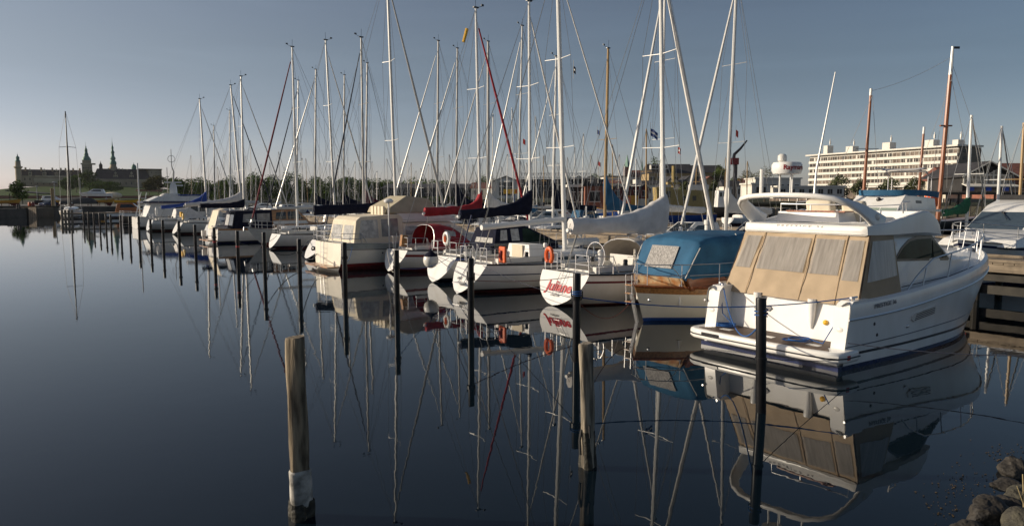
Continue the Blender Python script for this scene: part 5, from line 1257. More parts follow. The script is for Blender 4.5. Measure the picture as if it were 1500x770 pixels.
# ================================================================ CREAM CANOPY MOTOR CRUISER
def cream_cruiser():
    t = thing('motor_cruiser', 'cream motor cruiser with red waterline, cream aft canopy and olive covered flybridge', 'motor cruiser', W(23.3, 3.75), head0+R(-1))
    H = Hull(t, 10.8, 3.7, 1.38, 1.75, 1.3, bs=.93, tr=.08, rake=1.2, zk0=-.3, zk=-.45, ga=6, gb=.5, side=cream, strake=mat('grey green band', (.33, .36, .33), .5), strake_h=.26, cove=blackp, cove_z=(.27, .31), boot=redp, bottom=redbot, hz=(.36, .22), rail=steel, railr=.02)
    o, wf = cabin(t, 'aft_canopy', [(.75, 1.25), (1.0, 2.5), (1.25, 2.68), (3.4, 2.8), (3.6, 2.6), (3.6, 1.25)], 1.7, 1.45, creamc)
    panel(o, 'clear_panel', [(1.05, 1.6), (1.25, 2.5), (2.15, 2.54), (2.15, 1.6)], wf, vinyl2); panel(o, 'clear_panel', [(2.35, 1.65), (2.35, 2.55), (3.3, 2.58), (3.3, 1.65)], wf, vinyl)
    cross(o, 'clear_panel', (.75, 1.25), (1.0, 2.5), wf, -.85, -.1, vinyl2, m0=.2); cross(o, 'clear_panel', (.75, 1.25), (1.0, 2.5), wf, .05, .85, vinyl2, m0=.2)
    o, wf = cabin(t, 'cabin', [(3.5, 1.2), (3.5, 2.35), (6.6, 2.35), (7.9, 1.65), (9.4, 1.6), (9.6, 1.3), (9.6, 1.2)], 1.5, 1.35, cream)
    for a, c in ((3.8, 4.7), (4.85, 5.75), (5.9, 6.6)): panel(o, 'cabin_window', [(a, 1.7), (c, 1.7), (c, 2.15), (a, 2.15)], wf, vinyl2, off=.012)
    b = MB(); b.box((5.0, 0, 2.42), (4.0, 3.0, .1)); b.build('cabin_roof', gel2, t)
    o, wf = cabin(t, 'flybridge', [(3.3, 2.47), (3.4, 3.0), (6.0, 3.0), (6.9, 2.47)], 1.4, 1.25, gel2)
    o, wf = cabin(t, 'flybridge_cover', [(2.9, 2.85), (3.0, 3.15), (4.1, 3.75), (5.4, 3.6), (5.75, 3.0), (5.6, 2.85)], 1.38, 1.0, olivec)
    for k in range(4):
        b = MB(); b.box((2.75, -.9+.4*k, 2.95), (.1, .28, .5)); b.build('stowed_cushion', creamc, t)
    for x in (2.4, 4.2, 6.1):
        for sg in (-1, 1):
            b = MB()
            for d in (-.12, .12): b.ell((x+d, sg*(H.hb(x)*.985+.0), .84), (.09, .03, .09), 10, 6)
            b.build('porthole', blackp, t)
    pushpit(H, 1.2, .5); lifelines(H, 3.6, 9.5, .55); pulpit(H)
    b = MB()
    for y in (.2, .65): b.tube([(-.12, y, .25), (-.08, y, 1.35), (.2, y, 1.45)], .016, 5)
    for z in (.35, .6, .85, 1.1): b.tube([(-.1, .2, z), (-.1, .65, z)], .014, 5)
    b.build('stern_ladder', steel, t)
    b = MB(); b.box((-.3, 0, .2), (.6, 3.1, .06)); b.tube([(-.6, -1.4, .28), (-.6, 1.4, .28)], .02, 5); b.build('swim_grid', oak, t)
cream_cruiser()

# boat with the oval stern recess
t, H = sailboat('white sailboat with a dark oval stern recess and tall mast beside the cream cruiser', W(29.3, 4.9), head0, None, 3.3, (580.6, (568, -8)), fs=1.1, fb=1.3, tr=.9, jib=(alug, .085), jibfoot=(649, 299), boom=dict(z=2.85, len=5.6, cover=navyc, h0=.8, h1=.5, w=.2, rise=-.1), top_ext=1.1, r=.1, mm=alu, hull=dict(bs=.7, boot=navyp, bottom=navyp, ga=1.9, gb=.7), hood=None)
b = MB(); b.ell((.48, -.1, .62), (.12, .3, .16)); b.build('stern_recess', blackp, t)
# bow-out beige boat
t, H = sailboat('beige hulled sailboat lying bow outwards with an outboard motor on its rail, dark furled headsail', W(34.4, 15.0), head0+math.pi, None, 3.2, (532.7, (529, 55)), fs=1.05, fb=1.15, tr=.4, jib=(roped, .055), jibfoot=(485, 293), mm=alug, r=.08, hull=dict(side=beigehull, boot=redp, bs=.7), hood=creamc, boom=dict(z=2.6, len=3.8, r=.06))
b = MB(); b.box((H.L-1.7, 1.15, 1.75), (.35, .3, .45)); b.box((H.L-1.72, 1.15, 1.2), (.16, .16, .8)); b.build('outboard_motor', blackp, t)
t, H = sailboat('white sailboat with a small white transom left of the beige bow-out boat', W(39.3, 6.1), head0, None, 3.1, (491, (477, 59)), fs=1.05, fb=1.25, tr=.5, jib=(alu, .06), jibfoot=(530, 250), boom=dict(z=2.9, len=4.4, r=.09), r=.085, hull=dict(bs=.6, ga=1.9, gb=.7))
b = MB(); b.lathe([(.02, -.04), (.3, -.04), (.3, .04), (.02, .04)], n=14); o = b.build('wheel_cover', blackp, t); o.location = (1.0, .9, 1.45); o.rotation_euler = (0, R(90), 0)
t, H = sailboat('grey sailboat lying bow outwards with an anchor and a dark red furled headsail', W(43.4, 16.6), head0+math.pi, None, 3.4, (435, (428, 69)), fs=1.1, fb=1.35, tr=.4, jib=(dredc, .075), jibfoot=(372, 311), mm=whitem, r=.095, hull=dict(side=greyhull, boot=redp, bs=.72), boom=dict(z=2.9, len=4.4, r=.08))
b = MB(); b.tube([(H.L-.2, 0, 1.42), (H.L+.25, 0, 1.4), (H.L+.3, .12, 1.15)], .05, 6); b.tube([(H.L+.3, .12, 1.15), (H.L+.1, -.15, 1.1)], .05, 5); b.build('anchor', steel, t)

# ================================================================ NAVY CANOPY WOODEN CABIN BOAT
def navy_cabin_boat():
    t = thing('cabin_cruiser', 'white cabin cruiser with varnished window frames, navy aft canopy and an outboard bracket', 'cabin cruiser', W(48.6, 4.6), head0)
    H = Hull(t, 9.6, 3.3, 1.15, 1.5, 1.1, bs=.9, tr=.05, rake=1.1, zk0=-.3, zk=-.4, ga=5, gb=.5, side=gel2, strake=oak, strake_h=.1, boot=blackp, bottom=navyp, hz=(.18, .1), rail=oak)
    o, wf = cabin(t, 'aft_canopy', [(1.2, 1.1), (1.5, 2.55), (4.4, 2.6), (4.4, 1.1)], 1.45, 1.3, navyc)
    panel(o, 'clear_panel', [(2.0, 1.65), (2.1, 2.3), (3.0, 2.33), (3.0, 1.65)], wf, vinyl); panel(o, 'clear_panel', [(3.15, 1.65), (3.15, 2.33), (4.2, 2.35), (4.2, 1.65)], wf, vinyl)
    cross(o, 'clear_panel', (1.2, 1.1), (1.5, 2.55), wf, -.8, -.1, vinyl2, m0=.2); cross(o, 'clear_panel', (1.2, 1.1), (1.5, 2.55), wf, 0, .7, vinyl2, m0=.2)
    o, wf = cabin(t, 'wheelhouse', [(4.4, 1.1), (4.4, 2.6), (6.6, 2.65), (7.6, 1.6), (8.8, 1.45), (8.8, 1.1)], 1.35, 1.15, oak)
    panel(o, 'cabin_window', [(4.7, 1.85), (4.8, 2.4), (5.6, 2.45), (5.6, 1.85)], wf, glass); panel(o, 'cabin_window', [(5.75, 1.85), (5.75, 2.45), (6.5, 2.5), (7.1, 1.85)], wf, glass)
    panel(o, 'white_side', [(4.5, 1.45), (7.5, 1.45), (7.3, 1.7), (4.5, 1.7)], wf, gel)
    b = MB(); b.box((5.6, 0, 2.68), (2.6, 2.7, .07)); b.build('roof', gel, t)
    pulpit(H); lifelines(H, 4.5, 8.3)
    b = MB(); b.loft([[(x, y, z) for y in (-1.0, -.9, 0, .9, 1.0)] for x, z in ((.9, 2.75), (.35, 2.6), (.0, 1.5), (-.1, 1.15))], closed=False); b.build('stern_seat_back', creamc, t)
    b = MB()
    for sg in (-1, 1): b.tube([(-.1, sg*1.05, 1.1), (.3, sg*1.0, 2.6), (.95, sg*.95, 2.8), (1.2, sg*1.0, 2.4)], .022, 6)
    b.build('gantry', steel, t)
    for y, a in ((-.8, .5), (-.25, .5)):
        b = MB(); b.box((.2, y, 1.5), (.7, .16, .14), ry=-.6); b.build('stowed_fender', whitem, t)
    b = MB(); b.box((-.35, 0, .25), (.7, 2.7, .08)); b.build('swim_platform', oak, t)
    b = MB(); b.box((-.5, .6, .75), (.32, .3, .5)); b.box((-.52, .6, .3), (.16, .14, .6)); b.build('outboard_motor', whitem, t)
navy_cabin_boat()

t, H = sailboat('pale grey sailboat with a light boom, tucked in left of the navy canopied cabin cruiser', W(57.5, 6.2), head0, None, 3.2, (357, (353, 112)), fs=1.1, fb=1.3, tr=.5, jib=(alu, .06), jibfoot=(413, 280), r=.09, hull=dict(side=greyhull), boom=dict(z=2.8, len=4., cover=navyc, h0=.8, h1=.35))
t, H = sailboat('white sailboat with a yellow life ring and a long grey boom cover', W(64.8, 5.0), head0, None, 3.4, (355, (338, 125)), fs=1.15, fb=1.4, tr=.7, jib=(roped, .06), jibfoot=(395, 291), r=.1, hull=dict(bs=.7, side=gel2, boot=blackp), boom=dict(z=3.3, len=5.6, rise=-.5, cover=greyc, h0=1.1, h1=.3, w=.2))
horseshoe(t, (.8, -.9, 1.75), 0, mat('pale yellow buoy', (.75, .5, .12), .5), True); b = MB(); b.box((.8, -.2, 1.95), (.2, .4, .5)); b.build('rescue_bag', yellow, t)
t, H = sailboat('white sailboat with a narrow white transom and a bright blue boom cover', W(73.3, 4.2), head0, None, 3.4, (303, (292.5, 145)), fs=1.2, fb=1.45, tr=.4, jib=(alu, .06), jibfoot=(343, 291), r=.1, hull=dict(side=greyhull, strake=gel, strake_h=.35, boot=blackp), boom=dict(z=3.0, len=4.8, rise=-.5, cover=mat('bright blue canvas', (.015, .06, .3), .8, var=.2), h0=1.5, h1=.3, w=.2))
o, wf = cabin(t, 'spray_tent', [(2.6, 1.2), (2.9, 2.35), (4.3, 2.45), (5.6, 1.6), (5.6, 1.2)], 1.1, .8, greyc)
for k in range(3): panel(o, 'triangle_window', [(3.0+.5*k, 1.75), (3.5+.5*k, 1.75), (3.25+.5*k, 2.25)], wf, whitec)
b = MB(); b.ell((1.0, 0, 2.1), (.14, .14, .5)); b.build('danbuoy', whitem, t)
# far white motor yacht with dark roof band
def far_yacht():
    t = thing('motor_yacht', 'white motor yacht with a dark roof band and boarding gantry behind the far posts', 'motor yacht', W(83, 4.6), head0)
    H = Hull(t, 13, 4.2, 1.3, 1.9, 1.35, bs=.93, tr=.05, rake=1.4, zk0=-.3, zk=-.4, ga=6, gb=.5, side=gel2, boot=blackp, bottom=blackp)
    o, wf = cabin(t, 'saloon', [(.9, 1.2), (1.6, 2.95), (8.2, 2.95), (9.6, 1.7), (9.6, 1.2)], 1.85, 1.7, gel2)
    b = MB(); b.box((5., 0, 3.05), (8.6, 4.0, .22)); b.build('roof_band', navyp, t)
    o2, wf2 = cabin(t, 'upper_deck', [(1.3, 3.17), (2.5, 3.75), (6.5, 3.75), (8.6, 3.17)], 1.85, 1.4, gel2)
    for a, c in ((4.2, 5.4), (5.9, 6.7), (6.9, 7.9)): panel(o, 'cabin_window', [(a, 1.9), (c, 1.9), (c, 2.75), (a, 2.75)], wf, glass)
    tf = frame((2.6, -1.8, 2.6), (1, 0, 0), (0, .05, 1))
    b = MB()
    for x in (.2, .8): b.tube([(x-.3, -1.5, 1.2), (x, -1.5, 2.6), (x+.4, -1.4, 4.2)], .05, 6)
    for k in range(6): b.tube([(.0+.12*k, -1.5, 1.5+.4*k), (.6+.12*k, -1.5, 1.5+.4*k)], .035, 5)
    b.build('boarding_gantry', whitem, t)
    b = MB(); b.tube([(.4, -1.2, 1.2), (.4, -1.2, 7.6)], .07, 6); b.build('flag_mast', whitem, t)
    pulpit(H); lifelines(H, 4, 11.3)
far_yacht()
t = thing('motor_boat', 'low black hulled motor boat behind the last few posts of the row', 'motor boat', W(95.5, 5.0), head0)
H = Hull(t, 11, 3.6, 1.2, 1.6, bs=.9, tr=.05, zk0=-.3, zk=-.4, ga=5, gb=.5, side=blackp, boot=gel2, bottom=blackp, rail=gel, railr=.06)
o, wf = cabin(t, 'cabin', [(3.5, 1.1), (3.8, 1.75), (7.5, 1.8), (9, 1.3), (9, 1.1)], 1.2, 1., gel2); panel(o, 'cabin_window', [(4.2, 1.35), (4.3, 1.65), (7.2, 1.65), (7.6, 1.4)], wf, glass); pushpit(H); pulpit(H)

# ================================================================ SECOND ROW (bows to the pier, towards us)
def second(label, px, top, u=25., jib=None, jibfoot=None, cover=None, mm=whitem, ext=1., r=.1, side=gel, boom=True, h0=1.5, sp=(.36, .66), L=None, ln=4.6, u_st=6.4):
    s = row_s(px, u)
    return sailboat(label, W(s, u+u_st), head0+math.pi, L, 3.4, (px, top), fs=1.15, fb=1.35, tr=.5, jib=jib, jibfoot=jibfoot, boom=dict(z=2.9, len=ln, cover=cover, h0=h0, h1=.34, w=.2, rise=-.2) if boom else None, mm=mm, r=r, top_ext=ext, hull=dict(side=side, N=16), near=True, group='sailboats across the pier', spr=sp, hood=navyc if int(px) % 3 else None, thin=.013)
second('sailboat with a white boom cover and thick white furled headsail left of the yacht hoop', 1064, (1078.5, -8), jib=(whitec, .1), jibfoot=(1001.6, 316), cover=whitec, mm=alu, ext=1.08, r=.11)
second('sailboat with a thick pale headsail, mast crossing that of the grey sail cover', 967.5, (974, -8), jib=(alu, .12), jibfoot=(911, 316), cover=whitec, ext=1.1, r=.09, h0=.5)
second('sailboat with a tan wooden mast and a bright blue cover on mast and boom', 886, (891, 71), mm=spar, cover=bluec, r=.11, h0=2.6, sp=(.5,), ln=5.2)
second('sailboat with a tall navy bundle on its mast behind the bare white boom', 810, (815, 83), jib=(alu, .055), jibfoot=(770, 274), cover=navyc, h0=2.2, r=.1)
second('sailboat across the pier, mast just left of the navy boom cover mast', 759, (765, 38), jib=(alu, .07), jibfoot=(711, 299), mm=alu, cover=None, r=.09)
second('sailboat with a thick grey mast beside the mast of the red covered boat', 715, (715, 61), jib=(alug, .06), jibfoot=(651, 283), mm=alug, r=.14, cover=greyc)
second('sailboat with a dark navy boom cover seen left of the red boom cover mast', 668, (670, 71), jib=(alu, .08), jibfoot=(602, 289), mm=alug, cover=navyc, r=.1, h0=2.4)
second('sailboat with a grey mast right of the olive flybridge cover', 640, (642, 60), u=23., jib=(alu, .07), jibfoot=(584.5, 258), mm=alug, r=.11)
second('sailboat with a dark red boom cover seen above the cream cruiser', 535, (538, 92.5), cover=dredc, mm=alug, r=.12, h0=1.8, u=24)
second('sailboat with a navy boom cover on a dull grey mast left of two tall masts', 502.6, (504.6, 110), cover=navyc, mm=alug, r=.11, h0=1.6)
second('sailboat with a plain pole like dark grey mast and long pale furled headsail sloping left', 461, (462.7, 102), u=22., jib=(alu, .09), jibfoot=(404, 294), mm=alug, r=.12, cover=navyc)
second('sailboat half hidden behind the tall white mast, navy furled headsail sloping left', 434, (437, 118), u=22., jib=(roped, .08), jibfoot=(403, 258), mm=alu, r=.1)
second('far sailboat with a red furled headsail sloping right, short thick mast', 337, (336.5, 162), u=22., mm=whitem, r=.13, cover=whitec)
second('far sailboat with a thin grey mast between the two leaning left masts', 315, (313, 184), u=24., mm=alug, r=.1)

# flybridge trawler with the blue dodger
def trawler():
    sage = mat('sage windscreen cover', (.27, .33, .28), .5, var=.1)
    t = thing('trawler_yacht', 'white trawler yacht with a blue canvas band round its flybridge, bow to the pier', 'trawler yacht', W(7.9, 34.5), head0+math.pi+R(2))
    H = Hull(t, 11.5, 4.0, 1.3, 2.0, 1.5, bs=.9, tr=.1, zk0=-.3, zk=-.5, ga=5, gb=.5, side=gel, boot=navyp, bottom=navyp)
    o, wf = cabin(t, 'deckhouse', [(1.5, 1.3), (1.5, 3.0), (6.6, 3.0), (7.4, 1.75), (7.4, 1.3)], 1.7, 1.6, gel)
    for a, c in ((2.0, 3.1), (3.4, 4.6), (4.9, 6.2)): panel(o, 'cabin_window', [(a, 1.95), (c, 1.95), (c, 2.7), (a, 2.7)], wf, mat('brown glass', (.05, .03, .02), .1), off=.01)
    b = MB(); b.box((4.2, 0, 3.07), (6.6, 3.9, .14)); b.build('deck_edge', gel, t)
    o, wf = cabin(t, 'flybridge', [(1.6, 3.14), (1.6, 3.8), (6.2, 4.0), (7.4, 3.3), (8.2, 2.7), (8.2, 2.55), (6.8, 2.9)], 1.75, 1.55, gel)
    cross(o, 'windscreen', (7.4, 3.3), (8.2, 2.7), wf, -.92, .3, sage, off=.012); cross(o, 'windscreen', (7.4, 3.3), (8.2, 2.7), wf, .34, .95, sage, off=.012)
    panel(o, 'side_windscreen', [(6.9, 2.95), (7.9, 2.75), (7.35, 3.25)], wf, gglass)
    panel(o, 'vent_window', [(3.9, 3.5), (4.8, 3.52), (4.8, 3.68), (3.9, 3.66)], wf, blackp)
    b = MB(); R_ = []
    for x, w_ in ((1.3, 1.7), (4.0, 1.78), (5.6, 1.72), (6.3, 1.4), (6.6, .8), (6.68, 0)): R_.append((x, w_))
    P = [(x, -w_) for x, w_ in R_] + [(x, w_) for x, w_ in R_[-2::-1]]
    b.loft([[(x, y, (3.82 if x < 3.9 else 3.95) + 0*z), (x+.03, y*1.01, 4.18+.0*z), (x, y, 4.28 if x > 3.9 else 4.1), (x-.12, y*.93, 4.26 if x > 3.9 else 4.08)] for (x, y), z in zip(P, range(99))], closed=False); b.build('canvas_band', bluec, t, 60)
    b = MB(); b.ell((6.75, .1, 3.72), (.12, .16, .14)); b.tube([(6.5, .1, 3.6), (6.75, .1, 3.6)], .03, 5); b.build('searchlight', blackp, t)
    b = MB()
    for y in (-1.3, 1.3): b.tube([(1.6, y, 3.8), (1.6, y, 5.0), (2.6, y, 5.4)], .03, 6); b.tube([(2.2, y, 3.8), (2.2, y, 5.1), (2.7, y, 5.4)], .03, 6)
    b.tube([(2.6, -1.3, 5.4), (2.6, 1.3, 5.4)], .05, 6); b.build('davit_frame', steel, t)
    b = MB(); b.loft([[(2.4+.9*f, y, 5.5-.05*math.cos(y)+.12*math.sin(math.pi*f)) for f in (0, .5, 1)] for y in (-1.35, -.5, .5, 1.35)], closed=False); b.tube([(2.2, -1.4, 5.45), (2.6, -1.4, 5.6), (4.2, -1.4, 5.6)], .04, 6); b.build('rolled_awning', whitec, t)
    b = MB(); b.lathe([(.4, 3.3), (.42, 3.45), (.42, 4.0), (.3, 4.1)], (1.2, 1.2, 0), 12); b.build('liferaft', orange, t)
    pulpit(H); lifelines(H, 1.5, 10); t.scale = (.82, .84, .95)
trawler()
def right_yacht():
    t = thing('motor_yacht', 'white motor yacht cut by the right edge, raked windscreen facing the pier', 'motor yacht', W(.1, 32.2), head0+math.pi)
    H = Hull(t, 12.2, 4.0, 1.5, 2.0, 1.6, bs=.9, tr=.1, rake=1.6, zk0=-.3, zk=-.5, ga=5, gb=.5, side=gel, strake=gel, cove=navyp, cove_z=(.1, .2), boot=navyp, bottom=navyp, deck=gel)
    o, wf = cabin(t, 'trunk', [(2, 1.6), (2, 2.2), (7.6, 2.3), (10.2, 1.98), (10.6, 1.7)], 1.5, 1.2, gel)
    o, wf = cabin(t, 'saloon', [(1.0, 1.6), (1.0, 3.5), (4.2, 3.55), (5.3, 3.3), (5.75, 3.05), (7.3, 2.25), (7.3, 1.6)], 1.75, 1.5, gel)
    cross(o, 'windscreen', (5.75, 3.05), (7.3, 2.25), wf, -.97, .32, mat('blue grey windscreen', (.06, .085, .11), .08, spec=.8), m0=.05); cross(o, 'windscreen', (5.75, 3.05), (7.3, 2.25), wf, .37, .97, MATS['blue grey windscreen'], m0=.05)
    panel(o, 'side_window', [(2.0, 2.35), (6.8, 2.35), (5.6, 3.0), (2.0, 3.1)], wf, glass)
    b = MB(); b.tube([(5.85, -.7, 3.04), (6.6, -.25, 2.72)], .02, 5); b.box((5.95, -.62, 3.0), (.2, .1, .06)); b.build('wiper', blackp, t)
    b = MB(); b.box((2.6, 0, 3.66), (3.0, 2.9, .25)); b.build('dark_cover', blackc, t)
    b = MB()
    for sg in (-1, 1):
        P = [(6.2, sg*1.85), (8, sg*1.62), (9.6, sg*1.2), (11.2, sg*.55), (12.0, 0)]
        for k in (.75, .42): b.tube([(x, y, H.zs(x)+k) for x, y in P], .02, 6)
        for x, y in P[:-1]: b.tube([(x, y, H.zs(x)-.05), (x+.12, y, H.zs(x)+.75)], .018, 6)
    b.tube([(12.0, 0, 2.7), (12.05, .0, 2.1)], .02, 6); b.build('bow_rail', steel, t)
    b = MB(); b.ell((11.9, .5, 1.4), (.3, .2, .25)); b.build('bow_fender', navyp, t)
    b = MB(); b.box((10.2, 0, 2.06), (.5, .3, .14)); b.tube([(9.0, -.8, 2.0), (9.1, -.6, 2.25), (9.2, -.4, 2.0)], .03, 5); b.build('windlass', steel, t)
right_yacht()
# wooden masted ketch
Yk = 66.; kk_ = Yk/FPX
p = gz(1325, 288, Yk); kt = thing('ketch', 'old wooden ketch with red brown masts, the tallest with a white topmast', 'ketch', (gz(1235, 288, Yk).x, Yk, 0), R(4))
H = Hull(kt, 15, 4.2, 1.5, 2.1, bs=.6, tr=-.3, side=blackp, boot=redp, bottom=redbot, deck=oak, N=16)
o, wf = cabin(kt, 'deckhouse', [(3, 1.4), (3, 2.5), (6, 2.5), (6, 1.4)], 1.2, 1.1, wood)
xk = lambda px: (px-1235)*kk_
for px, (xt, yt), r_, nm in ((1265, (1270, 130), .17, 0), (1378, (1386.5, 67), .22, 1), (1353, (1357, 185), .15, 2)):
    x0, x1 = xk(px), xk(xt); zt = gz(xt, yt, Yk).z; b = MB()
    if nm == 1:
        zm = lerp(1.5, zt, .84); xm_ = lerp(x0, x1, .84); b.tube([(x0, -.3, 1.4), (xm_, -.3, zm)], [r_, r_*.8], 8); b.build('mast', redspar, kt)
        b = MB(); b.tube([(xm_, -.3, zm-.6), (x1, -.3, zt)], [r_*.85, r_*.5], 8); b.build('topmast', whitem, kt)
        b = MB(); b.box((x1+.3, -.3, zt-.1), (.7, .06, .2)); b.build('wind_vane', blackp, kt)
        b = MB(); b.box((lerp(x0, x1, .55), -.3, lerp(1.5, zt, .55)), (1.1, .2, .12)); b.build('crosstree', redspar, kt)
    else:
        b.tube([(x0, .2*nm, 1.4), (x1, .2*nm, zt)], [r_, r_*.65], 8); b.build('mast', redspar, kt)
        b = MB(); b.tube([(x1-.02, .2*nm, zt-.6), (x1, .2*nm, zt+.02)], r_*.68, 8); b.build('mast_cap', whitem, kt)
        b = MB(); z_ = lerp(1.5, zt, .55); b.box((lerp(x0, x1, .55), .2*nm, z_), (2.2 if nm == 0 else 1.0, .06, .06)); b.build('crosstree', wire, kt)
b = MB(); zt0, zt1 = gz(1270, 133, Yk).z, gz(1386, 82, Yk).z
b.tube(sag((xk(1270), 0, zt0), (xk(1386), -.3, zt1), .35), .014, 4)
for a, c in (((1386, 90), (1470, 270)), ((1386, 110), (1440, 270)), ((1384, 130), (1345, 272)), ((1270, 140), (1225, 262)), ((1270, 140), (1292, 270)), ((1384, 100), (1398, 275)), ((1384, 100), (1372, 275))):
    b.tube([(xk(a[0]), -.3, gz(*a, Yk).z), (xk(c[0]), .5, gz(*c, Yk).z)], .02, 4)
b.build('rigging', wire, kt)
# pale masts at the right
def smallsail(label, px, yt, u=45., mm=whitem, flip=0, cover=None, side=gel, group='small sailboats on the far pontoons', r=.09, rig_=True, L=8., zb=1.9):
    s = row_s(px, u); hd = head0 + (math.pi if flip else 0)
    ax = Vector((math.cos(hd), math.sin(hd), 0)); org = W(s, u) - ax*(L*.55)
    t = thing('small_sailboat', label, 'sailboat', org, hd, group)
    H = Hull(t, L, 2.7, .95, 1.15, bs=.7, tr=.3, side=side, N=10, rail=None, cove=None)
    trunk(H, 2.4, L*.72, .85, .6, .4, gel, wins=((.15, .7),))
    xm = L*.55; d = gz(px, 288, 1)
    Y = W(s, u).y; zt = gz(px, yt, Y).z
    b = MB(); b.tube([(xm, 0, 1), (xm-.02*zt, 0, zt)], [r, r*.8], 7); b.build('mast', mm, t)
    b = MB(); z_ = lerp(1, zt, .55); b.tube([(xm-.01*zt, -.75, z_), (xm-.01*zt, .75, z_)], .025, 4); b.build('spreader', mm, t)
    b = MB()
    for sg in (-1, 1): b.tube([(xm-.2, sg*1.2, 1), (xm-.01*zt, sg*.75, z_), (xm-.02*zt, 0, zt)], .012, 3)
    b.tube([(L-.1, 0, 1.15), (xm-.02*zt, 0, zt)], .015 if not rig_ else .04, 4); b.tube([(.3, 0, 1), (xm-.02*zt, 0, zt)], .012, 3); b.build('rigging', wire, t)
    b = MB(); b.tube([(xm, 0, zb), (xm-3., 0, zb-.1)], .06, 6); b.build('boom', mm, t)
    if cover: cover_sections(xm, zb, xm-3, zb-.1, .9, .28, .16, random.Random(px), cover, t)
    return t
smallsail('small sailboat with a green boom cover just right of the tallest wooden mast', 1417.5, 169, 34, cover=greenc, L=8, zb=2.9)
smallsail('small sailboat with a white mast standing in front of the black roofed restaurant', 1462, 185, 36, cover=whitec, L=8)
smallsail('small sailboat with a tan mast at the right edge of the view', 1494, 180, 34, mm=spar)
smallsail('small sailboat with a short tan wooden mast between the grey sail cover and the church', 947, 189, 45, mm=spar, cover=bluec)
COV = [navyc, None, bluec, None, greyc, None, None, dredc]
far_list = [(752.5, 158, 45, 'a white mast left of the navy boom cover mast'), (720, 166, 45, 'a thin mast directly right of the thick grey mast'), (786.5, 170, 46, 'a mast just right of the navy boom cover mast'),
 (852, 195, 52, 'a white mast above the red brick shed'), (897.7, 212, 54, 'a white mast right of the tan mast with blue cover'), (808, 179, 52, 'a mast touching the left side of the tall bare boom mast'),
 (694, 241, 72, 'a short white mast just left of the red covered boat mast'), (681.5, 233, 71, 'a short mast between the navy cover and the red covered boat'), (653, 243, 72, 'a short mast above the right end of the black shed'),
 (281, 227, 52, 'the leftmost thin mast beside the radar mast of the work boat'), (341.5, 202, 51, 'a thin mast behind the crossing red headsail'), (368, 205, 52, 'a thin mast just right of the two tall leaning masts'), (412, 222, 51, 'a thin mast right of the dark red sloping headsail'),
 (443, 231, 52, 'a short mast right beside the tall white mast'), (451, 232, 73, 'a short mast left of the plain dark grey mast'), (329, 225, 51, 'a thin mast left of the short thick mast'), (398, 238, 72, 'a short mast where the dark red and navy headsails cross'),
 (552, 250, 52, 'a short mast right of the dark red boom cover'), (569, 232, 51, 'a thin mast just left of the tallest left centre mast'), (602, 238, 72, 'a thin mast over the olive flybridge cover'), (618, 246, 52, 'a short mast right of the olive flybridge cover'), (627, 240, 74, 'a thin mast over the right end of the olive cover'),
 (735, 243, 72, 'a short mast in front of the white gabled hall'), (742, 225, 52, 'a thin mast beside the red furled headsail'), (797, 228, 73, 'a thin mast behind the lattice trussed roof'), (840, 215, 71, 'a thin mast left of the red brick shed'), (866, 226, 72, 'a thin mast rising over the red brick shed roof'),
 (913, 240, 73, 'a short mast in front of the church tower'), (932, 232, 53, 'a thin mast right of the church spire'), (1018, 226, 74, 'a thin mast in front of the yellow brick house'), (1094, 236, 73, 'a thin yellowish mast left of the white harbour buildings'), (520, 236, 52, 'a thin mast just left of the tall grey mast pair'), (485, 240, 73, 'a short mast left of the tall leaning mast'), (306, 236, 73, 'a thin mast just right of the bright blue boom cover'), (322, 244, 52, 'a very short mast between the leaning masts on the left'), (383, 240, 53, 'a short thin mast right of the red headsail on the left'), (660, 226, 52, 'a thin mast left of the navy boom bundle across the pier'), (578, 246, 73, 'a short mast hidden beside the tallest left centre mast'), (772, 238, 53, 'a short mast just left of the navy boom cover mast')]
for i, (px, yt, u, d) in enumerate(far_list):
    smallsail('far sailboat with ' + d, px, yt, u, [whitem, alug, alu, whitem, spar][i % 5] if px != 1094 else spar, i % 2, COV[i % 8], [gel, gel2, gel, bluep, cream][i % 5], r=.075)
for lab, grp, spots in (('far thin bare mast in the crowd over the long black shed', 'far masts over the black shed', [(588, 244, 73), (597, 228, 71), (609, 250, 74), (634, 238, 70), (646, 252, 73), (674, 236, 74)]),
        ('far thin bare mast in the crowd in front of the dark tree belt', 'far masts before the tree belt', [(349, 240, 73), (361, 228, 74), (375, 246, 71), (420, 244, 72), (469, 238, 74), (495, 226, 72), (511, 246, 73), (545, 236, 74)]),
        ('far thin bare mast in the crowd before the lattice roofed building', 'far masts before the lattice roof', [(764, 236, 72), (781, 224, 73), (818, 238, 74), (832, 230, 72), (875, 234, 73), (905, 226, 74)])):
    for px, yt, u in spots: smallsail(lab, px, yt, u, alug, px % 2, None, gel, grp, r=.07)
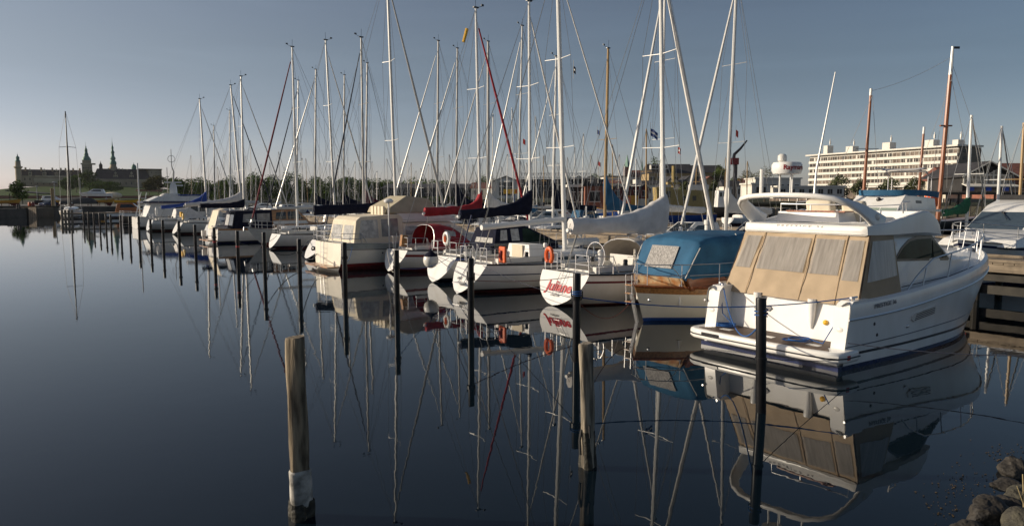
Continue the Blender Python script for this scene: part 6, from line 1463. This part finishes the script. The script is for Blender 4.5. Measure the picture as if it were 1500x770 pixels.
# small motor boats seen low between the masts
def motor_small(label, px, u, flip=0, side=gel, top=gel, L=7., cat='motor boat', tall=0., group='small motor boats on the far pontoons', org=None, hd=None):
    hd = head0 + (math.pi if flip else 0) if hd is None else hd
    ax = Vector((math.cos(hd), math.sin(hd), 0)); org = W(row_s(px, u), u) - ax*L*.5 if org is None else org
    t = thing('small_motor_boat', label, cat, org, hd, group)
    H = Hull(t, L, L*.36, .95, 1.25, bs=.88, tr=.05, zk0=-.2, zk=-.3, ga=5, gb=.5, side=side, N=10, rail=blackp)
    o, wf = cabin(t, 'cabin', [(L*.2, .9), (L*.25, 2.0+tall), (L*.55, 2.05+tall), (L*.72, 1.3), (L*.85, 1.15), (L*.85, .9)], L*.13, L*.1, top)
    panel(o, 'cabin_window', [(L*.3, 1.45+tall*.6), (L*.32, 1.85+tall), (L*.53, 1.85+tall), (L*.62, 1.5+tall*.6)], wf, glass)
    cross(o, 'windscreen', (L*.55, 2.05+tall), (L*.72, 1.3), wf, -.85, .85, glass)
    return t
for a in [(1012, 27.0, 1, gel, gel, 7.5, 'white cuddy motor boat with a rounded beige cover behind the thick furled headsail'), (860, 52, 0, gel, bluec, 7, 'small motor boat with a blue canopy near the brick shed'), (700, 44, 1, gel, gel, 7.5, 'white motor boat seen under the red covered boat mast'),
          (655, 43, 0, gel, gel2, 7, 'white motor boat left of the navy boom cover across the pier'), (612, 45, 1, gel, gel, 8, 'white motor boat right above the olive flybridge cover end'), (550, 46, 0, gel, gel, 9, 'white motor yacht with a tall cabin under the dark red boom cover'), (478, 47, 1, gel, navyp, 8, 'white motor boat with a navy cabin left of the tall grey mast pair'),
          (425, 44, 0, gel, gel, 8, 'white motor boat left of the tall white mast'), (383, 48, 1, gel, gel, 8, 'white flybridge boat showing between the crossing headsails on the left'), (795, 43, 1, gel, gel2, 7, 'small white motor boat with a rounded grey cover by the bare boom mast'), (730, 42, 0, gel, whitec, 7.5, 'covered motor boat with a white dome tent right of the red covered mast'), (820, 51, 0, gel, gel, 7, 'white motor boat low on the far pontoon under the lattice roof'), (1110, 31, 1, gel, whitec, 7, 'white motor boat with a sail bag like cover under the yacht hoop'), (905, 28, 1, gel, gel, 7.5, 'low white motor boat behind the end of the grey sail cover'), (840, 27.5, 1, gel, navyp, 7, 'white boat with a dark cabin just beyond the pier by the white pedestal')]:
    motor_small(a[6], a[0], a[1], a[2], a[3], a[4], a[5])
# ---- working boats by the timber quay
def yellow_boat():
    Y = 92; t = thing('work_boat', 'blue hulled work boat with a big yellow wheelhouse moored at the timber quay', 'work boat', (gz(1046, 288, Y).x, Y, 0), math.pi-.05)
    H = Hull(t, 15, 4.4, 1.6, 2.3, bs=.8, tr=0, side=bluep, strake=ochre, boot=redp, bottom=redbot, N=14, deck=oak, strake_h=.1)
    yel = mat('dull yellow paint', (.36, .27, .1), .6, var=.15)
    o, wf = cabin(t, 'wheelhouse', [(.4, 1.4), (.4, 4.4), (5.4, 4.6), (5.5, 4.9), (7.6, 4.9), (7.3, 1.4)], 1.7, 1.65, yel)
    for x in (1.2, 2.6, 3.8): panel(o, 'window', [(x, 3.2), (x+.45, 3.2), (x+.45, 3.8), (x, 3.8)], wf, glass)
    for x in (5.8, 6.6): panel(o, 'window', [(x, 3.6), (x+.5, 3.6), (x+.5, 4.4), (x, 4.4)], wf, glass)
    b = MB(); b.tube([(5.2, 0, 4.8), (5.2, 0, 7.6)], .22, 7); b.box((5.2, 0, 5.4), (1.6, 1.6, .3)); b.build('signal_mast', yel, t)
    horseshoe(t, (7.0, 1.75, 3.3), R(90), orange, True)
    b = MB(); b.tube([(11, 0, 1.8), (11, 0, 3.6)], .1, 6); b.box((11, 0, 3.3), (.8, .7, .9)); b.build('winch', mat('orange red paint', (.5, .1, .03), .5), t)
    b = MB(); b.box((2.0, 0, 4.9), (2.2, 2.0, .6)); b.build('liferaft_rack', whitec, t)
yellow_boat()
def pilot():
    Y = 105; t = thing('work_boat', 'black hulled work boat with a small white wheelhouse left of the yacht hoop', 'work boat', (gz(1092, 288, Y).x, Y, 0), math.pi)
    H = Hull(t, 9, 3, 2.3, 2.7, bs=.75, side=blackp, boot=redp, bottom=redbot, N=12)
    o, wf = cabin(t, 'wheelhouse', [(2.4, 2.2), (2.4, 4.6), (4.2, 4.6), (4.3, 2.2)], .95, .9, gel)
    for x in (2.55, 3.1, 3.65): panel(o, 'window', [(x, 3.7), (x+.38, 3.7), (x+.38, 4.3), (x, 4.3)], wf, glass)
    b = MB(); b.tube([(3, 0, 4.6), (3, 0, 9.3)], .06, 6); b.tube([(2.2, 0, 7.6), (3.8, 0, 7.6)], .05, 5); b.build('signal_mast', spar, t)
pilot()
def radar_boat():
    Y = 142; k = Y/FPX; t = thing('work_boat', 'white work boat with a blue roofed wheelhouse and a white radar mast', 'work boat', (gz(238, 288, Y).x, Y, 0), R(15))
    H = Hull(t, 16, 4.6, 1.6, 2.4, bs=.8, tr=0, side=gel2, boot=bluep, bottom=navyp, N=14)
    X = lambda px: (px-238)*k
    o, wf = cabin(t, 'wheelhouse', [(X(264), 1.4), (X(264), 3.7), (X(291), 4.0), (X(291), 1.4)], 1.6, 1.5, gel)
    for q in (273.5, 283): panel(o, 'window', [(X(q), 2.5), (X(q+5), 2.5), (X(q+5), 3.3), (X(q), 3.3)], wf, glass)
    b = MB(); b.box((X(277), 0, 4.0), (X(293)-X(262), 3.6, .25)); b.build('roof', bluep, t)
    b = MB(); b.box((X(251), 0, 3.3), (2.4, 2.4, 2)); b.build('engine_casing', gel, t)
    b = MB(); b.loft([[(X(253)+a*.9*f, c*.5*f, z) for a, c in ((-1, -1), (1, -1), (1, 1), (-1, 1))] for f, z in ((1, 1.6), (.6, 6), (.35, 6.4))]); m_ = b.build('radar_mast', gel, t)
    b = MB(); b.box((X(253), 0, 6.5), (3, .5, .25)); b.box((X(258), 0, 5.9), (2.2, .3, .25)); b.build('radar_scanner', gel, m_)
    b = MB(); b.tube([(X(253), 0, 6.4), (X(253)+.2, 0, 8.6), (X(252), 0, 9.6), (X(252), 0, 13)], [.2, .15, .1, .06], 6); b.tube([(X(252)+.65*math.cos(a), 0, 11.1+.65*math.sin(a)) for a in [2*math.pi*i/16 for i in range(16)]], .05, 5, loop=True); b.build('ring_aerial', alug, m_)
    b = MB(); b.ell((X(243), -.5, 3.6), (1.2, .9, .8)); b.build('covered_tender', whitec, t)
    b = MB(); b.tube([(X(245.5), 0, 2), (X(245.5), 0, 9.4)], .07, 5); b.tube([(X(243), 0, 7.6), (X(248), 0, 7.6)], .06, 4); b.build('signal_mast', alug, t)
radar_boat()
# ---- boats at the far left
def left_boats():
    p = at_z(100, 317); Y = p.y
    t = thing('sailboat', 'white sailboat with a very tall dark mast moored alone before the castle quay', 'sailboat', (p.x+.9, Y, 0), R(-62))
    H = Hull(t, 11, 3.6, 1.3, 1.6, bs=.75, tr=.6, side=gel, boot=gel2, bottom=navyp, N=14)
    trunk(H, 3, 8, 1.2, .8, .6); pulpit(H); lifelines(H, 1.5, 9.5)
    z = at_y(102, 168, Y+1).z; b = MB(); b.tube([(4.9, 0, 1.5), (4.9, 0, z)], [.13, .09], 8); b.build('mast', rubber, t)
    b = MB(); z2 = at_y(102, 218, Y).z; b.tube([(4.4, -1.3, z2), (4.9, 0, z2+.1), (4.4, 1.3, z2)], .05, 5); b.build('spreader', alug, t)
    b = MB()
    for sg in (-1, 1): b.tube([(4.7, sg*1.6, 1.4), (4.4, sg*1.3, z2), (4.9, 0, z)], .025, 4)
    b.tube([(10.9, 0, 1.6), (4.9, 0, z*.95)], .025, 4); b.tube([(.4, 0, 1.3), (4.9, 0, z)], .02, 4); b.build('rigging', wire, t)
    b = MB(); b.tube([(4.9, 0, 2.6), (.6, 0, 2.5)], .1, 6); b.build('boom', alug, t)
    q = gz(140, 300, 125); motor_small('small cabin boat with orange framed windows and a blue cover behind the black post tops', 150, 0, L=8, side=gel, top=mat('orange varnished cabin', (.5, .16, .04), .5), group=None or 'boats near the castle quay', org=Vector((q.x, 128, 0)), hd=R(20), tall=.5)
    for px, y, Yq, c_, lab, L_ in ((90, 292, 176, ochre, 'yellow open boat standing on trestles on the left quay', 5.5), (148, 290, 180, ochre, 'yellow hulled boat on land right of the tarpaulin covered one', 5), (183, 296, 172, yellow, 'bright yellow boat on land under the white cabin boat', 6), (5, 294, 165, ochre, 'yellow hulled boat on land at the left edge', 6)):
        p = gz(px, y, Yq); t = thing('boat_on_land', lab, 'boat', (p.x-L_*.4, Yq, 1.4), R(8))
        e = bpy.data.objects.new('hull_group', None); bpy.data.objects.remove(e)
        H = Hull(t, L_, 1.9, 1.55, 1.75, bs=.7, zk0=.75, zk=.75, side=c_, boot=c_, bottom=redbot, N=10, hz=(.9, .85), rail=blackp)
        b = MB()
        for x in (L_*.25, L_*.6):
            for yy in (-.6, .6): b.tube([(x, yy, 0), (x, yy*.6, 1.)], .07, 5)
        b.build('trestle', redspar, t)
    p = gz(178, 286, 185); t = motor_small('white cabin boat standing high on a rack on the quay below the castle', 0, 0, L=7.5, org=Vector((p.x-3, 186, 3.6)), hd=R(200), group='boats near the castle quay')
    b = MB()
    for x in (1.2, 5.5):
        for y in (-1, 1): b.tube([(x, y, -2.25), (x, y, .4)], .12, 6)
    b.build('rack_leg', alug, t)
    p = gz(115, 296, 172); t = thing('covered_boat', 'boat shrouded in a dark grey tarpaulin on the left quay', 'boat', (p.x, 172, 1.4), R(5))
    b = MB(); b.loft([[(x, w_*math.cos(a), .6+hh*math.sin(a)) for a in [math.pi*i/8 for i in range(9)]] for x, w_, hh in ((-4.2, .5, .5), (-3.6, 1.2, 1.3), (0, 1.4, 1.6), (3, 1.2, 1.4), (4.3, .3, .6))], closed=False); b.build('tarpaulin', mat('grey tarpaulin', (.06, .058, .055), .7, var=.3), t)
    b = MB()
    for x in (-2.5, 2.5):
        for y in (-.8, .8): b.tube([(x, y, 0), (x, y*.8, .9)], .08, 5)
    b.build('trestle', redspar, t)
    p = gz(125, 286, 178); t = thing('covered_boat', 'pale boat with a beige cover standing above the tarpaulin shrouded one', 'boat', (p.x, 190, 1.4), R(5))
    b = MB(); b.ell((0, 0, 2.6), (2.6, 1.1, .9)); b.build('cover', creamc, t)
    b = MB()
    for x in (-1.5, 1.5): b.tube([(x, 0, 0), (x, 0, 1.9)], .1, 5)
    b.build('trestle', redspar, t)
    p = gz(46, 285, 172); t = motor_small('dark hulled boat with a white cabin under a black roof beside the lone round tree', 0, 0, L=7, side=blackp, org=Vector((p.x-3, 178, 1.9)), hd=R(15), group='boats near the castle quay')
    b = MB()
    for x in (1.5, 5): b.box((x, 0, -.25), (.3, 1.6, .6))
    b.build('trestle', redspar, t)
    p = gz(40, 278, 230); t = thing('shelter', 'open shelter with a black sloping roof right of the lone round quay tree', 'shelter', (p.x, 230, 1.3))
    b = MB(); b.prism([(-5, -3, 4.2), (6, -3, 3.2), (6, 3, 3.2), (-5, 3, 4.2)], (0, 0, .3)); b.build('roof', roofd, t)
    b = MB()
    for x in (-4, 0, 5): b.tube([(x, -2.5, 0), (x, -2.5, 3.4)], .12, 5); 
    b.build('column', blackp, t)
left_boats()

# ================================================================ MOORING POSTS
def post_at(px, ytop, lab, bracket=True, lean=0., band=None):
    s = row_s(px, 0); p = W(s, 0); ztop = gz(px, ytop, p.y).z
    t = thing('mooring_post', lab, 'mooring post', p, head0, 'black mooring posts along the berths')
    lx = Vector((1, 0, 0)); r = .088
    b = MB(); b.lathe([(r, -1.2), (r, ztop*.55), (r, ztop-.02), (r*.9, ztop)], n=16)
    for i, v in enumerate(b.v): b.v[i] = (v[0]+lean*v[2]*.8, v[1]-lean*v[2]*.6, v[2])
    b.build('pole', postm, t)
    z = ztop-.55
    L_ = lambda z: (lean*z*.8, -lean*z*.6)
    if bracket:
        b = MB(); c = L_(z); b.lathe([(r+.012, z-.05), (r+.03, z-.05), (r+.03, z+.05), (r+.012, z+.05)], (*c, 0), 16)
        for sg in (-1, 1):
            d = Vector((-.6006*0, 0, 0)); yx = sg
            b.tube([(c[0], c[1]+sg*r, z), (c[0], c[1]+sg*.17, z), (c[0], c[1]+sg*.18, z+.03), (c[0], c[1]+sg*.18, z+.17)], .016, 6)
        b.build('mooring_bracket', postm, t)
    else:
        b = MB(); z = .95*ztop*.5; c = L_(z); b.lathe([(r+.004, z-.02), (r+.014, z-.02), (r+.014, z+.02), (r+.004, z+.02)], (*c, 0), 16); b.build('joint_ring', postm, t)
    if band:
        b = MB(); c = L_(ztop-.75); b.lathe([(r+.004, ztop-.84), (r+.006, ztop-.84), (r+.006, ztop-.76), (r+.004, ztop-.76)], (*c, 0), 16); b.build('red_band', LET, t)
    return s
PL = [(1124.5, 436, 'nearest black mooring post, leaning slightly, in front of the big white yacht stern'), (846, 400, 'black mooring post in front of the red lettered sailboat, blue rope round its bracket'), (689, 378, 'black mooring post in front of the boat with the orange rescue cushion'), (579.5, 366, 'black mooring post in front of the red striped sailboat'), (503, 355, 'black mooring post in front of the cream cruiser stern'), (436.5, 350, 'black mooring post right in line above the pale wooden pile'),
      (385, 340, 'black mooring post before the anchor of the bow-out sailboat'), (346, 338, 'black mooring post with a red band before the navy canopied cabin cruiser'), (312, 333, 'black mooring post with a red band off the stern platform of the cabin cruiser'), (284, 329, 'black mooring post right of the yellow life ring'), (260.5, 324, 'black mooring post directly beside the yellow life ring'),
      (237, 322, 'black mooring post left of the yellow life ring'), (219, 321, 'black mooring post just right of the narrow white transom'), (202, 317, 'black mooring post overlapping the narrow white transom')]
nth = ['ninth', 'eighth', 'seventh', 'sixth', 'fifth', 'fourth', 'third', 'second']
PL += [(px, y, 'far black mooring post, %sfrom the left end of the row' % ('' if i == 8 else nth[i+0]+' ')) for i, (px, y) in enumerate([(188.5, 316.8), (175.5, 315.5), (161, 314.3), (154, 313.3), (145, 312), (136.3, 311.3), (128.3, 310.5)])]
PL += [(121.5, 310, 'far black mooring post at the very left end of the row, before the pier head')]
PS = [post_at(px, y, lab, i not in (0,), -.03 if i == 0 else 0, band=(i in (7, 8))) for i, (px, y, lab) in enumerate(PL)]
# weathered wooden piles in the foreground
pilew = mat('weathered pale pine', (.075, .056, .034), .85, scale=9, stretch=(1.6, 1.6, .22), c2=(.33, .26, .17), lo=.36, hi=.64, bump=.03)
pileg = mat('grey weathered pine', (.09, .075, .055), .85, scale=9, stretch=(2, 2, .2), c2=(.33, .28, .21), lo=.38, hi=.62, bump=.02)
algae = mat('black algae growth', (.012, .011, .008), .6, scale=14, c2=(.05, .045, .03), bump=.03)
sleeve = mat('dirty white sleeve', (.16, .15, .13), .8, scale=6, c2=(.5, .47, .42), lo=.38, hi=.6, bump=.02)
rg = random.Random(8)
def pile(pos, zt, r, lab, m, sl):
    t = thing('wooden_pile', lab, 'wooden pile', pos)
    def ring(r0, z, n=26, j=.012, tilt=0): 
        return [((r0+j*math.sin(3*a+z*2)+j*.6*math.sin(5*a-z*5))*math.cos(a), (r0+j*math.sin(3*a+z*2))*math.sin(a), z + tilt*math.cos(a)) for a in [2*math.pi*i/n for i in range(n)]]
    z0 = .62 if sl else .5
    b = MB(); b.loft([ring(r*1.0, lerp(-1.2, zt-.03, i/16), tilt=0 if i < 16 else .006) for i in range(17)] + [ring(r*.93, zt, tilt=.008)]); b.build('timber', m, t)
    if sl:
        b = MB(); b.loft([ring(r*1.06, .58, j=.014)] + [ring(r*(1.12+.09*(1-i/8)), lerp(.56, .14, i/8), j=.018) for i in range(9)][::1], caps=False); b.build('sleeve', sleeve, t)
        b = MB(); b.loft([ring(r*1.17, .2-.0, j=.03), ring(r*1.23, .1, j=.03), ring(r*1.2, -.02, j=.03), ring(r*1.05, -.3)], caps=False); b.build('algae_collar', algae, t)
    else:
        b = MB(); b.loft([ring(r*1.02, .52, j=.02), ring(r*1.05, .3, j=.025), ring(r*1.06, .05, j=.03), ring(r*1.02, -.4)], caps=False); b.build('algae_collar', algae, t)
        b = MB(); b.tube([(-r*.9, -r*.4, .55), (-r*1.2, -r*.5, .4), (-r*1.15, -r*.6, .2)], .02, 5); b.tube([(r*.2, -r*1.02, .62), (r*.25, -r*1.1, .45)], .018, 5); b.build('iron_hook', rubber, t)
    return t
p = at_z(440.5, 757); pile(p, gz(437, 493, p.y).z, .104, 'thick wooden pile with a dirty white sleeve and black algae at the waterline', pilew, True)
p = at_z(861, 684); t = pile(p, gz(856, 502, p.y).z, .092, 'slimmer grey wooden pile with a black wet foot and iron hooks', pileg, False)
t.rotation_euler = (0, R(-1.4), 0)

# ================================================================ MOORING LINES
def line(a, b, d, m, lab, r=.012):
    mb = MB(); mb.tube(sag(a, b, d, 16), r, 6); return one(mb, 'mooring_line', m, lab, 'mooring line')
def P_(i, z): return W(PS[i], 0, z)
SB = Vector((5.88, 16.4, 0)); a36 = R(36); yl = lambda x, y, z: SB + Vector((x*math.cos(a36)-y*math.sin(a36), x*math.sin(a36)+y*math.cos(a36), z))
line(P_(1, 1.47), yl(.6, -1.72, 1.53), .22, ropeb, 'long blue mooring line ending at the right stern cleat of the big yacht', .014)
line(P_(0, 1.62)+Vector((.0, .05, .0)), yl(.62, 1.72, 1.53), .75, ropeb, 'blue mooring line hanging in a deep loop over the big yacht bathing platform', .014)
def coil(c, r, n, m, lab, rr=.013):
    mb = MB(); g = random.Random(3); pts = []
    for i in range(n*14):
        a = 2*math.pi*i/14; k = r*(.55+.45*math.sin(i*.37)**2); pts.append(Vector(c) + Vector((k*math.cos(a), k*.8*math.sin(a), .02+.0012*i)))
    mb.tube(pts, rr, 5); return mb, pts
mb, pts = coil(yl(.25, 1.3, .475), .24, 5, ropeb, ''); mb.tube([pts[-1], yl(.3, 1.45, .8), yl(.5, 1.68, 1.53)], .013, 5)
one(mb, 'rope_coil', ropeb, 'coil of blue rope on the left corner of the yacht bathing platform', 'rope')
mb, pts = coil(yl(.1, -.75, .475), .34, 3, ropeb, ''); mb.tube([pts[-1], yl(.2, -1.3, .5), yl(.35, -1.45, .9), yl(.55, -1.7, 1.52)], .013, 5)
one(mb, 'rope_coil', ropeb, 'loose loops of blue rope on the right side of the yacht bathing platform', 'rope')
mb = MB(); z = 1.53; mb.tube([P_(0, 1.66)+Vector((.108*math.cos(a)-.04, .108*math.sin(a)+.03, .01*a)) for a in [2*math.pi*i/14 for i in range(30)]], .013, 5); one(mb, 'rope_turns', ropeb, 'blue rope turns tied round the nearest black post', 'rope')
mb = MB(); mb.tube([P_(1, 1.46)+Vector((.1*math.cos(a), .1*math.sin(a), .008*a)) for a in [2*math.pi*i/14 for i in range(44)]], .014, 5); one(mb, 'rope_turns', ropeb, 'blue rope turns on the bracket of the post by the red lettered boat', 'rope')
line(P_(1, 1.4), W(2.9, 4.9, .8), .55, roper, 'thin red brown line drooping to the blue canopy boat stern', .009)
line(P_(2, 1.45), W(5.6, 5.6, 1.15), .12, roper, 'dark red line from the rescue cushion boat post across to the red lettered boat', .011)
line(P_(2, 1.5), W(15.6, 5.6, 1.1), .1, roped, 'dark line from the rescue cushion boat post to the navy hooded boat', .011)
line(P_(1, 1.42), W(10.4, 4.6, 1.1), .1, roped, 'thin dark line from the red lettered boat post to the boat left of it', .009)
line(P_(3, 1.4), W(21.0, 6.0, 1.1), .5, ropew, 'pale sagging line from the post before the red striped boat', .011)
line(P_(3, 1.45), W(14.4, 5.6, 1.1), .2, ropeb, 'thin blue line from the red striped boat post towards the ball fender', .01)
line(P_(4, 1.4), W(21.6, 4.4, 1.25), .3, ropeb, 'blue line from the cream cruiser post to its near corner', .011)
line(P_(5, 1.4), W(27.6, 5.2, 1.0), .55, roped, 'thick dark line sagging from the post above the wooden pile to the right', .02)
line(P_(6, 1.4), W(30.6, 5.6, 1.0), .6, roped, 'thick dark line sagging right from the post by the anchor', .02)
line(P_(7, 1.4), W(38, 6.2, 1.0), .4, roped, 'dark line from the nearest red banded post', .013)
line(P_(10, 1.4), W(63.6, 5.4, 1.1), .2, ropew, 'pale line from the post beside the yellow life ring', .014)
line(P_(9, 1.4), W(47.5, 5.0, .9), .2, roped, 'dark line from the post right of the life ring', .014)
line(yl(.13, -1.9, .62), Vector((10.6, 13.2, .75)), .1, roped, 'dark line leaving the right stern quarter of the big yacht out of view', .01)
line(P_(0, .95), yl(-.1, -2.0, .32), .04, roped, 'thin dark line from the nearest post to the platform corner', .007)
# ================================================================ FLAG ON THE PIER
t = thing('painted_flag', 'small red and white flag board on the pier edge at the right', 'flag', W(-1.05, U0-.1, 1.28), head0)
fx = (at_y(1472, 390, 1)).x
b = MB(); b.box((0, 0, 0), (.03, .5, .24), m=0); b.box((-.018, 0, 0), (.006, .5, .05), m=1); b.box((-.018, .09, 0), (.0065, .06, .24), m=1); b.build('board', [LET, whitem], t)
def flag(px, y, Y, m, lab, w_=.5, h_=.35, m2=None, droop=.5):
    p = gz(px, y, Y); t = thing('pennant', lab, 'flag', p)
    b = MB(); n = 6; b.loft([[(w_*i/n*(1-droop*.5), .05*math.sin(i*1.6), -droop*w_*(i/n)**1.4 - k*h_) for i in range(n+1)] for k in (0, .5, 1)], closed=False, caps=False); b.build('cloth', m, t)
    b = MB(); b.tube([(0, 0, .25), (0, 0, -h_-.25)], .008, 4); b.build('halyard', ropew, t)
    if m2:
        b = MB(); b.loft([[(w_*i/n*(1-droop*.5), .05*math.sin(i*1.6)-.012, -droop*w_*(i/n)**1.4 - k*h_) for i in range(n+1)] for k in (.38, .62)], closed=False, caps=False); b.build('stripe', m2, t)
flag(953, 188, 30, bluep, 'blue pennant with a pale stripe hanging left of the grey sail cover mast', .4, .3, whitem)
flag(840, 97, 33, navyc, 'small dark pennant under the right spreader of the bare boom mast', .14, .3, whitem)
flag(766, 203, 42, LET, 'small red pennant beside the navy boom cover mast', .2, .3, None)
flag(875, 190, 52, bluep, 'tiny blue pennant left of the tan mast', .25, .3)
flag(876, 236, 52, LET, 'tiny red pennant left of the tan mast', .25, .3)
flag(993, 215, 46, LET, 'tiny red and white pennant right of the grey sail cover mast', .25, .4, whitem)
flag(1078, 190, 44, LET, 'small red pennant right of the tall white mast by the crane', .2, .4)
one(MB().tube([gz(684, 42, 40), gz(679, 62, 40)], .09, 7), 'radar_reflector', yellow, 'yellow tube hanging on a stay left of the red covered boat mast', 'radar reflector')
# ================================================================ SHORE ROCKS AND WEED
rockm = mat('shade toned wet rock', (.014, .012, .01), .75, scale=5, c2=(.05, .042, .032), bump=.06, bscale=9)  # shade over the near rocks darkened into this colour
rockl = mat('shade toned lichen rock', (.035, .032, .024), .8, scale=7, c2=(.085, .078, .052), bump=.04, bscale=14)  # rock colour lowered to hold the shade lying on it
import mathutils.noise as mnoise
def rock(px, py, rx, ry, rz, m, lab, z=0., rot=0.):
    p = at_z(px, py, z); b = MB(); b.ell((0, 0, 0), (1, 1, 1), 22, 14); sd_ = px*.13
    for i, v in enumerate(b.v):
        q = Vector(v); k = 1 + .42*mnoise.noise(q*.9+Vector((sd_, 0, 0))) + (.16 if m is rockm else .06)*mnoise.noise(q*2.6+Vector((0, sd_, 0))) + .04*mnoise.noise(q*7); q = q*k
        b.v[i] = (q.x*rx*.88, q.y*ry*.88, q.z*rz*.88)
    return one(b, 'shore_rock', m, lab, 'rock', 'rocks at the near shore', p, rot)
rock(1487, 688, .2, .2, .2, rockm, 'dark round wet rock standing highest at the right edge', .05)
rock(1478, 712, .26, .2, .1, rockm, 'flat dark rock below the round wet one', .0)
rock(1495, 728, .24, .2, .16, rockl, 'pale greenish grey rock at the right edge', .12)
rock(1447, 752, .33, .24, .2, rockm, 'jagged dark rock with a whitish edge, leftmost of the group', .04, .4)
rock(1482, 750, .25, .25, .2, rockm, 'black rock between the jagged one and the pale one', .02)
rock(1500, 770, .3, .2, .2, rockl, 'grey rock cut by the bottom right corner', .1)
rock(1418, 772, .22, .16, .08, rockm, 'low wet rock at the bottom edge left of the others', .0)
mb = MB(); rg = random.Random(21)
for i in range(170):
    c = rg.choice([(1390, 715, 30, 12), (1420, 705, 45, 20), (1385, 745, 30, 15), (1475, 665, 35, 12), (1440, 690, 50, 30)])
    p = at_z(rg.gauss(c[0], c[2]*.6), rg.gauss(c[1], c[3]*.6), .006)
    s_ = rg.uniform(.003, .015); a = rg.random()*6
    mb.prism([p+Vector((s_*math.cos(a+k)*rg.uniform(.6, 1.3), s_*math.sin(a+k)*rg.uniform(.6, 1.3), 0)) for k in (0, 1.5, 3, 4.5)], (0, 0, .006))
o = mb.build('seaweed', mat('brown seaweed', (.055, .032, .008), .7, var=.6, scale=20)); o['kind'] = 'stuff'; tag(o, 'scattered brown seaweed bits floating by the rocks', 'seaweed')
t = thing('dry_reed', 'two dry reed stalks beside the pale rock at the right edge', 'reed', at_z(1499, 764, .05))
b = MB(); b.tube([(0, 0, 0), (-.02, 0, .3), (-.03, .02, .55)], .006, 4); b.tube([(-.01, 0, .2), (-.1, 0, .42)], .004, 4); b.build('stalk', mat('straw', (.4, .32, .16), .8), t)
